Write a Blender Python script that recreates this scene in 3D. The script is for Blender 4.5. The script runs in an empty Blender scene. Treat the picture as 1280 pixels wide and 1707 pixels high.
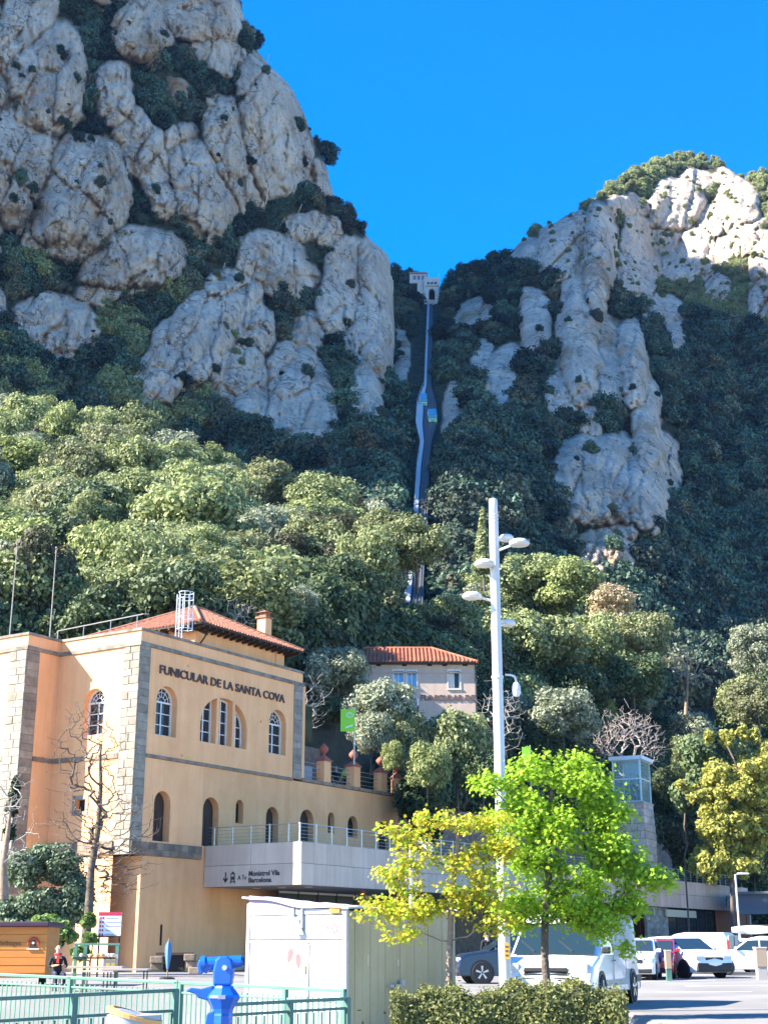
import bpy, bmesh, math, random
import numpy as np
from mathutils import Vector, Matrix, noise as mnoise
random.seed(7); RNG = np.random.default_rng(7)
rad = math.radians
scene = bpy.context.scene

# ------------------------------------------------------------------ camera, sky, sun, exposure
FPX, TH, EYE = 2300.0, rad(17.5), 1.2
cam_d = bpy.data.cameras.new('camera'); cam = bpy.data.objects.new('camera', cam_d)
scene.collection.objects.link(cam); scene.camera = cam
cam_d.sensor_fit = 'HORIZONTAL'; cam_d.sensor_width = 36; cam_d.lens = FPX / 1280 * 36
cam_d.clip_start = 0.1; cam_d.clip_end = 6000
cam.location = (0, 0, EYE); cam.rotation_euler = (rad(90) + TH, 0, 0)

SUN_EL = rad(35); SUN_AZ = (-0.976, -0.216)            # horizontal direction towards the sun
world = bpy.data.worlds.new('World'); scene.world = world; world.use_nodes = True
wn = world.node_tree; wn.nodes.clear()
sky = wn.nodes.new('ShaderNodeTexSky'); sky.sky_type = 'NISHITA'; sky.sun_disc = False
sky.sun_elevation = SUN_EL; sky.sun_rotation = math.atan2(SUN_AZ[0], SUN_AZ[1])
sky.altitude = 700; sky.air_density = 1.0; sky.dust_density = 0.2; sky.ozone_density = 3.0
hs = wn.nodes.new('ShaderNodeHueSaturation'); hs.inputs['Saturation'].default_value = 1.45; hs.inputs['Value'].default_value = 0.70; hs.inputs['Hue'].default_value = 0.508
bg = wn.nodes.new('ShaderNodeBackground'); bg.inputs['Strength'].default_value = 0.15
wo = wn.nodes.new('ShaderNodeOutputWorld')
wn.links.new(sky.outputs[0], hs.inputs['Color']); wn.links.new(hs.outputs[0], bg.inputs[0]); wn.links.new(bg.outputs[0], wo.inputs[0])
sd = bpy.data.lights.new('sun', 'SUN'); sd.energy = 4.8; sd.angle = rad(0.5); sd.color = (1.0, 0.93, 0.82)
sun = bpy.data.objects.new('sun', sd); scene.collection.objects.link(sun)
sv = Vector((SUN_AZ[0] * math.cos(SUN_EL), SUN_AZ[1] * math.cos(SUN_EL), math.sin(SUN_EL)))
sun.rotation_euler = sv.to_track_quat('Z', 'Y').to_euler(); sun.location = (-60, 0, 60)
vs = scene.view_settings; vs.view_transform = 'Standard'; vs.look = 'None'; vs.gamma = 1; vs.use_curve_mapping = False
vs.exposure = 2.2
scene.cycles.max_bounces = 6; scene.cycles.diffuse_bounces = 4; scene.cycles.transparent_max_bounces = 4

# ------------------------------------------------------------------ pixel <-> world helpers
def ray(px, py):
    u = (px - 640) / FPX; v = (853.5 - py) / FPX
    return Vector((u, math.cos(TH) - v * math.sin(TH), math.sin(TH) + v * math.cos(TH)))
EYEP = Vector((0, 0, EYE))
def at(px, py, Y):
    r = ray(px, py); return EYEP + r * (Y / r.y)
def at_np(PX, PY, Y):
    u = (PX - 640) / FPX; v = (853.5 - PY) / FPX
    ry = math.cos(TH) - v * math.sin(TH); rz = math.sin(TH) + v * math.cos(TH)
    return np.stack([u * Y / ry, Y + 0 * u, EYE + rz * Y / ry], -1)
def ppm(Y, Z=1.2):                                      # photo pixels per metre at a depth
    return FPX / (Y * math.cos(TH) + (Z - EYE) * math.sin(TH))

# ------------------------------------------------------------------ object helpers
def link(o): scene.collection.objects.link(o); return o
def thing(name, label, cat, loc=(0, 0, 0), rotz=0, group=None):
    o = bpy.data.objects.new(name, None); o.empty_display_size = 0.3
    link(o); o.location = loc; o.rotation_euler = (0, 0, rotz)
    o['label'] = label; o['category'] = cat
    if group: o['group'] = group
    return o
def tag(o, label=None, cat=None, group=None, kind=None):
    if label: o['label'] = label
    if cat: o['category'] = cat
    if group: o['group'] = group
    if kind: o['kind'] = kind
    return o
def local_mat(p):
    m = Matrix.Identity(4)
    while p is not None:
        l = Matrix.LocRotScale(p.location, p.rotation_euler, p.scale) if p.type else None
        m = l @ m; p = p.parent
    return m
def copy_thing(root, loc, rotz=None, label=None, scale=None, group=None):
    r = root.copy(); link(r); r.location = loc
    if rotz is not None: r.rotation_euler = (0, 0, rotz)
    if scale: r.scale = scale if hasattr(scale, '__len__') else (scale,) * 3
    if label: r['label'] = label
    if group: r['group'] = group
    for ch in root.children:
        c = ch.copy(); link(c); c.parent = r
        for g in ch.children:
            d = g.copy(); link(d); d.parent = c
    return r

class MB:
    def __init__(s): s.v = []; s.f = []; s.mi = []
    def add(s, vs, fs, mi=0):
        b = len(s.v); s.v += [tuple(p) for p in vs]; s.f += [tuple(i + b for i in f) for f in fs]; s.mi += [mi] * len(fs)
    def box(s, c, size, rz=0, mi=0):
        hx, hy, hz = size[0] / 2, size[1] / 2, size[2] / 2; cs, sn = math.cos(rz), math.sin(rz)
        vs = []
        for z in (-hz, hz):
            for x, y in ((-hx, -hy), (hx, -hy), (hx, hy), (-hx, hy)):
                vs.append((c[0] + x * cs - y * sn, c[1] + x * sn + y * cs, c[2] + z))
        s.add(vs, [(3, 2, 1, 0), (4, 5, 6, 7), (0, 1, 5, 4), (1, 2, 6, 5), (2, 3, 7, 6), (3, 0, 4, 7)], mi); return s
    def mbox(s, M, u0, u1, z0, z1, d0, d1, mi=0):       # a box in wall coordinates
        vs = [M(u, z, d) for d in (d0, d1) for u, z in ((u0, z0), (u1, z0), (u1, z1), (u0, z1))]
        s.add(vs, [(3, 2, 1, 0), (4, 5, 6, 7), (0, 1, 5, 4), (1, 2, 6, 5), (2, 3, 7, 6), (3, 0, 4, 7)], mi); return s
    def hexa(s, vs, mi=0):
        s.add(vs, [(3, 2, 1, 0), (4, 5, 6, 7), (0, 1, 5, 4), (1, 2, 6, 5), (2, 3, 7, 6), (3, 0, 4, 7)], mi); return s
    def cyl(s, p0, p1, r0, r1=None, n=8, caps=True, mi=0):
        r1 = r0 if r1 is None else r1; p0 = Vector(p0); p1 = Vector(p1); d = (p1 - p0)
        if d.length < 1e-6: return s
        d.normalize(); a = d.orthogonal().normalized(); b = d.cross(a)
        vs = []
        for p, r in ((p0, r0), (p1, r1)):
            for k in range(n):
                t = 2 * math.pi * k / n; vs.append(p + a * (r * math.cos(t)) + b * (r * math.sin(t)))
        fs = [(k, (k + 1) % n, n + (k + 1) % n, n + k) for k in range(n)]
        if caps: fs += [tuple(range(n - 1, -1, -1)), tuple(range(n, 2 * n))]
        s.add(vs, fs, mi); return s
    def tube(s, pts, r, n=6, mi=0):
        for a, b in zip(pts[:-1], pts[1:]): s.cyl(a, b, r, r, n, True, mi)
        return s
    def lathe(s, prof, c=(0, 0, 0), n=16, axis='z', mi=0):   # prof = [(r, h)...]
        vs = []
        for r, h in prof:
            for k in range(n):
                t = 2 * math.pi * k / n; x, y = r * math.cos(t), r * math.sin(t)
                p = (x, y, h) if axis == 'z' else ((h, x, y) if axis == 'x' else (x, h, y))
                vs.append((c[0] + p[0], c[1] + p[1], c[2] + p[2]))
        fs = []
        for i in range(len(prof) - 1):
            for k in range(n):
                fs.append((i * n + k, i * n + (k + 1) % n, (i + 1) * n + (k + 1) % n, (i + 1) * n + k))
        fs += [tuple(range(n - 1, -1, -1)), tuple(range((len(prof) - 1) * n, len(prof) * n))]
        s.add(vs, fs, mi); return s
    def prism(s, poly, ext, mi=0):                      # poly: 3D points, ext: vector
        n = len(poly); e = Vector(ext); vs = [Vector(p) for p in poly] + [Vector(p) + e for p in poly]
        fs = [tuple(range(n - 1, -1, -1)), tuple(range(n, 2 * n))] + [(k, (k + 1) % n, n + (k + 1) % n, n + k) for k in range(n)]
        s.add(vs, fs, mi); return s
    def quad(s, a, b, c, d, mi=0): s.add([a, b, c, d], [(0, 1, 2, 3)], mi); return s
    def build(s, name, mat, parent=None, smooth=False, world=False, bevel=0):
        me = bpy.data.meshes.new(name)
        vs = s.v
        if world and parent is not None:
            inv = local_mat(parent).inverted(); vs = [tuple(inv @ Vector(p)) for p in vs]
        me.from_pydata(vs, [], s.f)
        for m in (mat if isinstance(mat, (list, tuple)) else [mat]): me.materials.append(m)
        if any(s.mi): me.polygons.foreach_set('material_index', s.mi)
        bm = bmesh.new(); bm.from_mesh(me); bmesh.ops.recalc_face_normals(bm, faces=bm.faces); bm.to_mesh(me); bm.free()
        if smooth:
            me.polygons.foreach_set('use_smooth', [True] * len(me.polygons))
            try: me.set_sharp_from_angle(angle=rad(40))
            except Exception: pass
        o = bpy.data.objects.new(name, me); link(o)
        if parent is not None: o.parent = parent
        if bevel:
            b = o.modifiers.new('bevel', 'BEVEL'); b.width = bevel; b.segments = 2; b.limit_method = 'ANGLE'; b.angle_limit = rad(35)
        return o

def np_mesh(name, V, Fq, mat, parent=None, smooth=False, quads=4):
    me = bpy.data.meshes.new(name); V = np.asarray(V, np.float32); Fq = np.asarray(Fq, np.int32)
    me.vertices.add(len(V)); me.vertices.foreach_set('co', V.ravel())
    n, k = Fq.shape; me.loops.add(n * k); me.loops.foreach_set('vertex_index', Fq.ravel())
    me.polygons.add(n); me.polygons.foreach_set('loop_start', np.arange(0, n * k, k, dtype=np.int32))
    me.update(calc_edges=True)
    if smooth: me.polygons.foreach_set('use_smooth', np.ones(n, bool))
    if mat: me.materials.append(mat)
    o = bpy.data.objects.new(name, me); link(o)
    if parent is not None: o.parent = parent
    return o

# ------------------------------------------------------------------ materials
MC = {}
def NT(name):
    m = bpy.data.materials.new(name); m.use_nodes = True; nt = m.node_tree; nt.nodes.clear()
    out = nt.nodes.new('ShaderNodeOutputMaterial'); return m, nt, out
def mat(name, col, rough=0.8, col2=None, scale=3.0, metal=0.0, bump=0.0, bscale=40.0, spec=0.4, emit=None, alpha=None, trans=0.0, stretch=None, detail=6, lo=0.35, hi=0.65, orand=0.0, coat=0.0):
    if name in MC: return MC[name]
    m, nt, out = NT(name); N = nt.nodes.new; Lk = nt.links.new
    p = N('ShaderNodeBsdfPrincipled'); Lk(p.outputs[0], out.inputs[0])
    p.inputs['Roughness'].default_value = rough; p.inputs['Metallic'].default_value = metal
    p.inputs['Specular IOR Level'].default_value = spec
    if coat: p.inputs['Coat Weight'].default_value = coat; p.inputs['Coat Roughness'].default_value = 0.08
    if trans: p.inputs['Transmission Weight'].default_value = trans
    if alpha is not None: p.inputs['Alpha'].default_value = alpha
    tc = N('ShaderNodeTexCoord'); src = tc.outputs['Object']
    if stretch:
        mp = N('ShaderNodeMapping'); mp.inputs['Scale'].default_value = stretch; Lk(src, mp.inputs[0]); src = mp.outputs[0]
    colout = None; dirty = name in ('salmon_stucco', 'ochre_stucco', 'pale_concrete', 'pinkish_stone_panel', 'cream_pink_stucco', 'kiosk_white_panel', 'khaki_panel', 'white_lamp_metal', 'mint_green_paint', 'telescope_blue')
    if col2:
        nz = N('ShaderNodeTexNoise'); nz.inputs['Scale'].default_value = scale; nz.inputs['Detail'].default_value = detail; nz.inputs['Roughness'].default_value = 0.65
        Lk(src, nz.inputs['Vector'])
        mr = N('ShaderNodeMapRange'); mr.inputs[1].default_value = lo; mr.inputs[2].default_value = hi; Lk(nz.outputs[0], mr.inputs[0])
        mx = N('ShaderNodeMix'); mx.data_type = 'RGBA'; mx.inputs[6].default_value = (*col, 1); mx.inputs[7].default_value = (*col2, 1)
        Lk(mr.outputs[0], mx.inputs[0]); colout = mx.outputs[2]
    if dirty and colout is not None:                     # rain streaks and blotches
        st_ = .17 if name not in ('kiosk_white_panel', 'white_lamp_metal', 'telescope_blue') else .2
        for scl, sc3, lo_, hi_, am in ((1.3, (1.6, 1.6, .12), .42, .60, st_), (.55, (1, 1, 1), .40, .62, st_ * .7), (9.0, (1, 1, 1), .30, .46, st_ * .8)):
            mp2 = N('ShaderNodeMapping'); mp2.inputs['Scale'].default_value = sc3; Lk(tc.outputs['Object'], mp2.inputs[0]); n2 = N('ShaderNodeTexNoise'); n2.inputs['Scale'].default_value = scl; n2.inputs['Detail'].default_value = 9; n2.inputs['Roughness'].default_value = .7; Lk(mp2.outputs[0], n2.inputs[0])
            r2 = N('ShaderNodeMapRange'); r2.inputs[1].default_value = lo_; r2.inputs[2].default_value = hi_; r2.inputs[3].default_value = am; r2.inputs[4].default_value = 0; Lk(n2.outputs[0], r2.inputs[0])
            x2 = N('ShaderNodeMix'); x2.data_type = 'RGBA'; x2.blend_type = 'MULTIPLY'; Lk(r2.outputs[0], x2.inputs[0]); Lk(colout, x2.inputs[6]); x2.inputs[7].default_value = (.50, .44, .40, 1); colout = x2.outputs[2]
    if orand:
        oi = N('ShaderNodeObjectInfo'); hv = N('ShaderNodeHueSaturation')
        mr2 = N('ShaderNodeMapRange'); mr2.inputs[3].default_value = 1 - orand; mr2.inputs[4].default_value = 1 + orand
        Lk(oi.outputs['Random'], mr2.inputs[0]); Lk(mr2.outputs[0], hv.inputs['Value'])
        if colout is None: hv.inputs['Color'].default_value = (*col, 1)
        else: Lk(colout, hv.inputs['Color'])
        colout = hv.outputs[0]
    if colout is None: p.inputs['Base Color'].default_value = (*col, 1)
    else: Lk(colout, p.inputs['Base Color'])
    if bump:
        nb = N('ShaderNodeTexNoise'); nb.inputs['Scale'].default_value = bscale; nb.inputs['Detail'].default_value = 5
        Lk(src, nb.inputs['Vector']); bp = N('ShaderNodeBump'); bp.inputs['Strength'].default_value = bump; bp.inputs['Distance'].default_value = 0.05
        Lk(nb.outputs[0], bp.inputs['Height']); Lk(bp.outputs[0], p.inputs['Normal'])
    if emit: p.inputs['Emission Color'].default_value = (*emit[0], 1); p.inputs['Emission Strength'].default_value = emit[1]
    MC[name] = m; return m

def leafmat(name, a, b, trans=0.3, ovar=0.25, c=None):
    if name in MC: return MC[name]
    m, nt, out = NT(name); N = nt.nodes.new; Lk = nt.links.new
    g = N('ShaderNodeNewGeometry'); oi = N('ShaderNodeObjectInfo')
    mx = N('ShaderNodeMix'); mx.data_type = 'RGBA'; mx.inputs[6].default_value = (*a, 1); mx.inputs[7].default_value = (*b, 1)
    Lk(g.outputs['Random Per Island'], mx.inputs[0]); colo = mx.outputs[2]
    if c:                                                # a few instances of another tint
        mc = N('ShaderNodeMix'); mc.data_type = 'RGBA'; mr = N('ShaderNodeMapRange'); mr.inputs[1].default_value = 0.7; mr.inputs[2].default_value = 1.0
        Lk(oi.outputs['Random'], mr.inputs[0]); Lk(mr.outputs[0], mc.inputs[0]); Lk(colo, mc.inputs[6]); mc.inputs[7].default_value = (*c, 1); colo = mc.outputs[2]
    hv = N('ShaderNodeHueSaturation'); wn_ = N('ShaderNodeTexWhiteNoise'); wn_.noise_dimensions = '1D'; Lk(oi.outputs['Random'], wn_.inputs['W'])
    mr2 = N('ShaderNodeMapRange'); mr2.inputs[3].default_value = 1 - ovar; mr2.inputs[4].default_value = 1 + ovar
    Lk(wn_.outputs[0], mr2.inputs[0]); Lk(mr2.outputs[0], hv.inputs['Value']); Lk(colo, hv.inputs['Color'])
    d = N('ShaderNodeBsdfPrincipled'); d.inputs['Roughness'].default_value = 0.65; d.inputs['Specular IOR Level'].default_value = 0.35
    Lk(hv.outputs[0], d.inputs['Base Color'])
    t = N('ShaderNodeBsdfTranslucent'); Lk(hv.outputs[0], t.inputs[0])
    ms = N('ShaderNodeMixShader'); ms.inputs[0].default_value = trans
    Lk(d.outputs[0], ms.inputs[1]); Lk(t.outputs[0], ms.inputs[2]); Lk(ms.outputs[0], out.inputs[0])
    MC[name] = m; return m

def rock_material():
    m, nt, out = NT('conglomerate_rock'); N = nt.nodes.new; Lk = nt.links.new
    p = N('ShaderNodeBsdfPrincipled'); p.inputs['Roughness'].default_value = 0.95; p.inputs['Specular IOR Level'].default_value = 0.2
    Lk(p.outputs[0], out.inputs[0]); tc = N('ShaderNodeTexCoord')
    def noise(scale, detail=6, st=None, rough=0.6):
        n = N('ShaderNodeTexNoise'); n.inputs['Scale'].default_value = scale; n.inputs['Detail'].default_value = detail; n.inputs['Roughness'].default_value = rough
        if st:
            mp = N('ShaderNodeMapping'); mp.inputs['Scale'].default_value = st; Lk(tc.outputs['Object'], mp.inputs[0]); Lk(mp.outputs[0], n.inputs[0])
        else: Lk(tc.outputs['Object'], n.inputs[0])
        return n.outputs[0]
    def ramp(src, stops):
        r = N('ShaderNodeValToRGB'); e = r.color_ramp.elements
        while len(e) < len(stops): e.new(0.5)
        for i, (pos, c) in enumerate(stops): e[i].position = pos; e[i].color = (*c, 1)
        Lk(src, r.inputs[0]); return r.outputs[0]
    def mix(f, a, b, mode='MIX'):
        x = N('ShaderNodeMix'); x.data_type = 'RGBA'; x.blend_type = mode
        if hasattr(f, 'type'): Lk(f, x.inputs[0])
        else: x.inputs[0].default_value = f
        for s, i in ((a, 6), (b, 7)):
            if hasattr(s, 'type'): Lk(s, x.inputs[i])
            else: x.inputs[i].default_value = (*s, 1)
        return x.outputs[2]
    base = ramp(noise(0.05, 8, (1, 1, .5)), [(0.3, (.60, .48, .37)), (0.5, (.77, .64, .51)), (0.7, (.85, .73, .60))])
    stain = ramp(noise(0.03, 6, (1, 1, .6)), [(0.56, (0, 0, 0)), (0.66, (1, 1, 1))])
    base = mix(stain, base, (.50, .31, .16))
    strk = ramp(noise(0.45, 8, (1.2, 1.2, .07), .75), [(0.34, (.55, .53, .52)), (0.50, (1, 1, 1))])
    base = mix(0.8, base, strk, 'MULTIPLY')
    big = ramp(noise(0.09, 5, (1, 1, .7), .6), [(0.35, (.80, .78, .77)), (0.6, (1.06, 1.04, 1.0))])
    base = mix(0.9, base, big, 'MULTIPLY')
    def cracks(scale, st, lo, hi, dark):
        dn = N('ShaderNodeTexNoise'); dn.inputs['Scale'].default_value = scale * 1.6; dn.inputs['Detail'].default_value = 5; Lk(tc.outputs['Object'], dn.inputs[0])
        mp = N('ShaderNodeMapping'); mp.inputs['Scale'].default_value = st; Lk(tc.outputs['Object'], mp.inputs[0])
        ad = N('ShaderNodeMix'); ad.data_type = 'VECTOR'; ad.inputs[0].default_value = .985; sc2 = N('ShaderNodeVectorMath'); sc2.operation = 'MULTIPLY_ADD'; sc2.inputs[1].default_value = (1.6 / scale * .9,) * 3
        Lk(dn.outputs['Color'], sc2.inputs[0]); Lk(mp.outputs[0], sc2.inputs[2])
        v = N('ShaderNodeTexVoronoi'); v.feature = 'DISTANCE_TO_EDGE'; v.inputs['Scale'].default_value = scale; Lk(sc2.outputs[0], v.inputs['Vector'])
        return v.outputs['Distance'], ramp(v.outputs['Distance'], [(lo, (dark, dark * .96, dark * .92)), (hi, (1, 1, 1))])
    cd1, ck1 = cracks(.05, (1, 1, .36), .003, .018, .25); cd2, ck2 = cracks(.16, (1, 1, .5), .004, .03, .6)
    base = mix(.85, base, ck1, 'MULTIPLY'); base = mix(.7, base, ck2, 'MULTIPLY')
    pits = ramp(noise(0.9, 8, (1, 1, 1.6), .8), [(0.34, (.25, .24, .22)), (0.42, (1, 1, 1))])
    base = mix(0.85, base, pits, 'MULTIPLY')
    veg = ramp(noise(0.22, 9, None, .78), [(0.60, (0, 0, 0)), (0.65, (1, 1, 1))])
    base = mix(veg, base, (.07, .085, .045))
    at_ = N('ShaderNodeAttribute'); at_.attribute_name = 'rock'
    soil = ramp(noise(0.5, 6), [(0.4, (.035, .045, .022)), (0.6, (.085, .085, .045))])
    col = mix(at_.outputs['Fac'], soil, base); Lk(col, p.inputs['Base Color'])
    b1 = N('ShaderNodeBump'); b1.inputs['Strength'].default_value = 1.0; b1.inputs['Distance'].default_value = 3.0; Lk(noise(0.22, 10, (1, 1, .55), .68), b1.inputs['Height'])
    b2 = N('ShaderNodeBump'); b2.inputs['Strength'].default_value = 0.9; b2.inputs['Distance'].default_value = 0.9; Lk(noise(1.3, 8, None, .7), b2.inputs['Height']); Lk(b1.outputs[0], b2.inputs['Normal'])
    Lk(b2.outputs[0], p.inputs['Normal']); return m
ROCK = rock_material()

SALMON = mat('salmon_stucco', (.95, .50, .235), .9, (.88, .44, .195), .45, bump=.15, bscale=30)
OCHRE = mat('ochre_stucco', (.86, .455, .21), .9, (.78, .395, .17), .5, bump=.15, bscale=30)
STONE = mat('pilaster_stone', (.33, .28, .215), .9, (.21, .175, .135), 2.2, bump=.35, bscale=18, orand=.22)
DSTONE = mat('weathered_stone', (.15, .11, .08), .95, (.27, .20, .14), 1.8, bump=.4, bscale=15, orand=.25)
COPING = mat('stone_coping', (.30, .26, .20), .95, (.13, .11, .09), 1.5, bump=.3, bscale=14)
CONC = mat('pale_concrete', (.60, .48, .38), .85, (.52, .41, .32), .9, bump=.08, orand=.06, stretch=(1, 1, .35))
GRANITE = mat('pinkish_stone_panel', (.74, .50, .38), .8, (.66, .43, .32), .8, bump=.08, orand=.10, stretch=(1, 1, .3))
TILE = mat('terracotta_tile', (.40, .17, .095), .85, (.24, .10, .06), 3.0, bump=.2, orand=.1)
TILE2 = mat('orange_terracotta_tile', (.44, .14, .065), .85, (.27, .085, .045), 1.5, bump=.2)
WHITE = mat('white_paint', (.80, .80, .78), .5, (.72, .72, .70), 2)
WFRAME = mat('white_window_frame', (.72, .70, .66), .6)
GLASS = mat('window_glass', (.03, .033, .036), .08, spec=.35)
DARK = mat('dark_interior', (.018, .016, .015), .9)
BROWN = mat('dark_brown_letters', (.075, .04, .03), .6)
DWOOD = mat('dark_wood', (.05, .032, .022), .8)
IRON = mat('dark_iron', (.05, .05, .052), .5, metal=.6)
STEEL = mat('steel_rail', (.42, .41, .38), .4, metal=.7)
LAMPW = mat('white_lamp_metal', (.72, .73, .72), .45, (.62, .63, .62), 1.2, stretch=(1, 1, .2))
GREENF = mat('mint_green_paint', (.11, .25, .17), .5, (.08, .20, .14), 4, bump=.05)
GREEND = mat('dark_green_paint', (.055, .13, .10), .5, (.09, .18, .14), 4)
BLUE = mat('telescope_blue', (.008, .10, .46), .35, (.01, .13, .54), 3, coat=.25)
ASPH = None
BARK = mat('grey_brown_bark', (.16, .125, .095), .95, (.075, .058, .045), 6, bump=.5, bscale=25)
BARKP = mat('pale_twig_bark', (.36, .33, .29), .95, (.24, .21, .18), 5)
BARKT = mat('tan_trunk_bark', (.34, .24, .17), .95, (.20, .14, .10), 5, bump=.4, bscale=20)

# ------------------------------------------------------------------ terrain
def _hash(ix, iy, s):
    h = np.sin(ix * 127.1 + iy * 311.7 + s * 74.7) * 43758.5453
    return h - np.floor(h)
def vnoise(x, y, s=0):
    x0 = np.floor(x); y0 = np.floor(y); fx = x - x0; fy = y - y0
    fx = fx * fx * (3 - 2 * fx); fy = fy * fy * (3 - 2 * fy)
    a = _hash(x0, y0, s); b = _hash(x0 + 1, y0, s); c = _hash(x0, y0 + 1, s); d = _hash(x0 + 1, y0 + 1, s)
    return (a + (b - a) * fx) * (1 - fy) + (c + (d - c) * fx) * fy
def fbm(x, y, s=0, o=5, g=0.5):
    t = 0; a = 1; n = 0
    for k in range(o): t = t + a * (vnoise(x * 2 ** k, y * 2 ** k, s + k) * 2 - 1); n += a; a *= g
    return t / n
def worley(x, y, seed):
    x0 = np.floor(x); y0 = np.floor(y); best = np.full(x.shape, 9.0); sec = np.full(x.shape, 9.0); rid = np.zeros(x.shape); dx = np.zeros(x.shape); dy = np.zeros(x.shape)
    for i in (-1, 0, 1):
        for j in (-1, 0, 1):
            cx = x0 + i; cy = y0 + j; px = cx + _hash(cx, cy, seed); py = cy + _hash(cx, cy, seed + 5.3)
            ex = x - px; ey = y - py; d = np.sqrt(ex * ex + ey * ey); n = d < best
            sec = np.where(n, best, np.minimum(sec, d)); rid = np.where(n, _hash(cx, cy, seed + 9.1), rid); dx = np.where(n, ex, dx); dy = np.where(n, ey, dy); best = np.where(n, d, best)
    return best, sec, rid, dx, dy
def facets(X, Y, seed):
    wx = X + 9 * fbm(X / 40, Y / 40, seed, 4); wy = Y + 9 * fbm(X / 40, Y / 40, seed + 2, 4); out = 0
    for sx, sy, a, c, k in ((44, 95, 2.6, 2.2, 9), (17, 36, 1.1, 1.0, 8), (8, 12, .4, .4, 6)):
        f1, f2, r, dx, dy = worley((wx + .22 * wy) / sx, wy / sy, seed + k); t1 = (r * 7.1) % 1 - .5; t2 = (r * 13.7) % 1 - .35
        out = out + a * (r - .5) + a * 1.5 * t1 * dx + a * 1.2 * t2 * dy - c * np.exp(-(f2 - f1) * k)
    return out
class TPS:
    def __init__(s, pts):
        p = np.array(pts, float); s.x = p[:, :2] / 500; n = len(p)
        d = np.linalg.norm(s.x[:, None] - s.x[None], axis=2); K = s.k(d) + np.eye(n) * 0.002
        A = np.zeros((n + 3, n + 3)); A[:n, :n] = K; A[:n, n] = 1; A[:n, n + 1:] = s.x; A[n, :n] = 1; A[n + 1:, :n] = s.x.T
        s.w = np.linalg.solve(A, np.r_[p[:, 2], 0, 0, 0])
    @staticmethod
    def k(d): return d * d * np.log(d + 1e-9)
    def __call__(s, X, Y):
        sh = np.shape(X); q = np.stack([np.ravel(X), np.ravel(Y)], 1) / 500; out = np.empty(len(q))
        for i in range(0, len(q), 40000):
            d = np.linalg.norm(q[i:i + 40000, None] - s.x[None], axis=2)
            out[i:i + 40000] = s.k(d) @ s.w[:-3] + s.w[-3] + q[i:i + 40000] @ s.w[-2:]
        return out.reshape(sh)
# rock bulges: centre x, y, half width, half height, tilt (degrees, + leans top to the right), height of relief in metres
BULGE_A = [(35, 45, 42, 85, 22, 9), (78, 135, 58, 88, 8, 12), (25, 270, 62, 95, 0, 10), (138, 330, 68, 92, 10, 13), (240, 48, 46, 54, 10, 9), (332, 22, 68, 42, 12, 9),
  (190, 158, 26, 48, 0, 8), (355, 88, 36, 28, 28, 6), (222, 235, 30, 52, -10, 7), (262, 285, 28, 72, -12, 9), (318, 300, 26, 62, -8, 7), (385, 255, 36, 92, -14, 11),
  (452, 205, 54, 108, -8, 13), (503, 225, 22, 76, -6, 6), (335, 318, 44, 82, -18, 11), (540, 300, 17, 36, -12, 5), (222, 432, 78, 46, -6, 12), (205, 475, 70, 24, -14, 6),
  (330, 565, 128, 50, -47, 11), (398, 625, 42, 82, -18, 8), (462, 445, 60, 44, 28, 9), (402, 520, 34, 72, -30, 8), (572, 480, 34, 82, 12, 9), (628, 505, 33, 118, 2, 11),
  (612, 648, 30, 70, 0, 8), (498, 665, 50, 82, -4, 10), (92, 545, 62, 48, 12, 6), (60, 372, 26, 55, 0, 5), (292, 150, 20, 22, 0, 4), (510, 378, 34, 22, -10, 5), (548, 385, 22, 22, 0, 4),
  (300, 235, 24, 34, 0, 5), (520, 565, 26, 40, 0, 4), (640, 730, 16, 56, 0, 5), (404, 96, 14, 12, 0, 3), (-60, 120, 60, 130, 0, 10), (-70, 380, 60, 120, 0, 10), (110, 600, 46, 24, -10, 4),
  (150, -60, 80, 60, 0, 10), (300, -70, 70, 50, 0, 10), (20, -90, 70, 70, 0, 10), (2, 512, 12, 34, 0, 5), (420, 335, 20, 24, 0, 3), (590, 560, 20, 50, 0, 5)]
BULGE_B = [(998, 440, 32, 98, 1, 16), (970, 555, 42, 122, 3, 13), (932, 420, 40, 58, 8, 10), (880, 425, 40, 30, 20, 6), (1018, 600, 44, 70, 0, 9), (1058, 610, 27, 84, -2, 15),
  (1082, 720, 30, 130, -9, 11), (1000, 800, 88, 78, 10, 12), (1078, 820, 42, 78, -4, 12), (1118, 775, 18, 62, -12, 6), (1004, 930, 58, 52, -6, 8), (891, 545, 30, 62, -2, 10),
  (842, 640, 32, 64, 8, 7), (930, 655, 34, 58, 10, 7), (792, 528, 34, 34, 20, 5), (1125, 345, 46, 52, 22, 9), (1052, 346, 36, 20, 0, 5), (1135, 420, 56, 46, 10, 7), (1228, 345, 38, 44, 10, 7),
  (1245, 395, 34, 34, 0, 6), (1272, 430, 26, 50, 0, 7), (1062, 430, 34, 76, 0, 8), (1102, 420, 16, 60, 30, 5), (760, 690, 24, 62, 8, 4), (1110, 520, 34, 34, 0, 4), (1195, 480, 22, 26, 0, 4),
  (1310, 480, 40, 90, 0, 7), (985, 690, 24, 40, 0, 5), (1040, 880, 40, 30, 0, 6), (660, 600, 16, 60, 0, 3), (800, 610, 20, 40, 10, 4), (1215, 300, 30, 16, 0, 4), (960, 380, 20, 30, 0, 6), (1262, 505, 20, 34, 0, 4), (1130, 565, 22, 34, 0, 4), (1180, 370, 22, 26, 0, 4), (1205, 420, 20, 26, 0, 4), (1160, 450, 24, 20, 0, 4), (1160, 300, 30, 20, 10, 4)]
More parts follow.
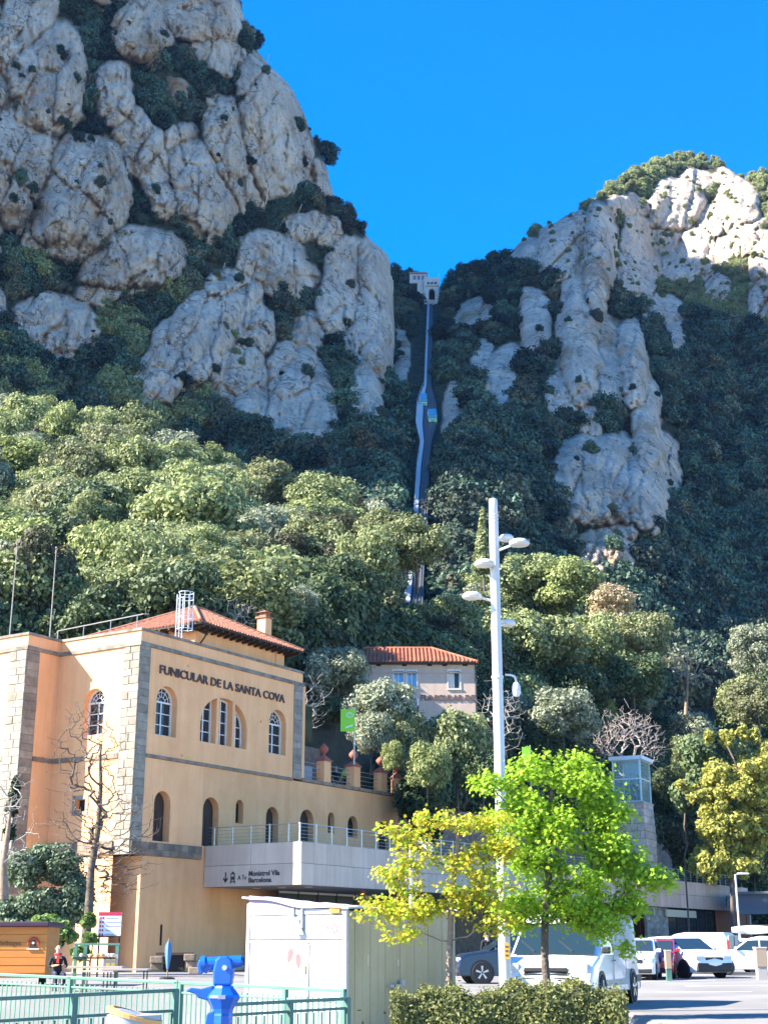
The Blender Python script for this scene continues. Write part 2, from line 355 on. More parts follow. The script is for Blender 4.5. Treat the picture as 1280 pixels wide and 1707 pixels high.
def bulges(PX, PY, lst, seed):
    lst = [(a, b, c * 1.19, d * 1.16, e, f * 1.15) for a, b, c, d, e, f in lst] if seed == 5 else [(a, b, c * 1.02, d * 1.02, e, f * 1.6) for a, b, c, d, e, f in lst]
    wx = PX + 14 * fbm(PX / 55, PY / 55, seed, 4) + 5 * fbm(PX / 14, PY / 14, seed + 9, 3)
    wy = PY + 14 * fbm(PX / 55, PY / 55, seed + 20, 4) + 5 * fbm(PX / 14, PY / 14, seed + 29, 3)
    D = np.zeros_like(PX); Q = np.zeros_like(PX); second = np.zeros_like(PX)
    for cx, cy, rx, ry, tilt, h in lst:
        t = math.radians(tilt); c, s_ = math.cos(t), math.sin(t); dx, dy = wx - cx, wy - cy
        a = dx * c + dy * s_; b = -dx * s_ + dy * c
        q = np.abs(a / rx) ** 2.4 + np.abs(b / ry) ** 2.4
        k = np.sqrt(np.clip(1 - q, 0, 1)); d = h * (0.25 + 0.75 * k) * (k > 0)
        d = h * k ** 0.8
        second = np.maximum(second, np.minimum(D, d)); D = np.maximum(D, d); Q = np.maximum(Q, np.clip((1.12 - q) * 4, 0, 1))
    D = D - 2.6 * np.exp(-(D - second) * 1.1) * (second > .6) * Q
    return D, Q
class Sheet:
    def __init__(s, ctrl, lst, seed, amp, xmax=None, ytop=None):
        s.t = TPS(ctrl); s.l = lst; s.seed = seed; s.amp = amp; s.xm = xmax; s.yt = ytop
    def eval(s, PX, PY):
        PX = np.asarray(PX, float); PY = np.asarray(PY, float); QX, QY = PX.copy(), PY.copy(); back = np.zeros_like(PX); drop = np.zeros_like(PX)
        if s.xm:
            xm = np.interp(PY, [a for a, b in s.xm], [b for a, b in s.xm]) + 7 * fbm(PY / 30, PY * 0, s.seed + 40, 4)
            e = PX - xm; out = e > 0
            back = np.where(out, e * 3.0 + 22, 22 * (1 - np.sqrt(np.clip(1 - np.clip(1 + e / 30, 0, 1) ** 2, 0, 1)))); QX = np.where(out, xm - 0.25 * e, QX); drop = drop + np.where(out, e * 2.2, 0)
        if s.yt:
            yt = np.interp(PX, [a for a, b in s.yt], [b for a, b in s.yt]) + 7 * fbm(PX / 30, PX * 0, s.seed + 50, 4)
            e = yt - PY; out = e > 0
            bk = np.where(out, e * 3.0 + 14, 14 * (1 - np.sqrt(np.clip(1 - np.clip(1 + e / 22, 0, 1) ** 2, 0, 1)))); QY = np.where(out, yt + 0.35 * e, QY); drop = drop + np.where(out, e * 2.2, 0); back = back + bk
        Y = s.t(QX, QY)
        if s.l: D, R = bulges(QX, QY, s.l, s.seed)
        else: D = np.zeros_like(Y); R = np.zeros_like(Y)
        n1 = fbm(QX / 70, QY / 90, s.seed + 3, 5, .55); n2 = 1 - np.abs(fbm(QX / 26, QY / 60, s.seed + 11, 5, .55)) * 2
        n3 = fbm(QX / 9, QY / 12, s.seed + 17, 3)
        fl = 1.0
        if s.l is BULGE_B:
            cx = np.interp(QY, [500, 560, 640, 700, 760, 860, 970, 1080], [717, 714, 709, 709, 708, 702, 692, 684]); fl = np.clip((np.abs(QX - cx) - 14) / 26, 0.04, 1); D = D * fl
        n1 = n1 * fl; n2 = n2 * fl; n3 = n3 * fl
        Y = Y - D - s.amp * n1 - ((0.25 * s.amp * n2 + facets(QX, QY, s.seed)) * R * fl if s.l else 0) - 0.16 * s.amp * n3 + back
        V = at_np(QX, QY, Y); V[..., 2] -= drop; return V, R
def sheet_mesh(name, sh, cols, rows, material, kind='structure'):
    PX, PY = np.meshgrid(cols, rows); V, R = sh.eval(PX, PY); h, w = PX.shape
    i = np.arange(h * w).reshape(h, w)
    F = np.stack([i[:-1, :-1].ravel(), i[1:, :-1].ravel(), i[1:, 1:].ravel(), i[:-1, 1:].ravel()], 1)
    o = np_mesh(name, V.reshape(-1, 3), F, material, smooth=True)
    a = o.data.attributes.new('rock', 'FLOAT', 'POINT'); a.data.foreach_set('value', R.ravel().astype(np.float32))
    o['kind'] = kind; return o

XMAX_A = [(-900, -420), (-600, -230), (-430, -120), (-300, 60), (-200, 190), (-120, 290), (-50, 372), (0, 398), (60, 418), (110, 452), (150, 492), (220, 522), (280, 545), (330, 560), (370, 596), (420, 640), (445, 655), (480, 659), (560, 657), (620, 650), (700, 643), (780, 650), (860, 664), (950, 680), (1100, 690)]
CTRL_A = [(-2200, 900, 180), (-2200, 300, 180), (-2200, -400, 184), (-2200, -850, 188), (-1500, 900, 190), (-1500, 0, 193), (-1500, -500, 198), (-1500, -850, 204), (-1000, -800, 235), (-400, -800, 340), (-1000, 900, 205), (-1000, 300, 215), (-1000, -400, 240), (-600, 900, 225), (-600, 200, 240), (-600, -400, 290), (-300, 800, 258), (-300, 300, 280), (-300, -400, 345), (0, 700, 290), (0, 400, 320), (0, 0, 350), (0, -400, 375),  # points far left: unseen massif, shaped to shade the gorge
  (300, 850, 290), (300, 700, 305), (300, 450, 345), (300, 200, 365), (300, 0, 385), (300, -300, 400), (400, 0, 400), (520, 220, 412), (560, 350, 415), (620, 420, 418), (655, 470, 418), (655, 600, 375), (645, 750, 300), (640, 860, 262), (660, 1000, 235), (300, 1000, 260), (500, 750, 300), (450, 600, 340), (500, 400, 390)]
SA = Sheet(CTRL_A, BULGE_A, 5, 5.5, xmax=XMAX_A)
YTOP_B = [(560, 470), (640, 462), (655, 455), (680, 476), (700, 492), (735, 500), (762, 474), (800, 448), (840, 432), (870, 398), (905, 378), (960, 350), (1000, 322), (1050, 292), (1100, 264), (1130, 256), (1200, 274), (1240, 296), (1280, 300), (1400, 340), (1600, 420), (1900, 600)]
def trackY(py):
    v = (853.5 - py) / FPX; t = math.tan(TH + math.atan(v)); return 91.9 / (0.67 - t)
CTRL_B = [(700, py, trackY(py) + 4) for py in (1100, 1030, 970, 900, 850, 800, 749, 690, 640, 600, 550)] + [(712, 505, 512), (690, 1250, 180), (640, 900, 250), (650, 760, 305), (650, 640, 385), (660, 500, 495), (560, 480, 540), (560, 900, 270),
  (760, 480, 505), (800, 455, 500), (840, 440, 485), (760, 600, 400), (760, 750, 305), (780, 900, 255), (800, 1100, 205), (880, 560, 420), (880, 700, 345), (900, 1000, 262), (930, 400, 480), (1000, 340, 490), (1000, 460, 460), (1000, 600, 400), (1060, 620, 400), (960, 720, 345),
  (1000, 860, 305), (1090, 860, 312), (1000, 980, 275), (1100, 1150, 250), (1130, 262, 560), (1250, 310, 530), (1200, 400, 500), (1290, 400, 480), (1290, 600, 430), (1200, 600, 440), (1200, 800, 385), (1200, 1000, 310), (1280, 1200, 250), (1400, 400, 470), (1400, 800, 370), (1500, 1200, 255), (1800, 600, 430), (1800, 1100, 330), (950, 1250, 190), (1100, 420, 520)]
SB = Sheet(CTRL_B, BULGE_B, 31, 5.0, ytop=YTOP_B)
CTRL_C = [(-500, 1120, 95), (-300, 1100, 95), (300, 1100, 96), (600, 1120, 112), (760, 1150, 122), (-400, 900, 135), (0, 900, 140), (300, 900, 145), (600, 940, 150), (700, 970, 155), (-400, 700, 200), (-100, 705, 205), (0, 705, 205), (200, 752, 198), (400, 830, 188), (600, 905, 172), (740, 975, 160), (800, 1030, 150), (-400, 1250, 84), (300, 1250, 86), (700, 1300, 104), (-400, 1560, 80), (300, 1560, 82), (900, 1560, 125), (700, 1450, 106), (600, 1350, 99), (400, 1450, 92), (850, 1200, 122)]
YTOP_C = [(-700, 700), (-100, 702), (0, 702), (100, 722), (200, 750), (300, 790), (400, 828), (500, 868), (600, 900), (640, 940), (660, 1088), (716, 1088), (760, 1060), (830, 1120), (900, 1200), (1000, 1230)]
SC = Sheet(CTRL_C, [], 61, 2.0, ytop=YTOP_C)
CTRL_D = [(620, 1330, 101), (700, 1200, 118), (800, 1350, 113), (1000, 1420, 131), (1280, 1500, 150), (1600, 1500, 140), (700, 1600, 106), (1000, 1600, 132), (1300, 1600, 150), (1600, 1600, 135), (760, 1060, 142), (900, 1100, 150), (1000, 1130, 158), (1100, 1220, 160), (1250, 1220, 165), (1400, 1200, 170), (1500, 1350, 150), (1120, 1330, 145), (900, 1250, 126)]
YTOP_D = [(560, 1180), (680, 1140), (740, 1060), (800, 1030), (900, 1050), (1000, 1110), (1060, 1180), (1120, 1260), (1180, 1260), (1230, 1180), (1300, 1140), (1600, 1130)]
SD = Sheet(CTRL_D, [], 71, 1.2, ytop=YTOP_D)
def lin(a, b, s): return np.arange(a, b + s * .5, s)
sheet_mesh('cliff_mountain', SA, np.r_[lin(-2200, -1040, 60), lin(-1000, -30, 24), lin(-20, 720, 2.6), lin(730, 800, 14)], np.r_[lin(-860, -440, 30), lin(-430, -10, 14), lin(0, 900, 2.6), lin(910, 1100, 20)], ROCK)
sheet_mesh('gorge_mountain', SB, np.r_[lin(540, 1290, 2.8), lin(1305, 1900, 18)], np.r_[lin(-60, 240, 20), lin(246, 1000, 2.8), lin(1010, 1260, 10)], ROCK)
SOIL = mat('hill_soil', (.055, .05, .03), .95, (.10, .085, .05), .6, bump=.3, bscale=3)
sheet_mesh('wooded_hill', SC, np.r_[lin(-700, -30, 30), lin(-20, 1000, 12)], np.r_[lin(560, 690, 20), lin(700, 1240, 12), lin(1250, 1700, 25)], SOIL)
sheet_mesh('wooded_slope', SD, lin(560, 1700, 14), lin(960, 1700, 14), SOIL)

def ground_z(x, y):
    s = lambda a, b, t: min(1, max(0, (t - a) / (b - a)))
    m1 = (1 - s(3.7, 4.6, x)) * (1 - s(27.5, 29, y)); m2 = (1 - s(1.2, 2.4, x)) * (1 - s(34, 37, y))
    return -0.55 * max(m1, m2)
def ground_material():
    m, nt, out = NT('pale_asphalt'); N = nt.nodes.new; Lk = nt.links.new
    p = N('ShaderNodeBsdfPrincipled'); p.inputs['Roughness'].default_value = .9; Lk(p.outputs[0], out.inputs[0]); tc = N('ShaderNodeTexCoord')
    a = N('ShaderNodeTexNoise'); a.inputs['Scale'].default_value = .35; a.inputs['Detail'].default_value = 8; Lk(tc.outputs['Object'], a.inputs[0])
    r = N('ShaderNodeValToRGB'); r.color_ramp.elements[0].position = .35; r.color_ramp.elements[0].color = (.17, .158, .145, 1); r.color_ramp.elements[1].position = .65; r.color_ramp.elements[1].color = (.235, .22, .20, 1)
    Lk(a.outputs[0], r.inputs[0]); b = N('ShaderNodeTexNoise'); b.inputs['Scale'].default_value = 60; b.inputs['Detail'].default_value = 3; Lk(tc.outputs['Object'], b.inputs[0])
    mx = N('ShaderNodeMix'); mx.data_type = 'RGBA'; mx.blend_type = 'OVERLAY'; mx.inputs[0].default_value = .5; Lk(r.outputs[0], mx.inputs[6]); Lk(b.outputs[0], mx.inputs[7]); Lk(mx.outputs[2], p.inputs['Base Color'])
    bp = N('ShaderNodeBump'); bp.inputs['Strength'].default_value = .3; bp.inputs['Distance'].default_value = .01; Lk(b.outputs[0], bp.inputs['Height']); Lk(bp.outputs[0], p.inputs['Normal']); return m
GROUNDM = ground_material()
gx = sorted(set([-590, -300, -200, -60, -30] + [round(v, 2) for v in np.arange(-16, 20, 1.0)] + [3.7, 4.6, 1.2, 2.4, 40, 90, 300, 590]))
gy = sorted(set([-140, -60, 5, 12, 18, 22, 25, 27.5, 29, 31, 34, 37, 40, 50, 60, 80, 120, 300, 700, 1100]))
GV = [(x, y, ground_z(x, y)) for y in gy for x in gx]; nx = len(gx)
GF = [(j * nx + i, j * nx + i + 1, (j + 1) * nx + i + 1, (j + 1) * nx + i) for j in range(len(gy) - 1) for i in range(nx - 1)]
np_mesh('ground', GV, GF, GROUNDM)['kind'] = 'structure'

hzm, hnt, hout = NT('haze_air'); pv = hnt.nodes.new('ShaderNodeVolumePrincipled'); pv.inputs['Color'].default_value = (.22, .46, 1, 1); pv.inputs['Density'].default_value = .00004; pv.inputs['Anisotropy'].default_value = .1
hnt.links.new(pv.outputs[0], hout.inputs['Volume'])
MB().box((0, 480, 320), (1200, 1260, 643)).build('haze', hzm, None)['kind'] = 'stuff'

# ------------------------------------------------------------------ vegetation builders
def leaf_cloud(puffs, n, size, seed, up=0.35, aspect=1.5, fill=0.35, droop=0):
    """quads scattered over the shells of many small puffs; puffs = [(centre, radius xyz)]"""
    g = np.random.default_rng(seed); C = np.array([p[0] for p in puffs], float); R = np.array([p[1] if hasattr(p[1], '__len__') else (p[1],) * 3 for p in puffs], float)
    wgt = (R[:, 0] * R[:, 1] + R[:, 0] * R[:, 2]); k = g.choice(len(puffs), n, p=wgt / wgt.sum())
    d = g.normal(size=(n, 3)); d /= np.linalg.norm(d, axis=1)[:, None]
    rr = np.where(g.random(n) < fill, g.random(n) ** .5, 0.8 + .42 * g.random(n) ** 1.5)[:, None]
    c = C[k] + d * R[k] * rr
    nrm = d + g.normal(size=(n, 3)) * .55 + np.array([0, 0, up]); nrm /= np.linalg.norm(nrm, axis=1)[:, None]
    t = np.cross(nrm, g.normal(size=(n, 3))); t /= np.linalg.norm(t, axis=1)[:, None]; b = np.cross(nrm, t)
    s = (size * (0.6 + .8 * g.random(n)))[:, None]
    t = t * s * .5 * aspect; b = b * s * .5
    V = np.stack([c - t, c - t * .1 + b + nrm * s * .12, c + t, c - t * .1 - b + nrm * s * .12], 1).reshape(-1, 3)
    return V, np.arange(n * 4).reshape(n, 4)
def shape_leaves(points, normals, size, seed, kind='maple'):
    g = np.random.default_rng(seed); n = len(points)
    if kind == 'maple':
        out = np.array([(0, -.5), (.12, -.25), (.5, -.3), (.3, 0), (.48, .25), (.16, .2), (0, .6), (-.16, .2), (-.48, .25), (-.3, 0), (-.5, -.3), (-.12, -.25)])
    else: out = np.array([(0, -.5), (.22, -.2), (.2, .15), (0, .5), (-.2, .15), (-.22, -.2)])
    m = len(out); nr = normals + g.normal(size=(n, 3)) * .5; nr /= np.linalg.norm(nr, axis=1)[:, None]
    t = np.cross(nr, g.normal(size=(n, 3))); t /= np.linalg.norm(t, axis=1)[:, None]; b = np.cross(nr, t); s = size * (.6 + .7 * g.random(n))
    V = points[:, None] + (t[:, None] * out[None, :, :1] + b[:, None] * out[None, :, 1:2]) * s[:, None, None] - nr[:, None] * (s[:, None, None] * .35 * (out[None, :, :1] ** 2))
    return V.reshape(-1, 3), np.arange(n * m).reshape(n, m)
def skeleton(trunk, targets, seed=0, r_tip=.012, r_pow=2.2, sag=.12, steps=3, jitter=.08):
    """grow limbs from a trunk polyline out to every target; returns [(p0,p1,r0,r1)]"""
    g = random.Random(seed); P = [Vector(p) for p in trunk]; par = [-1] + list(range(len(P) - 1)); nt = len(P)
    arr = np.array([tuple(p) for p in P])
    top = P[-1]; order = sorted(targets, key=lambda q: (Vector(q) - P[nt // 2]).length)
    for q in order:
        q = Vector(q); d = np.linalg.norm(arr - np.array(q), axis=1)
        low = np.maximum(0, arr[:, 2] - q.z) * 1.5; d = d + low; d[0] += 50
        i = int(np.argmin(d)); a = P[i]; L = (q - a).length; prev = i
        for k in range(1, steps + 1):
            f = k / steps; p = a.lerp(q, f) + Vector((g.uniform(-1, 1), g.uniform(-1, 1), g.uniform(-1, 1))) * L * jitter * (1 if k < steps else 0)
            p.z += -L * sag * math.sin(f * math.pi); P.append(p); par.append(prev); prev = len(P) - 1
        arr = np.array([tuple(p) for p in P])
    cnt = [0.0] * len(P)
    has = [False] * len(P)
    for i in par:
        if i >= 0: has[i] = True
    for i in range(len(P) - 1, -1, -1):
        if not has[i]: cnt[i] += r_tip ** r_pow
        if par[i] >= 0: cnt[par[i]] += cnt[i]
    R = [c ** (1 / r_pow) for c in cnt]
    return [(P[par[i]], P[i], min(R[par[i]], R[i] * 1.25), R[i]) for i in range(1, len(P))], P, R
def skel_mesh(name, segs, material, parent, big=.03):
    V = []; F = []
    for a, b, r0, r1 in segs:
        n = 8 if r0 > big * 2 else (5 if r0 > big * .5 else 3); d = (b - a)
        if d.length < 1e-5: continue
        d.normalize(); e = d.orthogonal().normalized(); f = d.cross(e); o = len(V)
        for p, r in ((a, r0), (b, r1)):
            for k in range(n):
                t = 2 * math.pi * k / n; V.append(tuple(p + e * (r * math.cos(t)) + f * (r * math.sin(t))))
        F += [(o + k, o + (k + 1) % n, o + n + (k + 1) % n, o + n + k) for k in range(n)]
    return np_mesh(name, V, F, material, parent, smooth=True)
def crown_puffs(seed, shape=(1, 1, .85), n=38, pr=(.22, .36), zc=0):
    g = np.random.default_rng(seed); out = []
    for i in range(n):
        d = g.normal(size=3); d /= np.linalg.norm(d)
        if d[2] < -.75: d[2] = -d[2] * .5
        r = .78 * g.random() ** .3; p = d * r * np.array(shape); p[2] += zc
        q = g.uniform(*pr); out.append((p, (q, q, q * g.uniform(.65, .9))))
    return out
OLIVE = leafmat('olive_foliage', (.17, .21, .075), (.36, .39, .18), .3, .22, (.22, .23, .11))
DGREEN = leafmat('dark_green_foliage', (.055, .085, .035), (.11, .145, .06), .22, .3, (.08, .07, .035))
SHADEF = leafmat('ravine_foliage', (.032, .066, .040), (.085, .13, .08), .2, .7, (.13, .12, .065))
YGREEN = leafmat('yellow_green_foliage', (.20, .25, .075), (.34, .37, .15), .3, .15)
SILVER = leafmat('silvery_foliage', (.19, .22, .13), (.36, .38, .26), .25, .15)
TANF = leafmat('tan_foliage', (.42, .32, .17), (.56, .45, .27), .25, .15)
LIME = leafmat('lime_foliage', (.27, .45, .03), (.42, .60, .05), .45, .1)
GOLD = leafmat('golden_foliage', (.50, .44, .03), (.68, .60, .06), .4, .1)
YELL = leafmat('yellow_tree_foliage', (.22, .24, .05), (.46, .43, .10), .35, .15)
HEDGE = leafmat('hedge_foliage', (.075, .10, .028), (.24, .235, .075), .3, .1)
SHRUBF = leafmat('glossy_shrub_foliage', (.06, .10, .05), (.22, .28, .17), .25, .1)
IVYF = leafmat('ivy_foliage', (.012, .03, .010), (.03, .055, .018), .2, .1)

# unit trees (crown radius 1, base at z=0), copied below
def unit_tree(seed, n=5200, size=.085, shape=(1, 1, .85), tall=1.9, puffn=64):
    zc = tall - .9 * shape[2]; pf = crown_puffs(seed, shape, puffn, (.13, .34), zc)
    V, F = leaf_cloud(pf, n, size, seed)
    segs, P, R = skeleton([(0, 0, -.6), (0.02, 0, 0), (.04, .02, zc * .35), (0, .04, zc * .6)], [p[0] for p in pf[:26]], seed, .012)
    return V, F, segs
UNIT = []
def make_unit_meshes():
    for k, (sd_, n, sz, shp, tl) in enumerate([(11, 11500, .055, (1, 1, .85), 1.45), (12, 10500, .058, (1.05, .9, .95), 1.6), (13, 12000, .052, (.95, 1.05, .75), 1.3), (14, 11000, .055, (.85, .9, 1.15), 2.0), (15, 11500, .06, (1.1, 1, .8), 1.4)]):
        V, F, segs = unit_tree(sd_, n, sz, shp, tl); c = np_mesh('crown', V, F, OLIVE); t = skel_mesh('trunk', segs, BARK, None)
        UNIT.append((c.data, t.data)); bpy.data.objects.remove(c); bpy.data.objects.remove(t)
make_unit_meshes()
def plant_tree(px, py, rpx, Y, fol, label, group=None, k=None, name='holm_oak', cat='tree', base=None, sq=1.0):
    """crown centre at pixel (px,py) and depth Y, crown radius rpx photo pixels"""
    p = at(px, py, Y); r = rpx / ppm(Y, p.z); k = random.randrange(5) if k is None else k
    cm, tm = UNIT[k]; zc = [1.45, 1.6, 1.3, 2.0, 1.4][k] - .9 * [.85, .95, .75, 1.15, .8][k]
    z0 = p.z - zc * r * sq
    t = thing(name, label, cat, (p.x, p.y, z0), random.uniform(0, 6.28), group); t.scale = (r, r, r * sq)
    for nm, me, m_ in (('crown', cm, fol), ('trunk', tm, BARK)):
        o = bpy.data.objects.new(nm, me); link(o); o.parent = t
        o.material_slots[0].link = 'OBJECT'; o.material_slots[0].material = m_
    return t
# bushes for the far woods (instanced on points)
BUSHES = []
for k in range(5):
    shp = [(1, 1, .8), (.9, 1, 1.0), (1.1, .9, .7), (.8, .8, 1.25), (1, 1, .9)][k]
    V, F = leaf_cloud(crown_puffs(100 + k, shp, 26, (.2, .42), .55), 3000, .105, 100 + k)
    me = np_mesh('bush_source', V, F, SHADEF); BUSHES.append(me.data); bpy.data.objects.remove(me)
def far_wood(name, label, pts, scl, material, seed):
    """one stuff object: bush meshes instanced on a cloud of points with geometry nodes"""
    g = np.random.default_rng(seed); n = len(pts); me = bpy.data.meshes.new(name); me.vertices.add(n); me.vertices.foreach_set('co', np.asarray(pts, np.float32).ravel())
    a = me.attributes.new('scl', 'FLOAT_VECTOR', 'POINT'); s3 = np.stack([scl, scl, scl * g.uniform(.8, 1.35, n)], 1).astype(np.float32); a.data.foreach_set('vector', s3.ravel())
    a = me.attributes.new('rot', 'FLOAT_VECTOR', 'POINT'); r3 = np.stack([g.normal(0, .12, n), g.normal(0, .12, n), g.uniform(0, 6.28, n)], 1).astype(np.float32); a.data.foreach_set('vector', r3.ravel())
    a = me.attributes.new('idx', 'INT', 'POINT'); a.data.foreach_set('value', g.integers(0, 5, n).astype(np.int32))
    o = bpy.data.objects.new(name, me); link(o)
    col = bpy.data.collections.new(name + '_sources')
    for k, b in enumerate(BUSHES):
        s = bpy.data.objects.new('bush_source', b.copy()); s.data.materials[0] = material; col.objects.link(s)
    ng = bpy.data.node_groups.new(name, 'GeometryNodeTree'); ng.interface.new_socket('Geometry', in_out='INPUT', socket_type='NodeSocketGeometry'); ng.interface.new_socket('Geometry', in_out='OUTPUT', socket_type='NodeSocketGeometry')
    N = ng.nodes.new; gi = N('NodeGroupInput'); go = N('NodeGroupOutput'); ip = N('GeometryNodeInstanceOnPoints'); ci = N('GeometryNodeCollectionInfo')
    ci.inputs['Collection'].default_value = col; ci.inputs['Separate Children'].default_value = True; ip.inputs['Pick Instance'].default_value = True
    mtp = N('GeometryNodeMeshToPoints')
    def attr(nm, ty):
        x = N('GeometryNodeInputNamedAttribute'); x.data_type = ty; x.inputs[0].default_value = nm; return x.outputs[0]
    ng.links.new(gi.outputs[0], mtp.inputs['Mesh']); ng.links.new(mtp.outputs[0], ip.inputs['Points']); ng.links.new(ci.outputs[0], ip.inputs['Instance'])
    ng.links.new(attr('idx', 'INT'), ip.inputs['Instance Index']); ng.links.new(attr('rot', 'FLOAT_VECTOR'), ip.inputs['Rotation']); ng.links.new(attr('scl', 'FLOAT_VECTOR'), ip.inputs['Scale'])
    ng.links.new(ip.outputs[0], go.inputs[0]); md = o.modifiers.new('scatter', 'NODES'); md.node_group = ng
    tag(o, label=label, cat='woodland', kind='stuff'); return o
def scatter_on(sh, box, n, thr, seed, size, keep=None, rockp=.03):
    g = np.random.default_rng(seed); X = g.uniform(box[0], box[1], n); Y = g.uniform(box[2], box[3], n)
    V, R = sh.eval(X, Y); m = (R < thr) | (g.random(n) < rockp)
    if sh.xm: m &= X < np.interp(Y, [a for a, b in sh.xm], [b for a, b in sh.xm]) + 12
    if sh.yt: m &= Y > np.interp(X, [a for a, b in sh.yt], [b for a, b in sh.yt]) - 6
    if keep is not None: m &= keep(X, Y)
    V = V[m]; s = g.uniform(size[0], size[1], m.sum()) * np.where(R[m] < thr, 1, g.uniform(.25, .6, m.sum())); V[:, 2] -= s * .25; return V, s

# ------------------------------------------------------------------ woods
def track_keep(X, Y):
    cx = np.interp(Y, [500, 560, 640, 700, 760, 860, 970, 1080], [717, 714, 709, 709, 708, 702, 692, 684])
    w = np.interp(Y, [500, 640, 700, 760, 860, 1080], [7, 9, 20, 14, 14, 22]); return np.abs(X - cx) > w + np.interp(Y, [500, 1080], [16, 38])
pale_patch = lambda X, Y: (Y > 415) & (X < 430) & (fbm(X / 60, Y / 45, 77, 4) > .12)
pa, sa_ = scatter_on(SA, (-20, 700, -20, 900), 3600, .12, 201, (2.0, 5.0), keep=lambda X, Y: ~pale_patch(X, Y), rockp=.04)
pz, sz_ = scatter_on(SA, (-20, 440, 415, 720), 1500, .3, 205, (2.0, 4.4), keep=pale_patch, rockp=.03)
far_wood('sunlit_colour_scrub', 'patches of trees coloured as if sunlit on the lower slope of the left cliff', pz, sz_, OLIVE, 305)  # sunlit look of these patches is put into the paler leaf colour
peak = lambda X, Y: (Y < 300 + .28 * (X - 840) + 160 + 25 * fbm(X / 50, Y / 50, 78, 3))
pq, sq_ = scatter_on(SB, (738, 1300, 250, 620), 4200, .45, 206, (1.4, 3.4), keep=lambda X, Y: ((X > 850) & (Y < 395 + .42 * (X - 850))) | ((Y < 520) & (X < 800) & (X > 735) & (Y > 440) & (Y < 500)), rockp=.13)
far_wood('summit_scrub', 'pale sunlit scrub on the summit and ledges of the right mountain', pq, sq_, OLIVE, 306)  # same scrub as the shaded woods; sunlight put into its paler foliage
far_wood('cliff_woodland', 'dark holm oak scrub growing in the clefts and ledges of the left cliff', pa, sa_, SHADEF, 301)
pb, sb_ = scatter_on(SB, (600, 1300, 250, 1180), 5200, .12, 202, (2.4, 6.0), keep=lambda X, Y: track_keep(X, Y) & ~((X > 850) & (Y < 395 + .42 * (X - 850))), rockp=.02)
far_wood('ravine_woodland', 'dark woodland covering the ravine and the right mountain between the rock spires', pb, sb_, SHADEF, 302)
pc, sc_ = scatter_on(SC, (-40, 860, 690, 1140), 2600, 2, 203, (1.6, 3.0))
sel = pc[:, 1] > 92
far_wood('hill_undergrowth', 'dense green undergrowth between the trees of the sunlit hill', pc[sel], sc_[sel], DGREEN, 303)
pd, sd_ = scatter_on(SD, (640, 1330, 1040, 1560), 2600, 2, 204, (1.4, 2.8))
sel = pd[:, 1] > 100
far_wood('slope_undergrowth', 'dense dark undergrowth on the slope behind the stone-clad building', pd[sel], sd_[sel], DGREEN, 304)
SCAT = []
def poisson_plant(sh, box, n, dmin, rr, mats, seed, meta, limit, ex=None):
    g = np.random.default_rng(seed); X = g.uniform(box[0], box[1], n); Y = g.uniform(box[2], box[3], n); V, _ = sh.eval(X, Y)
    if sh.yt: ok = Y > np.interp(X, [a for a, b in sh.yt], [b for a, b in sh.yt]) - 2
    else: ok = np.ones(n, bool)
    kept = []; c = 0
    for i in range(n):
        if not ok[i] or (ex and ex(X[i], Y[i], V[i])): continue
        p = V[i]
        if any((p[0] - q[0]) ** 2 + (p[1] - q[1]) ** 2 < dmin * dmin for q in kept): continue
        kept.append(p); r = g.uniform(*rr); k = int(g.integers(0, 5)); m = int(g.choice(len(mats), p=[w for _, w in mats])); c += 1
        t = thing('holm_oak', meta[m][0], 'tree', (p[0], p[1], p[2] - .3), g.uniform(0, 6.28), meta[m][1]); t.scale = (r * g.uniform(.82, 1.2), r * g.uniform(.82, 1.2), r * g.uniform(.85, 1.3)); t.rotation_euler = (g.normal(0, .09), g.normal(0, .09), t.rotation_euler[2])
        for nm, me, mm in (('crown', UNIT[k][0], mats[m][0]), ('trunk', UNIT[k][1], BARK)):
            o = bpy.data.objects.new(nm, me); link(o); o.parent = t; o.material_slots[0].link = 'OBJECT'; o.material_slots[0].material = mm
        SCAT.append((t, X[i], Y[i], m, meta is HL))
        if c >= limit: break
    return c
HM = [(OLIVE, .5), (DGREEN, .22), (YGREEN, .16), (SILVER, .12)]
HL = [('olive green holm oak among the trees covering the sunlit hill behind the left building', 'olive oaks on the sunlit hill'),
      ('dark green oak among the paler trees on the hill behind the left building', 'dark green oaks on the sunlit hill'),
      ('bright yellow-green tree on the sunlit hill behind the left building', 'yellow-green trees on the sunlit hill'),
      ('pale silvery grey-green tree on the sunlit hill behind the left building', 'silvery trees on the sunlit hill')]
nh = poisson_plant(SC, (-60, 770, 690, 1130), 6000, 4.7, (3.0, 4.9), HM, 401, HL, 250, ex=lambda x, y, v: v[1] < 93 or (x > 610 and y > 1020))
DL = [('olive green oak on the wooded slope behind the glass lift', 'olive oaks on the slope behind the lift'),
      ('dark green oak on the wooded slope behind the glass lift', 'dark green oaks on the slope behind the lift'),
      ('yellow-green tree on the wooded slope behind the glass lift', 'yellow-green trees behind the lift'),
      ('silvery green tree on the wooded slope behind the glass lift', 'silvery trees behind the lift')]
nd = poisson_plant(SD, (700, 1330, 1030, 1420), 3000, 6.0, (3.0, 4.4), [(OLIVE, .4), (DGREEN, .4), (YGREEN, .1), (SILVER, .1)], 402, DL, 45, ex=lambda x, y, v: v[1] < 112 or (1070 < x < 1215 and y < 1230))
print('hill trees', nh, 'slope trees', nd)
ORD = ['leftmost', 'second from left', 'third from left', 'fourth from left', 'fifth from left', 'sixth from left', 'seventh from left', 'eighth from left', 'ninth from left', 'tenth from left']
cells = {}
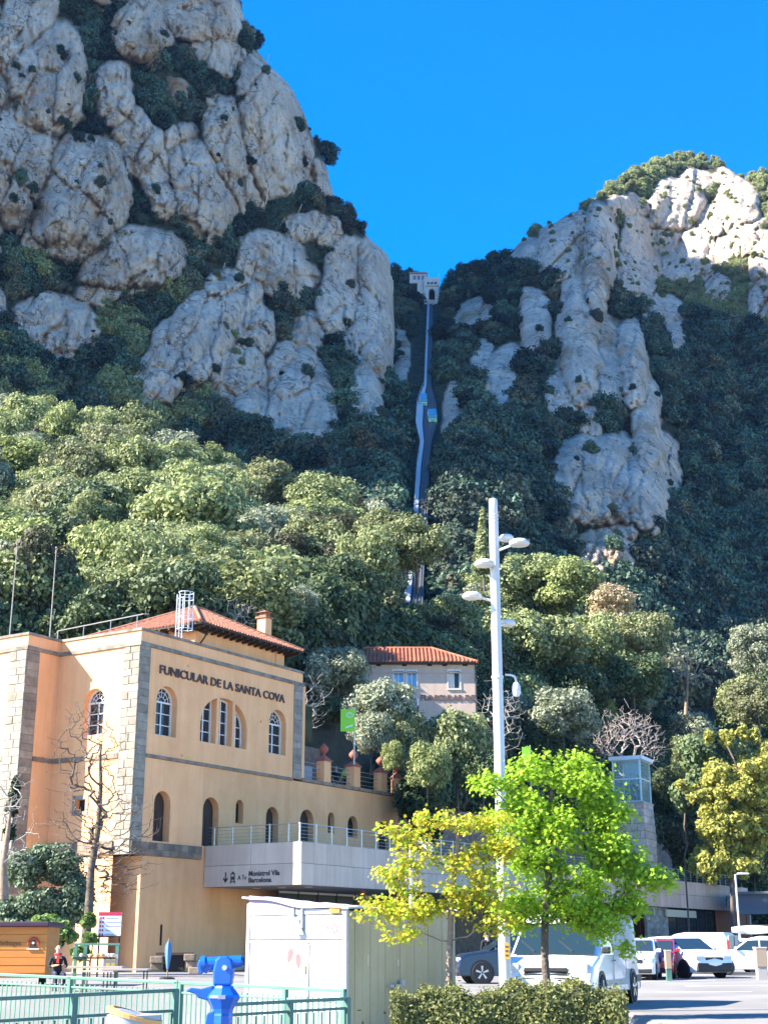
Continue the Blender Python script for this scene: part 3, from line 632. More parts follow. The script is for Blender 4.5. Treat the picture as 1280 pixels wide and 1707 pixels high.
for t, x, y, m_, hill in SCAT:
    if hill:
        top = np.interp(x, [a for a, b in YTOP_C], [b for a, b in YTOP_C]); f = (y - top) / (1100 - top)
        tier = 'along the crest' if f < .12 else 'high up' if f < .38 else 'halfway up' if f < .7 else 'low down'
        mark = next(n for lim, n in ((60, 'left flagpole'), (150, 'right flagpole'), (260, 'roof guardrail'), (345, 'ladder cage'), (430, 'tiled roof'), (520, 'chimney'), (610, 'roof corner'), (9999, 'upper station')) if x < lim)
        cells.setdefault((tier, mark, m_, True), []).append((x, t))
    else:
        tier = 'upper' if y < 1150 else 'lower'; mark = next(n for lim, n in ((780, 'upper station'), (900, 'lamp mast'), (1020, 'bright maple'), (1110, 'glass lift'), (1190, 'bare white tree'), (9999, 'golden tree')) if x < lim)
        cells.setdefault((tier, mark, m_, False), []).append((x, t))
for (tier, mark, m_, hill), lst in cells.items():
    lst.sort(key=lambda q: q[0]); cname = ('olive', 'dark green', 'yellow-green', 'silvery')[m_]
    for i, (x, t) in enumerate(lst):
        o_ = '' if len(lst) == 1 else ', ' + ORD[min(i, 9)] + ''
        t['label'] = (f'{cname} oak {tier} the sunlit hill above {mark}' if hill else f'{cname} oak on the {tier} slope behind {mark}') + o_
for a in [
  (695, 908, 66, 128, OLIVE, 'large rounded pale oak in front of the funicular track, above the small station', 0),
  (646, 1000, 38, 205, DGREEN, 'added dark tree shading the lowest stretch of track from its left', 3),  # this tree and the next are added to shade the track
  (652, 948, 36, 216, DGREEN, 'added dark tree higher in the gully, shading the track below the pale oak', 1),
  (632, 890, 52, 138, OLIVE, 'pale oak just left of the funicular track on the hill crest', 1),
  (40, 985, 92, 95, OLIVE, 'broad olive oak behind the two flagpoles at the left edge', 4),
  (118, 1010, 58, 96, OLIVE, 'olive oak between the flagpoles and the red tiled roof', 2),
  (-20, 1040, 60, 93, SILVER, 'silvery tree at the left picture edge behind the flagpoles', 0),
  (150, 870, 55, 125, OLIVE, 'tall pale olive oak rising above the left flagpole', 3),
  (320, 860, 95, 130, OLIVE, 'very broad grey-olive oak in the middle of the sunlit hill', 4),
  (340, 920, 62, 118, OLIVE, 'olive oak below the broad grey oak on the hill', 0),
  (490, 1010, 48, 104, SILVER, 'silvery round tree right of the station chimney', 2),
  (562, 1122, 66, 99, SILVER, 'silvery round oak left of the small upper station', 0),
  (560, 1185, 40, 98, DGREEN, 'dark oak under the silvery tree beside the upper station', 2),
  (638, 1178, 64, 93, SILVER, 'grey-green olive tree in front of the upper station windows', 4),
  (618, 1225, 42, 91, SILVER, 'low silvery shrub behind the green banner', 2),
  (680, 1240, 50, 92, OLIVE, 'olive shrub below the grey-green olive tree', 1),
  (712, 1280, 44, 88, YGREEN, 'bright green shrub right of the terrace urns', 0),
  (655, 1262, 24, 88, YGREEN, 'small bright green shrub behind the last terrace urn', 3),
  (762, 1245, 66, 93, OLIVE, 'loose green shrub below the upper station lettering', 4),
  (805, 1290, 45, 92, DGREEN, 'dark shrub left of the lamp mast above the canopy', 2),
  (700, 1330, 45, 90, DGREEN, 'dark bush over the end of the ochre wall', 0),
  (885, 965, 66, 152, OLIVE, 'sunlit oak directly right of the mast lamps', 0),
  (948, 985, 66, 150, YGREEN, 'yellow-green oak right of the mast lamps', 1),
  (800, 1020, 50, 146, OLIVE, 'pale oak left of the lamp mast, under the cypress', 2),
  (845, 1062, 74, 138, OLIVE, 'broad olive oak behind the lamp mast', 4),
  (915, 1075, 76, 138, OLIVE, 'broad olive oak right of the lamp mast', 0),
  (792, 1088, 52, 134, OLIVE, 'olive oak right above the red roof of the upper station', 1),
  (1015, 1015, 50, 148, TANF, 'tan autumn-coloured oak on the right slope', 1),
  (1066, 1060, 58, 146, OLIVE, 'pale oak right of the tan autumn tree', 2),
  (985, 1085, 70, 144, OLIVE, 'large olive oak under the tan autumn tree', 3),
  (1055, 1130, 60, 142, DGREEN, 'dark oak on the right slope beside the bare tree', 0),
  (960, 1150, 62, 138, DGREEN, 'dark oak behind the blue-green tree', 4),
  (938, 1195, 68, 118, SILVER, 'blue-green rounded oak left of the bare grey shrub', 0),
  (905, 1240, 40, 117, DGREEN, 'dark shrub under the blue-green oak', 2),
  (1256, 1085, 54, 140, SILVER, 'grey-green oak at the right picture edge', 3),
  (1262, 1170, 54, 138, OLIVE, 'pale oak below the grey-green one at the right edge', 0),
  (1145, 1262, 32, 124, OLIVE, 'pale green tree just right of the glass lift', 3),
  (1115, 1330, 42, 126, DGREEN, 'dark green tree beside the stone lift tower', 3),
  (1165, 1400, 60, 122, DGREEN, 'dark green tree above the stone-clad building roof terrace', 0),
  (1255, 1440, 50, 121, DGREEN, 'dark green tree behind the right street lamp', 2)]:
    plant_tree(a[0], a[1], a[2], a[3], a[4], a[5], k=a[6], sq=1.35 if a[1] > 1200 else 1.0)

# ------------------------------------------------------------------ building tools
BROT = rad(-32.5)
O3 = at(236, 1050, 70); BO = Vector((O3.x, O3.y, -0.15))
BX = Vector((math.cos(BROT), math.sin(BROT), 0)); BY = Vector((-math.sin(BROT), math.cos(BROT), 0))
def hitx(px, py, x0=0.0):                               # pixel -> (y', z') on the plane x' = x0 of the building frame
    r = ray(px, py); t = ((BO + BX * x0 - EYEP).dot(BX)) / r.dot(BX); p = EYEP + r * t - BO; return p.dot(BY), p.z
def hity(px, py, y0=0.0):
    r = ray(px, py); t = ((BO + BY * y0 - EYEP).dot(BY)) / r.dot(BY); p = EYEP + r * t - BO; return p.dot(BX), p.z
def MF(x0): return lambda u, z, d=0: (x0 + d, u, z)     # wall along y', outward +x'
def ML(y0): return lambda u, z, d=0: (u, y0 - d, z)     # wall along x', outward -y'
def outline(o, n=10):
    if 'poly' in o: return o['poly']
    u0, u1, z0, z1 = o['r']
    if not o.get('arch'): return [(u0, z0), (u1, z0), (u1, z1), (u0, z1)]
    r = (u1 - u0) / 2; zs = z1 - r; c = (u0 + u1) / 2
    return [(u0, z0), (u1, z0)] + [(c + r * math.cos(math.pi * k / n), zs + r * math.sin(math.pi * k / n)) for k in range(n + 1)]
def wall(name, M, u0, u1, z0, z1, ops, material, parent, thick=.45, back=None):
    """a wall face with real holes, reveals of the given depth and a dark room wall behind"""
    bm = bmesh.new(); edges = []
    def loop(pts):
        vs = [bm.verts.new(M(u, z, 0)) for u, z in pts]
        for a, b in zip(vs, vs[1:] + vs[:1]): edges.append(bm.edges.new((a, b)))
        return vs
    loop([(u0, z0), (u1, z0), (u1, z1), (u0, z1)])
    for o in ops: loop(outline(o))
    bmesh.ops.triangle_fill(bm, use_beauty=True, use_dissolve=False, edges=edges)
    for o in ops:
        pts = outline(o)
        a = [bm.verts.new(M(u, z, 0)) for u, z in pts]; b = [bm.verts.new(M(u, z, -thick)) for u, z in pts]; n = len(pts)
        for k in range(n): bm.faces.new((a[k], a[(k + 1) % n], b[(k + 1) % n], b[k]))
    bmesh.ops.remove_doubles(bm, verts=bm.verts, dist=.0005); bmesh.ops.recalc_face_normals(bm, faces=bm.faces)
    me = bpy.data.meshes.new(name); bm.to_mesh(me); bm.free(); me.materials.append(material)
    o = bpy.data.objects.new(name, me); link(o); o.parent = parent; return o
def window(M, o, parent, frame=WFRAME, pane=GLASS, depth=.3, bars=(1, 2), fw=.09, name='window', tracery=True):
    """frame following the opening, glazing bars, and a glass pane behind them"""
    pts = outline(o, 12); us = [p[0] for p in pts]; zs = [p[1] for p in pts]; c = ((min(us) + max(us)) / 2, (min(zs) + max(zs)) / 2)
    u0, u1, z0, z1 = min(us), max(us), min(zs), max(zs)
    inner = [(c[0] + (u - c[0]) * (1 - 2 * fw / (u1 - u0)), c[1] + (z - c[1]) * (1 - 2 * fw / (z1 - z0))) for u, z in pts]
    m = MB(); n = len(pts)
    for k in range(n):
        j = (k + 1) % n; vs = []
        for d in (-depth - .05, -depth + .03):
            vs += [M(*pts[k], d), M(*pts[j], d), M(*inner[j], d), M(*inner[k], d)]
        m.hexa(vs)
    r = (u1 - u0) / 2 if o.get('arch') else 0; zsp = z1 - r; b = .045
    if r: m.mbox(M, u0 + fw, u1 - fw, zsp - b, zsp + b, -depth - .04, -depth + .02)
    for k in range(bars[0]):
        uc = u0 + (u1 - u0) * (k + 1) / (bars[0] + 1); m.mbox(M, uc - b * .8, uc + b * .8, z0 + fw, zsp - (0 if r else fw), -depth - .035, -depth + .015)
    for k in range(bars[1]):
        zc = z0 + (zsp - z0) * (k + 1) / (bars[1] + 1); m.mbox(M, u0 + fw, u1 - fw, zc - b * .5, zc + b * .5, -depth - .03, -depth + .01)
    if r and tracery:                                    # leaded tracery in the head
        cu = (u0 + u1) / 2
        for ang in (30, 62, 90, 118, 150):
            a = rad(ang); p = (cu + .35 * r * math.cos(a), zsp + .35 * r * math.sin(a)); q = (cu + .95 * r * math.cos(a), zsp + .95 * r * math.sin(a))
            m.cyl(M(*p, -depth), M(*q, -depth), .02, .02, 4)
        for rr in (.35, .66):
            P_ = [M(cu + rr * r * math.cos(rad(t)), zsp + rr * r * math.sin(rad(t)), -depth) for t in range(0, 181, 20)]; m.tube(P_, .02, 4)
    w = m.build(name, frame, parent)
    g = MB(); g.add([M(u, z, -depth - .06) for u, z in pts], [tuple(range(n))]); g.build('pane', pane, w); return w
def door_leaf(M, o, parent, depth=.42, material=DWOOD, name='door'):
    pts = outline(o, 12); n = len(pts); m = MB(); m.add([M(u, z, -depth) for u, z in pts] + [M(u, z, -depth - .06) for u, z in pts], [tuple(range(n)), tuple(range(2 * n - 1, n - 1, -1))])
    u0, u1, z0, z1 = o['r']; uc = (u0 + u1) / 2
    for a, b in ((u0 + .1, uc - .05), (uc + .05, u1 - .1)): m.mbox(M, a, b, z0 + .15, z0 + (z1 - z0) * .62, -depth + .002, -depth + .03)
    return m.build(name, material, parent)
STONE_ME = {}
def stones(M, u0, u1, z0, z1, parent, material, course=.42, seed=0, d0=0.0, proud=.05, name='stone', alt=True):
    """coursed blocks, each its own object"""
    g = random.Random(seed); z = z0; k = 0
    MB().mbox(M, u0 + .005, u1 - .005, z0, z1, d0 - .03, d0 + proud - .03).build('mortar_bed', mat('mortar', (.34, .28, .20), .95, (.24, .19, .13), 3), parent)
    while z < z1 - .05:
        h = min(course * g.uniform(.85, 1.15), z1 - z)
        if z1 - (z + h) < .15: h = z1 - z
        w = u1 - u0; nb = max(1, round(w / .62)); cuts = [u0]
        for i in range(1, nb): cuts.append(u0 + w * i / nb + (.16 if k % 2 else -.16) * (1 if alt else 0) * min(1, w / nb) + g.uniform(-.04, .04))
        cuts.append(u1)
        for a, b in zip(cuts[:-1], cuts[1:]):
            m = MB(); pr = d0 + proud + g.uniform(-.012, .012); j = g.uniform(.004, .012)
            A = [M(*q, d0 - .045) for q in ((a + j, z + j), (b - j, z + j), (b - j, z + h - j), (a + j, z + h - j))]
            e = .02; Bq = [M(*q, pr) for q in ((a + j + e, z + j + e), (b - j - e, z + j + e), (b - j - e, z + h - j - e), (a + j + e, z + h - j - e))]
            C = [M(*q, pr - .02) for q in ((a + j, z + j), (b - j, z + j), (b - j, z + h - j), (a + j, z + h - j))]
            m.add(A + C + Bq, [(i, (i + 1) % 4, 4 + (i + 1) % 4, 4 + i) for i in range(4)] + [(4 + i, 4 + (i + 1) % 4, 8 + (i + 1) % 4, 8 + i) for i in range(4)] + [(8, 9, 10, 11)])
            m.build(name, material, parent)
        z += h; k += 1
def tile_slope(e0, e1, r1, r0, parent, material, pitch=.24, course=.45, rad_=.075, name='roof_tiles'):
    """rows of barrel tiles over a slope given by its eave e0-e1 and ridge r0-r1 (r0==r1 for a triangle)"""
    e0, e1, r0, r1 = map(Vector, (e0, e1, r0, r1)); E = (e1 - e0); L = E.length; E.normalize()
    nrm = E.cross(((r0 + r1) / 2 - (e0 + e1) / 2)).normalized()
    if nrm.z < 0: nrm = -nrm
    U = nrm.cross(E).normalized()
    if U.z < 0: U = -U
    a0 = (r0 - e0).dot(E); a1 = (r1 - e0).dot(E); H = (r0 - e0).dot(U)
    m = MB(); m.add([e0, e1, r1, r0], [(0, 1, 2, 3)]); n = int(L / pitch)
    for i in range(n):
        u = (i + .5) * L / n
        top = H
        if a0 > 1e-3 and u < a0: top = H * u / a0
        if a1 < L - 1e-3 and u > a1: top = min(top, H * (L - u) / (L - a1))
        nc = max(1, round(top / course)); off = random.uniform(-.02, .02)
        for c in range(nc):
            s0, s1 = top * c / nc, top * (c + 1) / nc + .03; b = e0 + E * (u + off); vs = []
            for s_, r_ in ((s0 - .02, rad_ * 1.15), (s1, rad_ * .85)):
                for t in (0, 45, 90, 135, 180): vs.append(b + U * s_ + E * (r_ * math.cos(rad(t))) + nrm * (r_ * math.sin(rad(t)) * 1.05 + .01))
            m.add(vs, [(k, k + 1, 6 + k, 5 + k) for k in range(4)] + [(0, 1, 2, 3, 4)])
    o = m.build(name, material, parent); o['kind'] = 'stuff'; return o
def text_mesh(name, body, material, parent, width=None, height=1.0, extrude=.02, bold=.012, matrix=None, align='LEFT', spacing=1.0):
    cu = bpy.data.curves.new(name, 'FONT'); cu.body = body; cu.size = 1; cu.extrude = extrude; cu.offset = bold; cu.align_x = align; cu.space_character = spacing; cu.resolution_u = 3
    t = bpy.data.objects.new('t', cu); link(t); dg = bpy.context.evaluated_depsgraph_get(); dg.update(); me = bpy.data.meshes.new_from_object(t.evaluated_get(dg)); bpy.data.objects.remove(t)
    xs = [v.co.x for v in me.vertices]; w = max(xs) - min(xs); x0 = min(xs); sy = height / .729; sx = (width / w) if width else sy
    for v in me.vertices:
        v.co.x = (v.co.x - x0) * sx; v.co.y *= sy
        if align == 'CENTER': v.co.x -= w * sx / 2
    if matrix is not None: me.transform(matrix)
    me.name = name; me.materials.clear(); me.materials.append(material); o = bpy.data.objects.new(name, me); link(o)
    if parent is not None: o.parent = parent
    return o
def frame_m(orig, xdir, ydir):                           # matrix with given origin, x axis and y axis
    x = Vector(xdir).normalized(); y = Vector(ydir).normalized(); z = x.cross(y)
    return Matrix(((x.x, y.x, z.x, orig[0]), (x.y, y.y, z.y, orig[1]), (x.z, y.z, z.z, orig[2]), (0, 0, 0, 1)))

# ------------------------------------------------------------------ main station building
B = thing('station_building', 'large salmon-coloured station building with stone corners, arched windows and brown wall lettering', 'building', BO, BROT)
W = MF(0.0); zt = 16.42
A_ = lambda *r: {'r': r, 'arch': True}
bigarch = []
def seg_arch(u0, u1):
    c, a, zs, b = 7.02, 2.02, 12.95, 1.5; pts = [(u0, 11.87), (u1, 11.87)]; f = lambda u: zs + b * math.sqrt(max(0, 1 - ((u - c) / a) ** 2))
    if f(u1) > 12.96: pts.append((u1, f(u1)))
    for k in range(1, 9):
        u = u1 + (u0 - u1) * k / 9; pts.append((u, f(u)))
    if f(u0) > 12.96: pts.append((u0, f(u0)))
    else: pts.append((u0, 12.95))
    if f(u1) <= 12.96: pts.insert(2, (u1, 12.95))
    return {'poly': pts}
G3 = [seg_arch(5.0, 6.33), seg_arch(6.55, 7.72), seg_arch(7.94, 9.04)]
upper = [A_(1.42, 3.05, 11.8, 14.4), *G3, A_(11.08, 12.72, 11.93, 14.5)]
wall('upper_wall', W, 0, 14.3, 10.72, zt, upper, SALMON, B, .55)
lowL = [A_(1.62, 2.88, 6.45, 8.98)]; lowR = [A_(8.3, 8.98, 7.8, 9.07), A_(11.04, 12.22, 6.42, 8.93), A_(14.31, 15.69, 6.42, 9.05), A_(17.16, 17.85, 7.85, 9.07), A_(19.28, 20.4, 7.75, 9.03), A_(22.8, 24.2, 6.42, 9.05), A_(5.52, 6.85, 6.42, 9.0)]
wall('lower_wall', W, 0, 5.4, 6.35, 10.55, lowL, SALMON, B, .5)
wall('lower_wall', MF(-.03), 5.4, 25.1, 3.6, 10.6, lowR, OCHRE, B, .5)
for o in upper[:1] + upper[-1:]: window(W, o, B, depth=.4, bars=(1, 2))
for o in G3: window(W, {'poly': o['poly']}, B, depth=.42, bars=(1, 3), tracery=False)
for o in lowL + lowR: 
    if o['r'][1] - o['r'][0] > 1.15 and o['r'][2] < 7: door_leaf(MF(-.03), o, B)
    else: window(MF(-.03), o, B, frame=DWOOD, depth=.4, bars=(1, 1), tracery=False, fw=.07)
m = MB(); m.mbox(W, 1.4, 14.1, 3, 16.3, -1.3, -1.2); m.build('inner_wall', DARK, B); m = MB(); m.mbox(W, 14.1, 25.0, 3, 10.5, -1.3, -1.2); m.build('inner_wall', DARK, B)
m = MB(); m.mbox(W, .78, 13.4, 10.56, 10.74, -.02, .07); m.mbox(MF(-.03), 14.3, 25.15, 10.62, 10.82, -.55, .10); m.build('string_course', DSTONE, B, bevel=.02)
stones(W, 0.02, .78, 5.7, 16.3, B, STONE, seed=1); stones(W, 13.42, 14.3, 10.75, 16.3, B, STONE, seed=2)
stones(ML(0), -1.1, 0.02, 5.7, 16.3, B, STONE, seed=3)
stones(W, .0, 5.45, 5.7, 6.36, B, DSTONE, course=.33, seed=4, proud=.10)
# parapet with band and coping, round the recess and the wing
def ring(name, z0, z1, off, material):
    m = MB()
    m.mbox(W, -off, 14.3 + off, z0, z1, -.4, off); m.mbox(ML(0), -5.74, -off * 0 - .402, z0, z1, -.4, off)
    m.mbox(MF(-5.74), -2.36 - off, -off - .002, z0, z1, -.4, off); m.mbox(ML(-2.36), -20, -5.74 - .402, z0, z1, -.4, off)
    m.mbox(ML(14.3), -3.0, -.402, z0, z1, off * 0 - .35, .0)
    return m.build(name, material, B)
ring('parapet', zt - .02, 17.0, .0, SALMON); ring('cornice_band', 16.22, 16.42, .09, COPING); ring('coping', 17.0, 17.14, .07, COPING)
m = MB(); m.mbox(ML(14.3), -3, 0, 10.8, 16.3, -.3, 0); m.build('side_wall', SALMON, B)
# recessed front, wing
rw = [A_(-3.75, -2.32, 11.8, 14.25), {'r': (-3.9, -3.2, 7.95, 8.55)}]
R0 = ML(-.03)
wall('recess_wall', ML(-.0), -5.74, -1.1, -0.1, 16.24, rw, SALMON, B, .5)
window(ML(0), rw[0], B, depth=.38, bars=(1, 2)); m = MB(); m.mbox(ML(0), -4.0, -3.1, 7.85, 8.65, -.45, -.3); m.build('vent_back', DARK, B)
for i, (a, b, c, d) in enumerate([(-4.1, -3.9, 7.75, 8.75), (-3.2, -3.0, 7.75, 8.75), (-3.9, -3.2, 8.55, 8.75), (-3.9, -3.2, 7.75, 7.95)]):
    m = MB(); m.mbox(ML(0), a, b, c, d, -.05, .03); m.build('vent_surround', STONE, B)
m = MB(); m.mbox(ML(0), -5.73, -1.1, 10.5, 10.74, -.05, .07); m.mbox(MF(-5.74), -1.48, -.07, 10.5, 10.74, -.05, .07); m.build('string_course', DSTONE, B)
m = MB(); m.mbox(ML(0), -5.73, -1.1, 5.75, 6.4, -.05, .12); m.build('plinth_band', DSTONE, B)
wall('wing_side_wall', MF(-5.74), -2.36, 0, -0.1, 16.24, [], SALMON, B)
ww = [A_(-9.6, -8.1, 11.6, 14.3)]
wall('wing_front_wall', ML(-2.36), -20, -5.74, -0.1, 16.24, ww, SALMON, B, .5); window(ML(-2.36), ww[0], B, depth=.35, bars=(1, 3))
stones(MF(-5.74), -2.36, -1.48, 3.0, 16.22, B, STONE, seed=5); stones(ML(-2.36), -6.95, -5.72, 3.0, 16.22, B, STONE, seed=6)
m = MB(); m.mbox(ML(-2.36), -20, -6.95, 10.5, 10.74, -.05, .07); m.build('string_course', COPING, B)
# base block under the stone band
m = MB(); m.mbox(MF(-.02), .9, 5.8, -.2, 5.69, -6, 0); m.mbox(ML(.93), -3.2, -.03, -.2, 5.69, -.5, 0.02); m.build('base_wall', OCHRE, B)
m = MB(); m.mbox(MF(-.03), 5.8, 26, -.2, 3.6, -1, 0); m.build('arcade_wall', OCHRE, B)
m = MB(); m.cyl((.012, 2.6, 1.4), (.012, 2.6, 2.4), .05, .05, 6); m.build('wall_slot', DARK, B)
m = MB(); m.box((.03, 12.1, 2.5), (.06, .5, 2.0)); m.build('info_board', mat('dark_red_board', (.16, .03, .035), .5), B)
# lettering
text_mesh('lettering', 'FUNICULAR DE LA SANTA COVA', BROWN, B, width=10.95, height=.46, extrude=.03, bold=.018, matrix=frame_m((.04, 1.52, 14.99), (0, 1, 0), (0, 0, 1)))
for u, z in ((6.0 - 2.2, 15.75), (9.6, 15.45), (3.6, 10.95), (10.3, 13.6)):
    MB().cyl((0, u, z), (.06, u, z), .07, .07, 8).build('wall_anchor', OCHRE, B)
# penthouse with hipped tile roof, rafters, chimney
E0, E1 = 4.5, 14.15; xe = .15; xb = -9.0; ze = 18.32
ap = hitx(325, 1014, -4.4); A1 = (-4.4, ap[0], ap[1]); A2 = (-4.4, max(ap[0] + .6, E1 - 4.6), ap[1])
m = MB(); m.mbox(MF(-.75), E0 + .7, 13.3, 17.0, ze - .1, -7.4, 0); m.build('penthouse_wall', SALMON, B)
for a_, b_ in ((5.25, 5.9), (12.5, 13.32)): MB().mbox(MF(-.75), a_, b_, 17.0, ze - .12, 0, .05).build('corner_pier', OCHRE, B)
c00, c01, c11, c10 = (xe, E0, ze), (xe, E1, ze), (xb, E1, ze), (xb, E0, ze)
rf = MB(); rf.mbox(MF(xe), E0, E1, ze - .10, ze - .01, xb - xe, 0); ro = rf.build('eave_board', DWOOD, B)
tile_slope(c00, c01, A2, A1, B, TILE); tile_slope(c10, c00, A1, A1, B, TILE); tile_slope(c01, c11, A2, A2, B, TILE); tile_slope(c11, c10, A1, A2, B, TILE)
m = MB()
for a, b in ((c00, A1), (c01, A2), (A1, A2), (c10, A1)):
    m.tube([Vector(a).lerp(Vector(b), t / 8) + Vector((0, 0, .07)) for t in range(9)], .1, 8)
m.build('ridge_tiles', TILE, B)
rm = None
for i in range(17):
    u = E0 + .35 + i * .56
    if rm is None:
        rm = MB().hexa([(-.8, -.06, -.28), (.85, -.06, -.12), (.85, .06, -.12), (-.8, .06, -.28), (-.8, -.06, -.1), (.85, -.06, -.02), (.85, .06, -.02), (-.8, .06, -.1)]).build('rafter', DWOOD, B); r_ = rm
    else: r_ = rm.copy(); link(r_)
    r_.location = (-.75, u, ze - .1)
for i in range(12):
    r_ = rm.copy(); link(r_); r_.location = (xb + .6 + i * .7, E0 + .8, ze - .1); r_.rotation_euler = (0, 0, rad(-90))
m = MB(); m.cyl((-.1, 5.5, 18.0), (-.7, 5.5, 17.3), .05, .05, 5); m.build('eave_strut', DWOOD, B)
cz = hitx(441, 1032, -1.9); m = MB(); m.box((-1.9, cz[0], cz[1] - .9), (.62, .62, 1.8)); ch = m.build('chimney', SALMON, B)
m = MB(); m.box((-1.9, cz[0], cz[1] + .05), (.8, .8, .1)); m.box((-1.9, cz[0], cz[1] + .22), (.5, .5, .25)); m.add([(-2.3, cz[0] - .4, cz[1] + .35), (-1.5, cz[0] - .4, cz[1] + .35), (-1.5, cz[0] + .4, cz[1] + .35), (-2.3, cz[0] + .4, cz[1] + .35), (-1.9, cz[0], cz[1] + .55)], [(0, 1, 4), (1, 2, 4), (2, 3, 4), (3, 0, 4), (3, 2, 1, 0)]); m.build('chimney_cap', TILE, ch)
# safety rail along the roof edge and cage ladder
u0, z0 = hitx(298, 1058, -.9)
lad = MB(); hw = .38; cxl = -.9; zb, ztp = 17.1, hitx(298, 989, -.9)[1]
for dx in (-.0,):
    for s_ in (-1, 1): lad.cyl((cxl, u0 + s_ * .25, zb), (cxl, u0 + s_ * .25, ztp - .1), .03, .03, 6)
for k in range(9): lad.cyl((cxl, u0 - .25, zb + .3 + k * .27), (cxl, u0 + .25, zb + .3 + k * .27), .018, .018, 5)
lad.build('ladder', mat('galvanised_white', (.66, .68, .68), .4, metal=.3), B)
cg = MB()
for zz in (zb + .75, zb + 1.4, ztp - .35, ztp): cg.tube([(cxl + .42 + .42 * math.cos(t) * 1.0, u0 + .42 * math.sin(t), zz) for t in [rad(a) for a in range(-180, 181, 24)]], .022, 5)
for a in (-110, -60, -20, 20, 60, 110, 180): cg.cyl((cxl + .42 + .42 * math.cos(rad(a)), u0 + .42 * math.sin(rad(a)), zb + (.7 if abs(a) < 170 else .0)), (cxl + .42 + .42 * math.cos(rad(a)), u0 + .42 * math.sin(rad(a)), ztp), .022, .022, 5)
cg.build('ladder_cage', MC['galvanised_white'], B)
rl = MB(); q = [(-7.3, 1.2, 17.3), (-7.3, 1.2, 18.05), (-1.4, 1.6, 18.35), (-1.2, 1.8, 18.35)]; rl.tube(q, .035, 6)
for x_ in (-5.5, -3.5, -1.6): rl.cyl((x_, 1.35, 17.1), (x_, 1.35, 18.2), .025, .025, 5)
rl.build('roof_guardrail', STEEL, B)
for px, py0, lab in ((20, 910, 'leftmost of the two thin flagpoles on the roof of the left wing'), (87, 915, 'thin bare flagpole nearer the tiled roof, on the left wing')):
    b = at(px - 4, 1062, 78); tp = at(px, py0, 78); f = thing('flagpole', lab, 'flagpole', (b.x, b.y, 16.6))
    MB().cyl((0, 0, 0), (0, 0, tp.z - 16.6), .055, .03, 6).build('pole', BARKP, f); MB().lathe([(.0, 0), (.07, .04), (.07, .1), (0, .14)], (0, 0, tp.z - 16.6), 8).build('finial', BARKP, f); MB().cyl((0, 0, 0), (0, 0, .3), .12, .12, 8).build('foot', STEEL, f)

# terrace on top of the ochre wall: posts with urns, rails
TER = thing('terrace_balustrade', 'terrace balustrade of salmon posts with terracotta urns and thin rails on the ochre wall', 'balustrade', BO, BROT)
URN = mat('terracotta_urn', (.42, .13, .085), .85, (.32, .10, .065), 4)
posts = []
for k, (px, py, sz) in enumerate([(504, 1300, .42), (548.5, 1305, .72), (598, 1312, .72), (643, 1319, .72), (670, 1311, .6)]):
    u, z = hitx(px - (2 if k else 0), py, .0); posts.append((u, sz)); h = [1.05, 1.28, 1.28, 1.22, 1.05][k]
    m = MB(); m.box((-.32, u, 10.8 + h / 2), (sz * .8, sz, h)); p_ = m.build('post', SALMON, TER)
    m = MB(); m.box((-.32, u, 10.8 + h + .04), (sz * 1.02, sz * 1.2, .08)); a = sz * .5
    m.add([(-.32 - a, u - a, 10.88 + h), (-.32 + a, u - a, 10.88 + h), (-.32 + a, u + a, 10.88 + h), (-.32 - a, u + a, 10.88 + h)] + [(-.32 + i * .1, u + j * .1, 10.8 + h + .36) for i, j in ((-1, -1), (1, -1), (1, 1), (-1, 1))], [(0, 1, 5, 4), (1, 2, 6, 5), (2, 3, 7, 6), (3, 0, 4, 7), (4, 5, 6, 7)]); m.build('post_cap', URN, p_)
    if k: MB().lathe([(.10, 0), (.07, .10), (.07, .16), (.16, .22), (.27, .36), (.29, .5), (.24, .6), (.17, .64), (.17, .68), (.10, .72), (.05, .78), (.0, .84)], (-.32, u, 10.8 + h + .3), 14).build('urn', URN, p_, smooth=True)
for (ua, sa2), (ub, sb2) in zip(posts[:-1], posts[1:]):
    for k in range(4):
        MB().cyl((-.32, ua + sa2 / 2, 11.05 + k * .27), (-.32, ub - sb2 / 2, 11.05 + k * .27), .022, .022, 6).build('rail', STEEL, TER)
TF = thing('terrace_building', 'dark green glazed shelter on a rubble base behind the terrace', 'shelter', BO, BROT)
m = MB(); m.box((-4.5, 19.5, 9.6), (8.0, 10.6, 2.0)); m.build('terrace_floor', CONC, TF)
u, z = hitx(530, 1257, -4.0); m = MB(); m.box((-4.0, 18.8, 12.0), (.5, 5.5, 3.2)); m.build('rubble_base', mat('rubble_masonry', (.24, .18, .14), .95, (.13, .10, .085), 3.5, bump=.8, bscale=6), TF)
GDK = mat('dark_green_glazing', (.01, .035, .03), .2)
for k in range(4): MB().box((-4.3, 16.8 + k * 1.3, 15.0), (.06, 1.24, 2.6)).build('glass_panel', GDK, TF); MB().box((-4.25, 16.15 + k * 1.3, 15.0), (.1, .07, 2.7)).build('mullion', GREEND, TF)
m = MB(); m.box((-4.25, 18.8, 13.66), (.14, 5.4, .1)); m.box((-4.25, 18.8, 16.36), (.14, 5.4, .1)); m.build('frame_rail', GREEND, TF)
m = MB(); u, z = hitx(525, 1282, -1.4); m.box((-1.6, 16.3, 11.35), (.08, 2.6, 1.1)); tag(m.build('grey_screen', mat('pale_grey_board', (.45, .46, .47), .6), None), 'pale grey board leaning behind the rail of the terrace', 'board'); bpy.data.objects['grey_screen'].location = BO; bpy.data.objects['grey_screen'].rotation_euler = (0, 0, BROT)

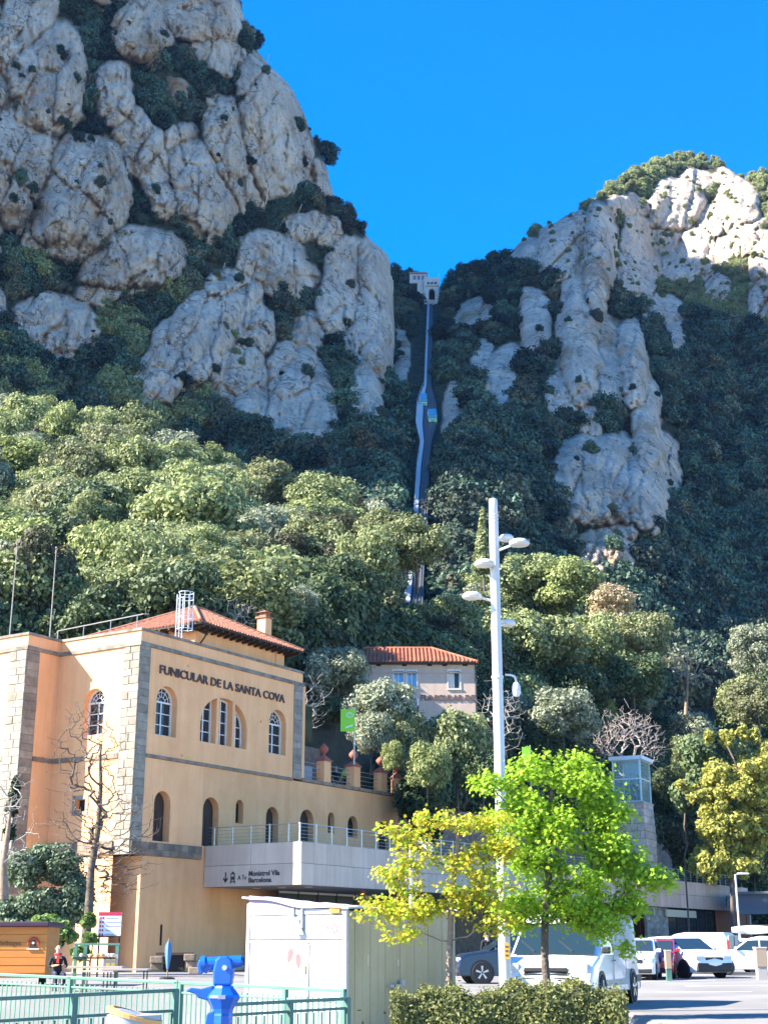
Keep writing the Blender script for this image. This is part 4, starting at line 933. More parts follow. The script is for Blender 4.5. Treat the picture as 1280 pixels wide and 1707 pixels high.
# ------------------------------------------------------------------ canopy and long stone-clad range
xc = hity(502.4, 1407, 5.75)[0]
CN = thing('concrete_canopy', 'long pale stone-clad canopy with a railed walkway on top, running to the right', 'canopy', BO, BROT)
CT, CBm, CE = 6.42, 4.32, 75.0
m = MB(); m.mbox(MF(xc - .12), 5.87, CE, CBm, CBm + .3, -xc - 1 + .12, 0); m.mbox(MF(xc - .12), 5.87, CE, 6.1, 6.3, -xc + .12, 0); m.mbox(MF(xc - .12), 5.87, CE, CBm + .3, 6.1, -.1, 0); m.mbox(ML(5.87), .02, xc - .23, CBm + .3, 6.1, -.1, 0); m.build('slab', mat('grey_soffit', (.34, .32, .30), .85, (.28, .26, .24), .7), CN)
pn = 0
for (z0, z1) in ((CBm, 5.36), (5.38, CT)):
    u = 5.76; w = 1.14
    while u < CE - .1:
        u1 = min(u + w - .015, CE); pm = CONC if u < 32 else GRANITE
        if u < 300: MB().mbox(MF(xc), u, u1, z0, z1, -.11, random.uniform(-.006, .004)).build('cladding_panel', pm if u > 13 else CONC, CN); pn += 1
        u += w
    x = .02
    for x1 in (.02 + (xc - .14) * .5, xc - .125):
        MB().mbox(ML(5.75), x, x1, z0, z1, -.11, random.uniform(-.003, .003)).build('cladding_panel', CONC, CN); x = x1 + .015
for x in (1.4, 3.1, 4.8): MB().cyl((x, 8.5, CBm - .02), (x, 8.5, CBm + .01), .22, .22, 12).build('ceiling_light', mat('light_diffuser', (.7, .7, .66), .5), CN)
for u in (14.2, 24, 34, 44, 54): MB().cyl((xc - 1.9, u, -.2), (xc - 1.9, u, CBm), .22, .22, 12).build('column', mat('brick_red_column', (.30, .10, .07), .7), CN)
# canopy railing
rp = MB().box((0, 0, .55), (.05, .07, 1.1)).build('railing_post', STEEL, CN); first = True
pos = [(xc - .25, 5.95 + k * 1.42) for k in range(49)] + [(.45 + k * 1.22, 5.95) for k in range(5)]
for x, y in pos:
    o = rp if first else rp.copy()
    if not first: link(o)
    first = False; o.location = (x, y, 6.3)
for k in range(6):
    z = 6.3 + .18 + k * .175; r = .024 if k == 5 else .009
    MB().cyl((xc - .25, 5.9, z), (xc - .25, CE - .5, z), r, r, 5).build('rail', STEEL, CN); MB().cyl((.1, 5.95, z), (xc - .25, 5.95, z), r, r, 5).build('rail', STEEL, CN)
# canopy writing
SG = mat('black_sign_print', (.03, .028, .03), .6)
a0, zz = hity(414, 1460.5, 5.75)
a1, _ = hity(466.5, 1458, 5.75)
def on_left(body, px0, py0, px1, h, bold=.012):
    a, z = hity(px0, py0, 5.73); b, _ = hity(px1, py0, 5.73)
    return text_mesh('sign_text', body, SG, CN, width=b - a, height=h, extrude=.008, bold=bold, matrix=frame_m((a, 5.735, z), (1, 0, 0), (0, 0, 1)))
on_left('Monistrol Vila', 414.5, 1461, 466, .26, .022); on_left('Barcelona', 414, 1472, 452, .26, .022); on_left('A', 396, 1467, 401, .22, .02); on_left('To', 403, 1467, 410.5, .24, .0)
a, z = hity(376, 1463, 5.73); m = MB(); M_ = ML(5.735)
m.mbox(M_, a - .03, a + .03, z - .22, z + .25, 0, .02); m.prism([M_(a - .17, z - .08, 0), M_(a - .11, z - .03, 0), M_(a, z - .17, 0), M_(a + .11, z - .03, 0), M_(a + .17, z - .08, 0), M_(a, z - .28, 0)], (0, -.02, 0)); m.build('arrow_sign', SG, CN)
a, z = hity(388, 1463, 5.73); m = MB(); m.mbox(M_, a - .13, a + .13, z - .12, z + .2, 0, .02); m.mbox(M_, a - .06, a + .06, z + .2, z + .27, 0, .02)
for s_ in (-1, 1): m.prism([M_(a + s_ * .05, z - .12, 0), M_(a + s_ * .1, z - .12, 0), M_(a + s_ * .19, z - .3, 0), M_(a + s_ * .13, z - .3, 0)], (0, -.02, 0))
m.mbox(M_, a - .12, a + .12, z - .25, z - .21, 0, .02); m.build('train_sign', SG, CN); m = MB(); m.mbox(M_, a - .08, a + .08, z + .03, z + .14, .021, .026); m.build('train_sign_window', CONC, CN)
# arcade back: shopfront in shade under the canopy
SH = thing('arcade_shopfront', 'dark glazed shopfront in the shade under the concrete canopy', 'shopfront', BO, BROT)
for k in range(8): MB().box((1.2, 11.6 + k * 1.9, 3.0), (.06, 1.8, 2.4)).build('glass_panel', mat('shopfront_glass', (.02, .022, .024), .35, spec=.15), SH); MB().box((1.23, 10.62 + k * 1.9, 2.3), (.1, .08, 4.0)).build('mullion', IRON, SH)
m = MB(); m.box((1.2, 18.3, 1.75), (.12, 15.3, .12)); m.box((1.2, 18.3, 4.22), (.12, 15.3, .12)); m.build('frame_rail', STEEL, SH)
m = MB(); m.box((1.15, 18.3, .85), (.2, 15.3, 1.7)); m.build('counter_wall', mat('grey_render', (.30, .29, .28), .8), SH)
RW = thing('retaining_wall', 'rough stone retaining wall behind the walkway, right of the ochre wall', 'wall', BO, BROT)
m = MB(); m.mbox(MF(-.4), 25.15, 74, -.1, 10.2, -1.2, 0); m.build('masonry', MC['rubble_masonry'], RW); m = MB(); m.mbox(MF(-.4), 25.15, 74, 10.2, 10.4, -1.3, .1); m.build('coping', COPING, RW)
# glazed ground floor at the far right
GF_ = thing('stone_clad_entrance', 'glazed entrance with a brown timber panel under the stone-clad front at the right', 'entrance', BO, BROT)
ga = hitx(1112, 1560, xc - .5)[0]; gb = hitx(1192, 1560, xc - .5)[0]; n = 5
for k in range(n):
    u = ga + (gb - ga) * (k + .5) / n; w = (gb - ga) / n
    MB().box((xc - .5, u, 2.1), (.05, w - .1, 4.2)).build('glass_panel', GLASS, GF_); MB().box((xc - .46, u - w / 2, 2.15), (.1, .09, 4.3)).build('mullion', IRON, GF_)
MB().box((xc - .2, (hitx(1110, 1527, xc - .2)[0] + hitx(1159, 1523, xc - .2)[0]) / 2, hitx(1135, 1524, xc - .2)[1]), (.15, hitx(1159, 1523, xc - .2)[0] - hitx(1110, 1527, xc - .2)[0], .55)).build('sign_band', mat('cream_sign', (.62, .50, .33), .6), GF_)
ra = hitx(1080, 1560, xc - .3)[0]; stones(MF(xc - .5), ra, ga - .1, 0, 4.3, GF_, mat('rubble_stone', (.36, .31, .26), .95, (.16, .14, .12), 3, bump=.6, bscale=8, orand=.3), course=.5, seed=9, proud=.2)
for k in range(4):
    w = (CE - gb) / 4; MB().box((xc - .35, gb + (k + .5) * w, 2.15), (.08, w - .03, 4.3)).build('timber_panel', mat('brown_timber', (.33, .13, .06), .7, (.27, .10, .05), 3, stretch=(1, 1, .1)), GF_)
m = MB(); m.box((xc - .3, CE + .15, 2.1), (.6, .3, 4.45)); m.mbox(MF(0), CE, CE + .3, -.1, 6.3, -2, xc - .65); m.build('end_pier', GRANITE, GF_)
a, z = hitx(1211, 1508, xc + .02); text_mesh('logo', 'f', SG, GF_, height=1.0, extrude=.01, bold=.02, matrix=frame_m((xc + .02, a - .3, z - .2), (0, 1, .0), (0, .25, 1)))
for k in range(3): MB().box((xc + .015, a + 1.25 - k * .05, z + .55 - k * .36), (.03, 1.1 - .2 * k, .2)).build('logo_line', SG, GF_)
PV = thing('small_pavilion', 'small grey flat-roofed pavilion at the right edge behind the parked cars', 'pavilion', at(1332, 1576, 122), BROT)
MB().box((0, 0, 1.6), (9, 5, .1)).build('wall_base', CONC, PV)
for k in range(6): MB().box((4.5, -4.4 + k * 1.4, .9), (.1, 1.25, 2.9)).build('glass_panel', GLASS if k % 2 else MC['brown_timber'], PV); MB().box((4.56, -5.05 + k * 1.4, .9), (.16, .2, 3.0)).build('pillar', STEEL, PV)
m = MB(); m.box((1.2, 0, 2.6), (8.5, 11, .35)); m.build('roof', mat('grey_blue_roof', (.16, .18, .22), .6), PV); m = MB(); m.box((-1, -1, 3.4), (5, 7, 1.3)); m.box((-1, -1, 4.15), (5.8, 7.8, .2)); m.build('upper_roof', mat('grey_blue_roof', (.16, .18, .22), .6), PV)

# ------------------------------------------------------------------ funicular line, top station, small upper station
FT = thing('funicular_track', 'steep funicular track climbing the dark ravine, with a pale walkway on its left', 'railway track', at(690, 1090, trackY(1090)))
lp = [(667.5, 1095), (669, 1060), (676, 1000), (680, 966), (686, 910), (691, 856), (693, 815), (695.6, 778.6), (701.5, 739), (696, 718), (693.6, 707), (695.6, 675), (702, 655), (707.5, 643), (709, 600), (711.5, 540), (713, 503)]
rp_ = [(704, 1095), (704.5, 1060), (706, 1000), (706.8, 966), (710, 910), (713.5, 856), (714.5, 815), (715.5, 778), (718.5, 739), (725, 715), (729.5, 695), (727, 672), (722, 655), (718.7, 643), (719.5, 600), (721, 540), (721.5, 503)]
LPT = []; RPT = []
for py in np.arange(1090, 503, -8):
    Yt = trackY(py) - 2.5; xl = np.interp(-py, [-q for _, q in lp], [p for p, _ in lp]); xr = np.interp(-py, [-q for _, q in rp_], [p for p, _ in rp_])
    LPT.append(at(xl, py, Yt)); RPT.append(at(xr, py, Yt))
mb = MB(); rails = MB(); wk = MB(); sl = MB()
for i in range(len(LPT) - 1):
    a, b, c, d = LPT[i], LPT[i + 1], RPT[i + 1], RPT[i]; dn = Vector((0, .2, -2.2)); wa = .30 if LPT[i].y > 270 else .26
    mb.hexa([a + dn, d + dn, c + dn, b + dn, a, d, c, b])
    up = Vector((0, 0, .25)); a2, b2 = a.lerp(d, wa), b.lerp(c, wa); wk.hexa([a, a2, b2, b, a + up * 2, a2 + up * 2, b2 + up * 2, b + up * 2])
    for f in (.45, .58, .80, .93): rails.cyl(a.lerp(d, f) + up * .8, b.lerp(c, f) + up * .8, .09, .09, 5)
    n = 4
    for k in range(n):
        p, q = a.lerp(b, k / n), d.lerp(c, k / n); s0, s1 = p.lerp(q, .4), p.lerp(q, .97); e = Vector((0, .22, .15)); sl.hexa([s0, s1, s1 + e, s0 + e, s0 + up * .5, s1 + up * .5, s1 + e + up * .5, s0 + e + up * .5])
mb.build('track_bed', mat('dark_ballast', (.075, .075, .08), .95), FT, world=True)
wk.build('walkway', mat('walkway_concrete', (.40, .42, .45), .85), FT, world=True); rails.build('rails', mat('worn_rail', (.10, .10, .10), .5), FT, world=True)['kind'] = 'stuff'; sl.build('sleepers', mat('sleeper', (.10, .10, .105), .9), FT, world=True)['kind'] = 'stuff'
m = MB()
for i in range(0, len(LPT) - 1):
    p = LPT[i]; m.cyl(p + Vector((-.05, 0, 0)), p + Vector((-.05, 0, 1.5)), .05, .05, 4)
    m.cyl(LPT[i] + Vector((-.05, 0, 1.4)), LPT[i + 1] + Vector((-.05, 0, 1.4)), .05, .05, 4)
m.build('handrail', mat('grey_handrail', (.42, .43, .45), .5), FT, world=True)
CARG = mat('funicular_green', (.10, .36, .09), .4); CARW = mat('funicular_white', (.72, .76, .78), .4); CARGL = mat('funicular_glass', (.10, .22, .30), .08, spec=.9)
def fcar(px, py, wpx, hpx, label):
    Y = trackY(py) - 5; c = at(px, py + hpx / 2, Y); k = ppm(Y, c.z); w = wpx / k; hh = hpx / k
    t = thing('funicular_car', label, 'funicular car', c + Vector((0, -1.5, .9))); slope = .67
    # stepped car: four compartments rising with the track
    n = 4; dy = hh * .38 / (n - 1) * 2.0
    for i in range(n):
        y0 = i * dy; z0 = i * dy * slope
        MB().box((0, y0 + dy / 2, z0 + 1.15), (w, dy * 1.02, 2.3)).build('compartment', CARG if i == 0 else CARW, t, bevel=.08)
        if i: MB().box((0, y0 - .03, z0 + 1.75), (w * .8, .06, .75)).build('window', CARGL, t)
    MB().box((0, -.04, 1.75), (w * .84, .06, .85)).build('windscreen', CARGL, t); MB().box((0, -.06, 1.2), (w * .9, .06, .1)).build('white_band', CARW, t)
    m = MB(); m.hexa([(-w / 2 + .05, 0, 2.34), (w / 2 - .05, 0, 2.34), (w / 2 - .05, n * dy, 2.34 + (n) * dy * slope), (-w / 2 + .05, n * dy, 2.34 + n * dy * slope)] + [(-w / 2 + .05, 0, 2.5), (w / 2 - .05, 0, 2.5), (w / 2 - .05, n * dy, 2.5 + n * dy * slope), (-w / 2 + .05, n * dy, 2.5 + n * dy * slope)]); m.build('roof_glass', CARGL, t)
    for s_ in (-1, 1):
        MB().lathe([(.16, 0), (.16, .03)], (s_ * w * .33, -.05, .75), 10, 'y').build('headlight', CARW, t); MB().box((s_ * (w / 2 - .1), n * dy / 2, 2.5 + n * dy / 2 * slope), (.15, .01, .01)).build('roof_edge', CARW, t)
    MB().cyl((0, -.08, .2), (0, -.08, .55), .12, .12, 8).build('coupler', IRON, t)
fcar(706, 670, 12, 34, 'green and white funicular car on the left side of the passing loop, the higher one'); fcar(721, 697, 14.5, 36, 'green and white funicular car on the right side of the passing loop, the lower one')
Yt = 508; k = ppm(Yt, 250); c = at(708, 503, Yt); CREAM = mat('cream_wall', (.66, .62, .55), .85, (.58, .54, .48), .4)
TS = thing('top_station', 'white cubic summit station with a dark arched portal at the head of the funicular', 'building', at(720, 503, Yt))
def tb(px0, px1, py0, py1, y0, y1):
    a = at(px0, py1, Yt); b = at(px1, py0, Yt); return MB().hexa([(a.x, Yt + y0, a.z), (b.x, Yt + y0, a.z), (b.x, Yt + y1, a.z), (a.x, Yt + y1, a.z), (a.x, Yt + y0, b.z), (b.x, Yt + y0, b.z), (b.x, Yt + y1, b.z), (a.x, Yt + y1, b.z)])
Mt = lambda u, z, d=0: (u, Yt - d, z)
a = at(707, 503, Yt); b = at(732, 462, Yt); p0 = at(714.8, 500, Yt); p1 = at(724.8, 481, Yt)
o = wall('portal_block', Mt, a.x, b.x, a.z - 4, b.z, [{'r': (p0.x, p1.x, p0.z, p1.z), 'arch': True}] + [{'r': (at(q, 473.5, Yt).x, at(q + 4, 473.5, Yt).x, at(q, 473.5, Yt).z, at(q, 469.5, Yt).z)} for q in (712, 718, 724)], CREAM, None, 2.0)
o.parent = TS; o.location = -TS.location
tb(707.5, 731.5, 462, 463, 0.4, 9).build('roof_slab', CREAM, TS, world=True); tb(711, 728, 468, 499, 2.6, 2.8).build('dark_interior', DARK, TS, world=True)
tb(706.6, 707.4, 463, 506, .1, 9).build('side_wall', CREAM, TS, world=True); tb(731.6, 732.4, 463, 506, .1, 9).build('side_wall', CREAM, TS, world=True)
tb(683, 712, 450, 466, 3, 10).build('upper_block', CREAM, TS, world=True); tb(682, 713, 448, 450.5, 2.5, 10.5).build('upper_roof', mat('pinkish_roof', (.42, .26, .22), .8), TS, world=True)
tb(696, 707, 466, 503, 1.5, 9).build('side_block', CREAM, TS, world=True)
for q in (689, 696, 703): f = tb(q, q + 4.4, 453.5, 460, 2.9, 3).build('window', mat('grey_window', (.20, .20, .24), .3), TS, world=True)
for q in (712, 718, 724): tb(q, q + 4.4, 469, 474, 1.2, 1.3).build('window', MC['grey_window'], TS, world=True)
tb(709, 731, 476, 477, -.25, .05).build('string_course', mat('grey_trim', (.35, .33, .31), .8), TS, world=True); tb(703.5, 707.5, 494, 497.5, 1.3, 1.45).build('window', MC['grey_window'], TS, world=True)
tb(712.5, 723.5, 502, 530, -1.5, 1.5).build('portal_sill', CONC, TS, world=True)
m = MB(); q = at(731, 461, Yt); m.cyl((q.x, Yt + 1, q.z), (q.x, Yt + 1, q.z + 2), .08, .05, 5); q = at(714.5, 461, Yt); m.cyl((q.x, Yt + 1, q.z), (q.x, Yt + 1, q.z + 1.5), .08, .05, 5); m.build('mast', CARW, TS, world=True)

# small upper station (house with lettering)
HY = 104.0; hl = at(570, 1200, HY); hr = at(794, 1200, HY); he = at(794, 1106, HY).z; hb = he - 7
HS = thing('upper_station_house', 'small cream house with an orange tiled hip roof and brown lettering, behind the trees', 'house', (hr.x, HY, hb))
HW = mat('cream_pink_stucco', (.60, .46, .36), .9, (.52, .39, .30), .6, bump=.1)
Mh = lambda u, z, d=0: (u, -d, z); wd = hl.x - hr.x; H_ = he - hb
def hp(px, py): q = at(px, py, HY); return q.x - hr.x, q.z - hb
ops = []
for x0, x1, y0, y1 in ((655.5, 672.5, 1146, 1119), (678, 694, 1146.5, 1119.5), (747.5, 766, 1148, 1119)):
    a = hp(x0, y0); b = hp(x1, y1); ops.append({'r': (a[0], b[0], a[1], b[1])})
wall('wall', Mh, wd, 0, 0, H_, ops, HW, HS, .35)
BLUEW = mat('sky_blue_glass', (.16, .36, .62), .1, spec=.9)
for i, o in enumerate(ops): window(Mh, o, HS, depth=.22, bars=(1, 0), fw=.07, pane=BLUEW if i < 2 else GLASS)
for i, o in enumerate(ops):
    u0, u1, z0, z1 = o['r']; m = MB(); m.mbox(Mh, u0 - .1, u0, z0 - .1, z1 + .1, -.02, .04); m.mbox(Mh, u1, u1 + .1, z0 - .1, z1 + .1, -.02, .04); m.mbox(Mh, u0 - .1, u1 + .1, z1, z1 + .14, -.02, .05); m.mbox(Mh, u0 - .12, u1 + .12, z0 - .12, z0, -.02, .08); m.build('window_surround', CREAM, HS)
MB().mbox(Mh, u0 + .06, (u0 + u1) / 2 - .05, z0 + .06, z1 - .06, -.2, -.17).build('curtain', CREAM, HS)
m = MB(); m.mbox(Mh, wd, -.0, H_ - .78, H_ - .70, -.02, .04); m.build('string_course', mat('pink_trim', (.50, .36, .29), .9), HS)
for px in (612, 631, 674, 716, 741, 775): u, z = hp(px, 1108.5); MB().mbox(Mh, u - .18, u + .18, z - .1, z + .04, 0, .02).build('vent_slot', DARK, HS)
m = MB(); m.box((0 - .02, 3.5, H_ / 2), (.04, 7, H_)); m.box((wd / 2, 7, H_ / 2), (-wd, .04, H_)); m.box((wd, 3.5, H_ / 2), (.04, 7, H_)); m.build('side_wall', HW, HS)
rz = at(700, 1081, HY + 3.3).z - hb; e = .45; el = (wd - e, -e, H_ + .02); er = (.15, -e, H_ + .02); xr = at(719, 1081, HY + 3.3).x - hr.x; r0 = (wd + 1.5, 3.3, rz); r1 = (xr, 3.3, rz); bl_ = (wd - e, 7 + e, H_ + .02); br_ = (.15, 7 + e, H_ + .02)
tile_slope(el, er, r1, r0, HS, TILE2, pitch=.30, rad_=.10, course=.5); tile_slope(er, br_, r1, r1, HS, TILE2, pitch=.30, rad_=.10); tile_slope(br_, bl_, r0, r1, HS, TILE2, pitch=.3, rad_=.1)
m = MB(); m.tube([r0, r1], .13, 8); m.tube([r1, er], .13, 8); m.build('ridge_tiles', TILE2, HS); m = MB(); m.mbox(Mh, wd - e, .15, H_ - .1, H_ + .01, 0, e); m.build('eave_board', DWOOD, HS)
a = hp(701.5, 1164.5); b = hp(791, 1164.5); text_mesh('lettering', 'FUNICULAR DE', mat('faded_brown_letters', (.15, .085, .065), .7), HS, width=b[0] - a[0], height=.44, extrude=.03, bold=.02, matrix=frame_m((a[0], -.04, a[1] - .16), (1, 0, 0), (0, 0, 1)))
u, z = hp(696.5, 1172); MB().box((u, -.25, z), (.12, .3, .5)).build('wall_lamp', WHITE, HS); MB().box((u, -.1, z - .5), (.08, .08, .4)).build('lamp_bracket', DARK, HS)
MB().cyl((.03, -.06, 0), (.03, -.06, H_), .05, .05, 6).build('downpipe', IRON, HS)

# green banner on its pole
def banner(px, py0, py1, pxl, pxr, pyb, Y, label, mark=True):
    p = at(px, pyb, Y); b = thing('banner_sign', label, 'banner', p); k = ppm(Y, p.z); zt_ = at(px, py0, Y).z - p.z; MB().cyl((0, 0, 0), (0, 0, zt_ + .1), .045, .045, 8).build('pole', STEEL, b)
    x0 = (pxl - px) / k; x1 = (pxr - px) / k; z1 = at(px, py0 + 1, Y).z - p.z; z0 = at(px, py1, Y).z - p.z
    BG = mat('banner_green', (.22, .58, .03), .5); m = MB(); m.box(((x0 + x1) / 2, -.06, (z0 + z1) / 2), (x1 - x0, .03, z1 - z0)); m.build('banner_panel', BG, b)
    if mark:
        ww_ = x1 - x0; cx = x0 + ww_ * .62; cz_ = z0 + (z1 - z0) * .74; PT = mat('banner_white_print', (.55, .72, .55), .6)
        m = MB(); m.tube([(cx + ww_ * .24 * math.cos(rad(t)), -.08, cz_ + ww_ * .17 * math.sin(rad(t))) for t in range(0, 361, 30)], .025, 4); m.tube([(cx + ww_ * .13 * math.cos(rad(t)), -.08, cz_ + ww_ * .09 * math.sin(rad(t))) for t in range(0, 300, 30)], .022, 4); m.build('logo', PT, b)
        m = MB(); m.hexa([(cx - .22, -.085, z0 + .18), (cx + .2, -.085, z0 + .32), (cx + .2, -.076, z0 + .32), (cx - .22, -.076, z0 + .18), (cx - .22, -.085, z0 + .28), (cx + .2, -.085, z0 + .42), (cx + .2, -.076, z0 + .42), (cx - .22, -.076, z0 + .28)]); m.build('logo_stroke', PT, b)
banner(590, 1182, 1220, 567, 591, 1275, 82, 'bright green banner with a faint white emblem, on a pole above the terrace urns'); banner(886, 1245, 1273, 872, 886, 1330, 100, 'pale green banner just above the bright green tree beside the mast', False)

# glass lift on its stone tower
LY = 118.0; lc = at(1070, 1338, LY); LT = thing('lift_tower', 'glass lift head on a tapering stone tower right of the bright green tree', 'lift tower', (lc.x, LY, 0), rad(-26))
k = ppm(LY, 13); hgt = lc.z; STM = mat('tower_stone', (.74, .58, .44), .95, (.52, .40, .30), 2.0, bump=.4, bscale=8, orand=.18)
lw, rw_ = 43 / k / math.cos(rad(26)), 26 / k / math.sin(rad(26))
rw_ = min(rw_, 3.4); lw = min(lw, 3.8)
m = MB(); t_ = .5; m.hexa([(-lw - t_, -t_ + .0, 0), (t_, -t_, 0), (t_ + .6, rw_ + t_, 0), (-lw - t_, rw_ + t_, 0), (-lw, 0, hgt - .1), (0, 0, hgt - .1), (0, rw_, hgt - .1), (-lw, rw_, hgt - .1)]); m.build('tower_core', mat('tower_mortar', (.25, .20, .16), .95), LT)
g = random.Random(3); z = 3.0
while z < hgt - .2:
    f = 1 - z / hgt; h = .62; nb = 5; x0, x1 = -lw - t_ * f, t_ * f
    cuts = [x0 + (x1 - x0) * i / nb + (g.uniform(-.12, .12) + (.15 if int(z * 2) % 2 else -.15) if 0 < i < nb else 0) for i in range(nb + 1)]
    for a, b in zip(cuts[:-1], cuts[1:]): MB().box(((a + b) / 2, -t_ * f + .0, z + h / 2), (b - a - .04, .12, h - .04)).build('stone', STM, LT)
    for i in range(4):
        y0, y1 = -t_ * f, rw_ + t_ * f; a = y0 + (y1 - y0) * i / 4; b = y0 + (y1 - y0) * (i + 1) / 4; MB().box((t_ * f * 1.15 + .03, (a + b) / 2, z + h / 2), (.12, b - a - .04, h - .04)).build('stone', STM, LT)
    z += h
gh = (1336 - 1264) / k; LG = mat('lift_glass', (.50, .66, .60), .05, alpha=.26, spec=.9); LF = mat('lift_frame', (.62, .72, .70), .35, metal=.2)
m = MB(); m.box((-lw / 2, rw_ / 2, hgt + .02), (lw + .3, rw_ + .3, .16)); m.build('tower_cap', CONC, LT)
for x, y in ((-lw, 0), (0, 0), (0, rw_), (-lw, rw_)): MB().box((x * .97 - .05, y * .97 + .05, hgt + gh / 2), (.13, .13, gh)).build('corner_post', LF, LT)
for zz in (hgt + .12, hgt + gh * .55, hgt + gh - .05):
    m = MB(); m.box((-lw / 2, .05, zz), (lw, .1, .1)); m.box((-.05, rw_ / 2, zz), (.1, rw_, .1)); m.box((-lw / 2, rw_ - .05, zz), (lw, .1, .1)); m.build('transom', LF, LT)
for z0, z1 in ((hgt + .15, hgt + gh * .54), (hgt + gh * .56, hgt + gh - .1)):
    for cx_, cy_, sx, sy in ((-lw * .5, .03, lw - .2, .02), (-.03, rw_ / 2, .02, rw_ - .2), (-lw + .05, rw_ / 2, .02, rw_ - .2)): MB().box((cx_, cy_, (z0 + z1) / 2), (sx, sy, z1 - z0)).build('glass_panel', LG, LT)
m = MB(); m.box((-lw / 2, rw_ / 2, hgt + gh + .12), (lw + .5, rw_ + .5, .32)); m.build('roof', WHITE, LT)
m = MB(); m.cyl((-lw * .6, rw_ * .5, hgt), (-lw * .6, rw_ * .5, hgt + gh - .2), .08, .08, 6); m.cyl((-lw * .35, rw_ * .5, hgt), (-lw * .35, rw_ * .5, hgt + gh - .2), .08, .08, 6); m.box((-lw * .48, rw_ * .5, hgt + gh * .8), (1.2, .8, .7)); m.build('lift_gear', mat('lift_machinery', (.35, .40, .42), .5), LT)

# rockfall barrier posts on the cliff
RP = None
for i, (x0, y0, x1, y1) in enumerate([(443, 340, 447, 313), (502, 325, 512, 304), (496, 357, 503, 340), (463, 382, 475, 363), (508, 392, 516, 382), (386, 397, 393, 374), (532, 377, 537, 362), (555, 352, 562, 335), (445, 105, 449, 90), (553, 425, 560, 413), (566, 422, 585, 415), (607, 390, 613, 372), (610, 435, 625, 420), (371, 453, 375, 438)]):
    V_, _ = SA.eval([x1], [y1 + 4]); Yd = V_[0][1] - 4; a, b = at(x0, y0, Yd + 1), at(x1, y1, Yd - 2)
    t = thing('rockfall_post', ['pale rockfall post low in the scrub below the big right-hand slab of the left cliff', 'pale rockfall post just left of the small rock near the cliff edge', 'pale rockfall post directly below the one beside the small rock', 'slanting rockfall post above the middle rounded slab', 'short slanted rockfall post right of the rounded slab', 'pale rockfall post beside the lower tip of the long slab, leftmost of all', 'thin rockfall post on the scrubby edge left of the skyline bushes', 'rockfall post close under the skyline bushes', 'topmost rockfall post on the left cliff, against the sky', 'small rockfall post over the right-hand pillar of the left cliff', 'nearly level rockfall post above the right-hand pillar', 'upright rockfall post on the skyline above the ravine', 'rockfall post hanging over the ravine edge, nearest the summit station', 'lowest rockfall post of the left cliff, in the dark cleft'][i], 'barrier post', a, 0, 'rockfall barrier posts on the left cliff')
    MB().cyl(a, b, .16, .13, 5).build('post', mat('pale_post', (.62, .62, .56), .6), t, world=True); MB().cyl(b, b + Vector((.3, 3, -2)), .04, .04, 4).build('stay_cable', STEEL, t, world=True)

# ------------------------------------------------------------------ plants around the buildings
def leafy(name, label, cat, base, puffs, n, size, fol, seed, trunk=None, targets=None, bark=BARK, r_tip=.012, group=None, fill=.35, aspect=1.5):
    t = thing(name, label, cat, base, 0, group); V, F = leaf_cloud(puffs, n, size, seed, fill=fill, aspect=aspect); np_mesh('foliage', V, F, fol, t)
    segs, P, R_ = skeleton(trunk or [(0, 0, -.3), (0, 0, .6), (.05, 0, 1.2)], targets or [p[0] for p in puffs], seed, r_tip); skel_mesh('branches' if not trunk else 'trunk', segs, bark, t); return t
def px_puffs(Y, base, lst, depth=1.0, seed=0, per=14, pr=(.25, .4)):
    """lst of crown blobs (px, py, rx, ry) -> puffs relative to base"""
    g = np.random.default_rng(seed); out = []
    for px, py, rx, ry in lst:
        pr_ = (pr[0] * 1.35, pr[1] * 1.4); c = at(px, py, Y) - Vector(base); k = ppm(Y, at(px, py, Y).z); a, b = rx / k, ry / k
        for i in range(int(per * 1.4)):
            d = g.normal(size=3); d /= np.linalg.norm(d); r = .8 * g.random() ** .35; q = g.uniform(*pr_) * min(a, b) ** .5 * max(a, b) ** .5
            out.append((np.array(c) + d * r * np.array([a - q * .7, (a + b) / 2 * depth, b - q * .7]), (q, q, q * .8)))
    return out
# golden green tree at the right edge
bs = at(1225, 1575, 108); bs.z = 0
pf = px_puffs(108, bs, [(1215, 1300, 60, 60), (1265, 1290, 40, 60), (1200, 1375, 55, 50), (1262, 1390, 45, 55), (1225, 1435, 50, 40), (1180, 1440, 40, 40), (1265, 1340, 40, 50), (1190, 1340, 40, 40), (1160, 1325, 24, 22), (1212, 1232, 16, 24), (1238, 1222, 12, 20), (1182, 1228, 12, 16), (1258, 1228, 12, 20), (1276, 1250, 14, 26), (1136, 1308, 14, 12)], seed=5, per=20, pr=(.10, .24))
leafy('plane_tree', 'tall yellow-green tree with upright golden tips at the right edge', 'tree', bs, pf, 30000, .20, YELL, 5, trunk=[(0, 0, 0), (0, 0, 3), (.1, 0, 6), (0, 0, 8)], targets=[p[0] for p in pf[::3]], r_tip=.03)
bs = at(1150, 1575, 112); bs.z = 0
pf = px_puffs(112, bs, [(1158, 1262, 34, 38), (1140, 1325, 20, 40), (1170, 1310, 30, 40)], seed=6)
leafy('green_tree', 'mid-green tree between the glass lift and the golden tree', 'tree', bs, pf, 6000, .28, DGREEN, 6, trunk=[(0, 0, 0), (0, 0, 4), (0, 0, 8)], targets=[p[0] for p in pf[::3]], r_tip=.03)
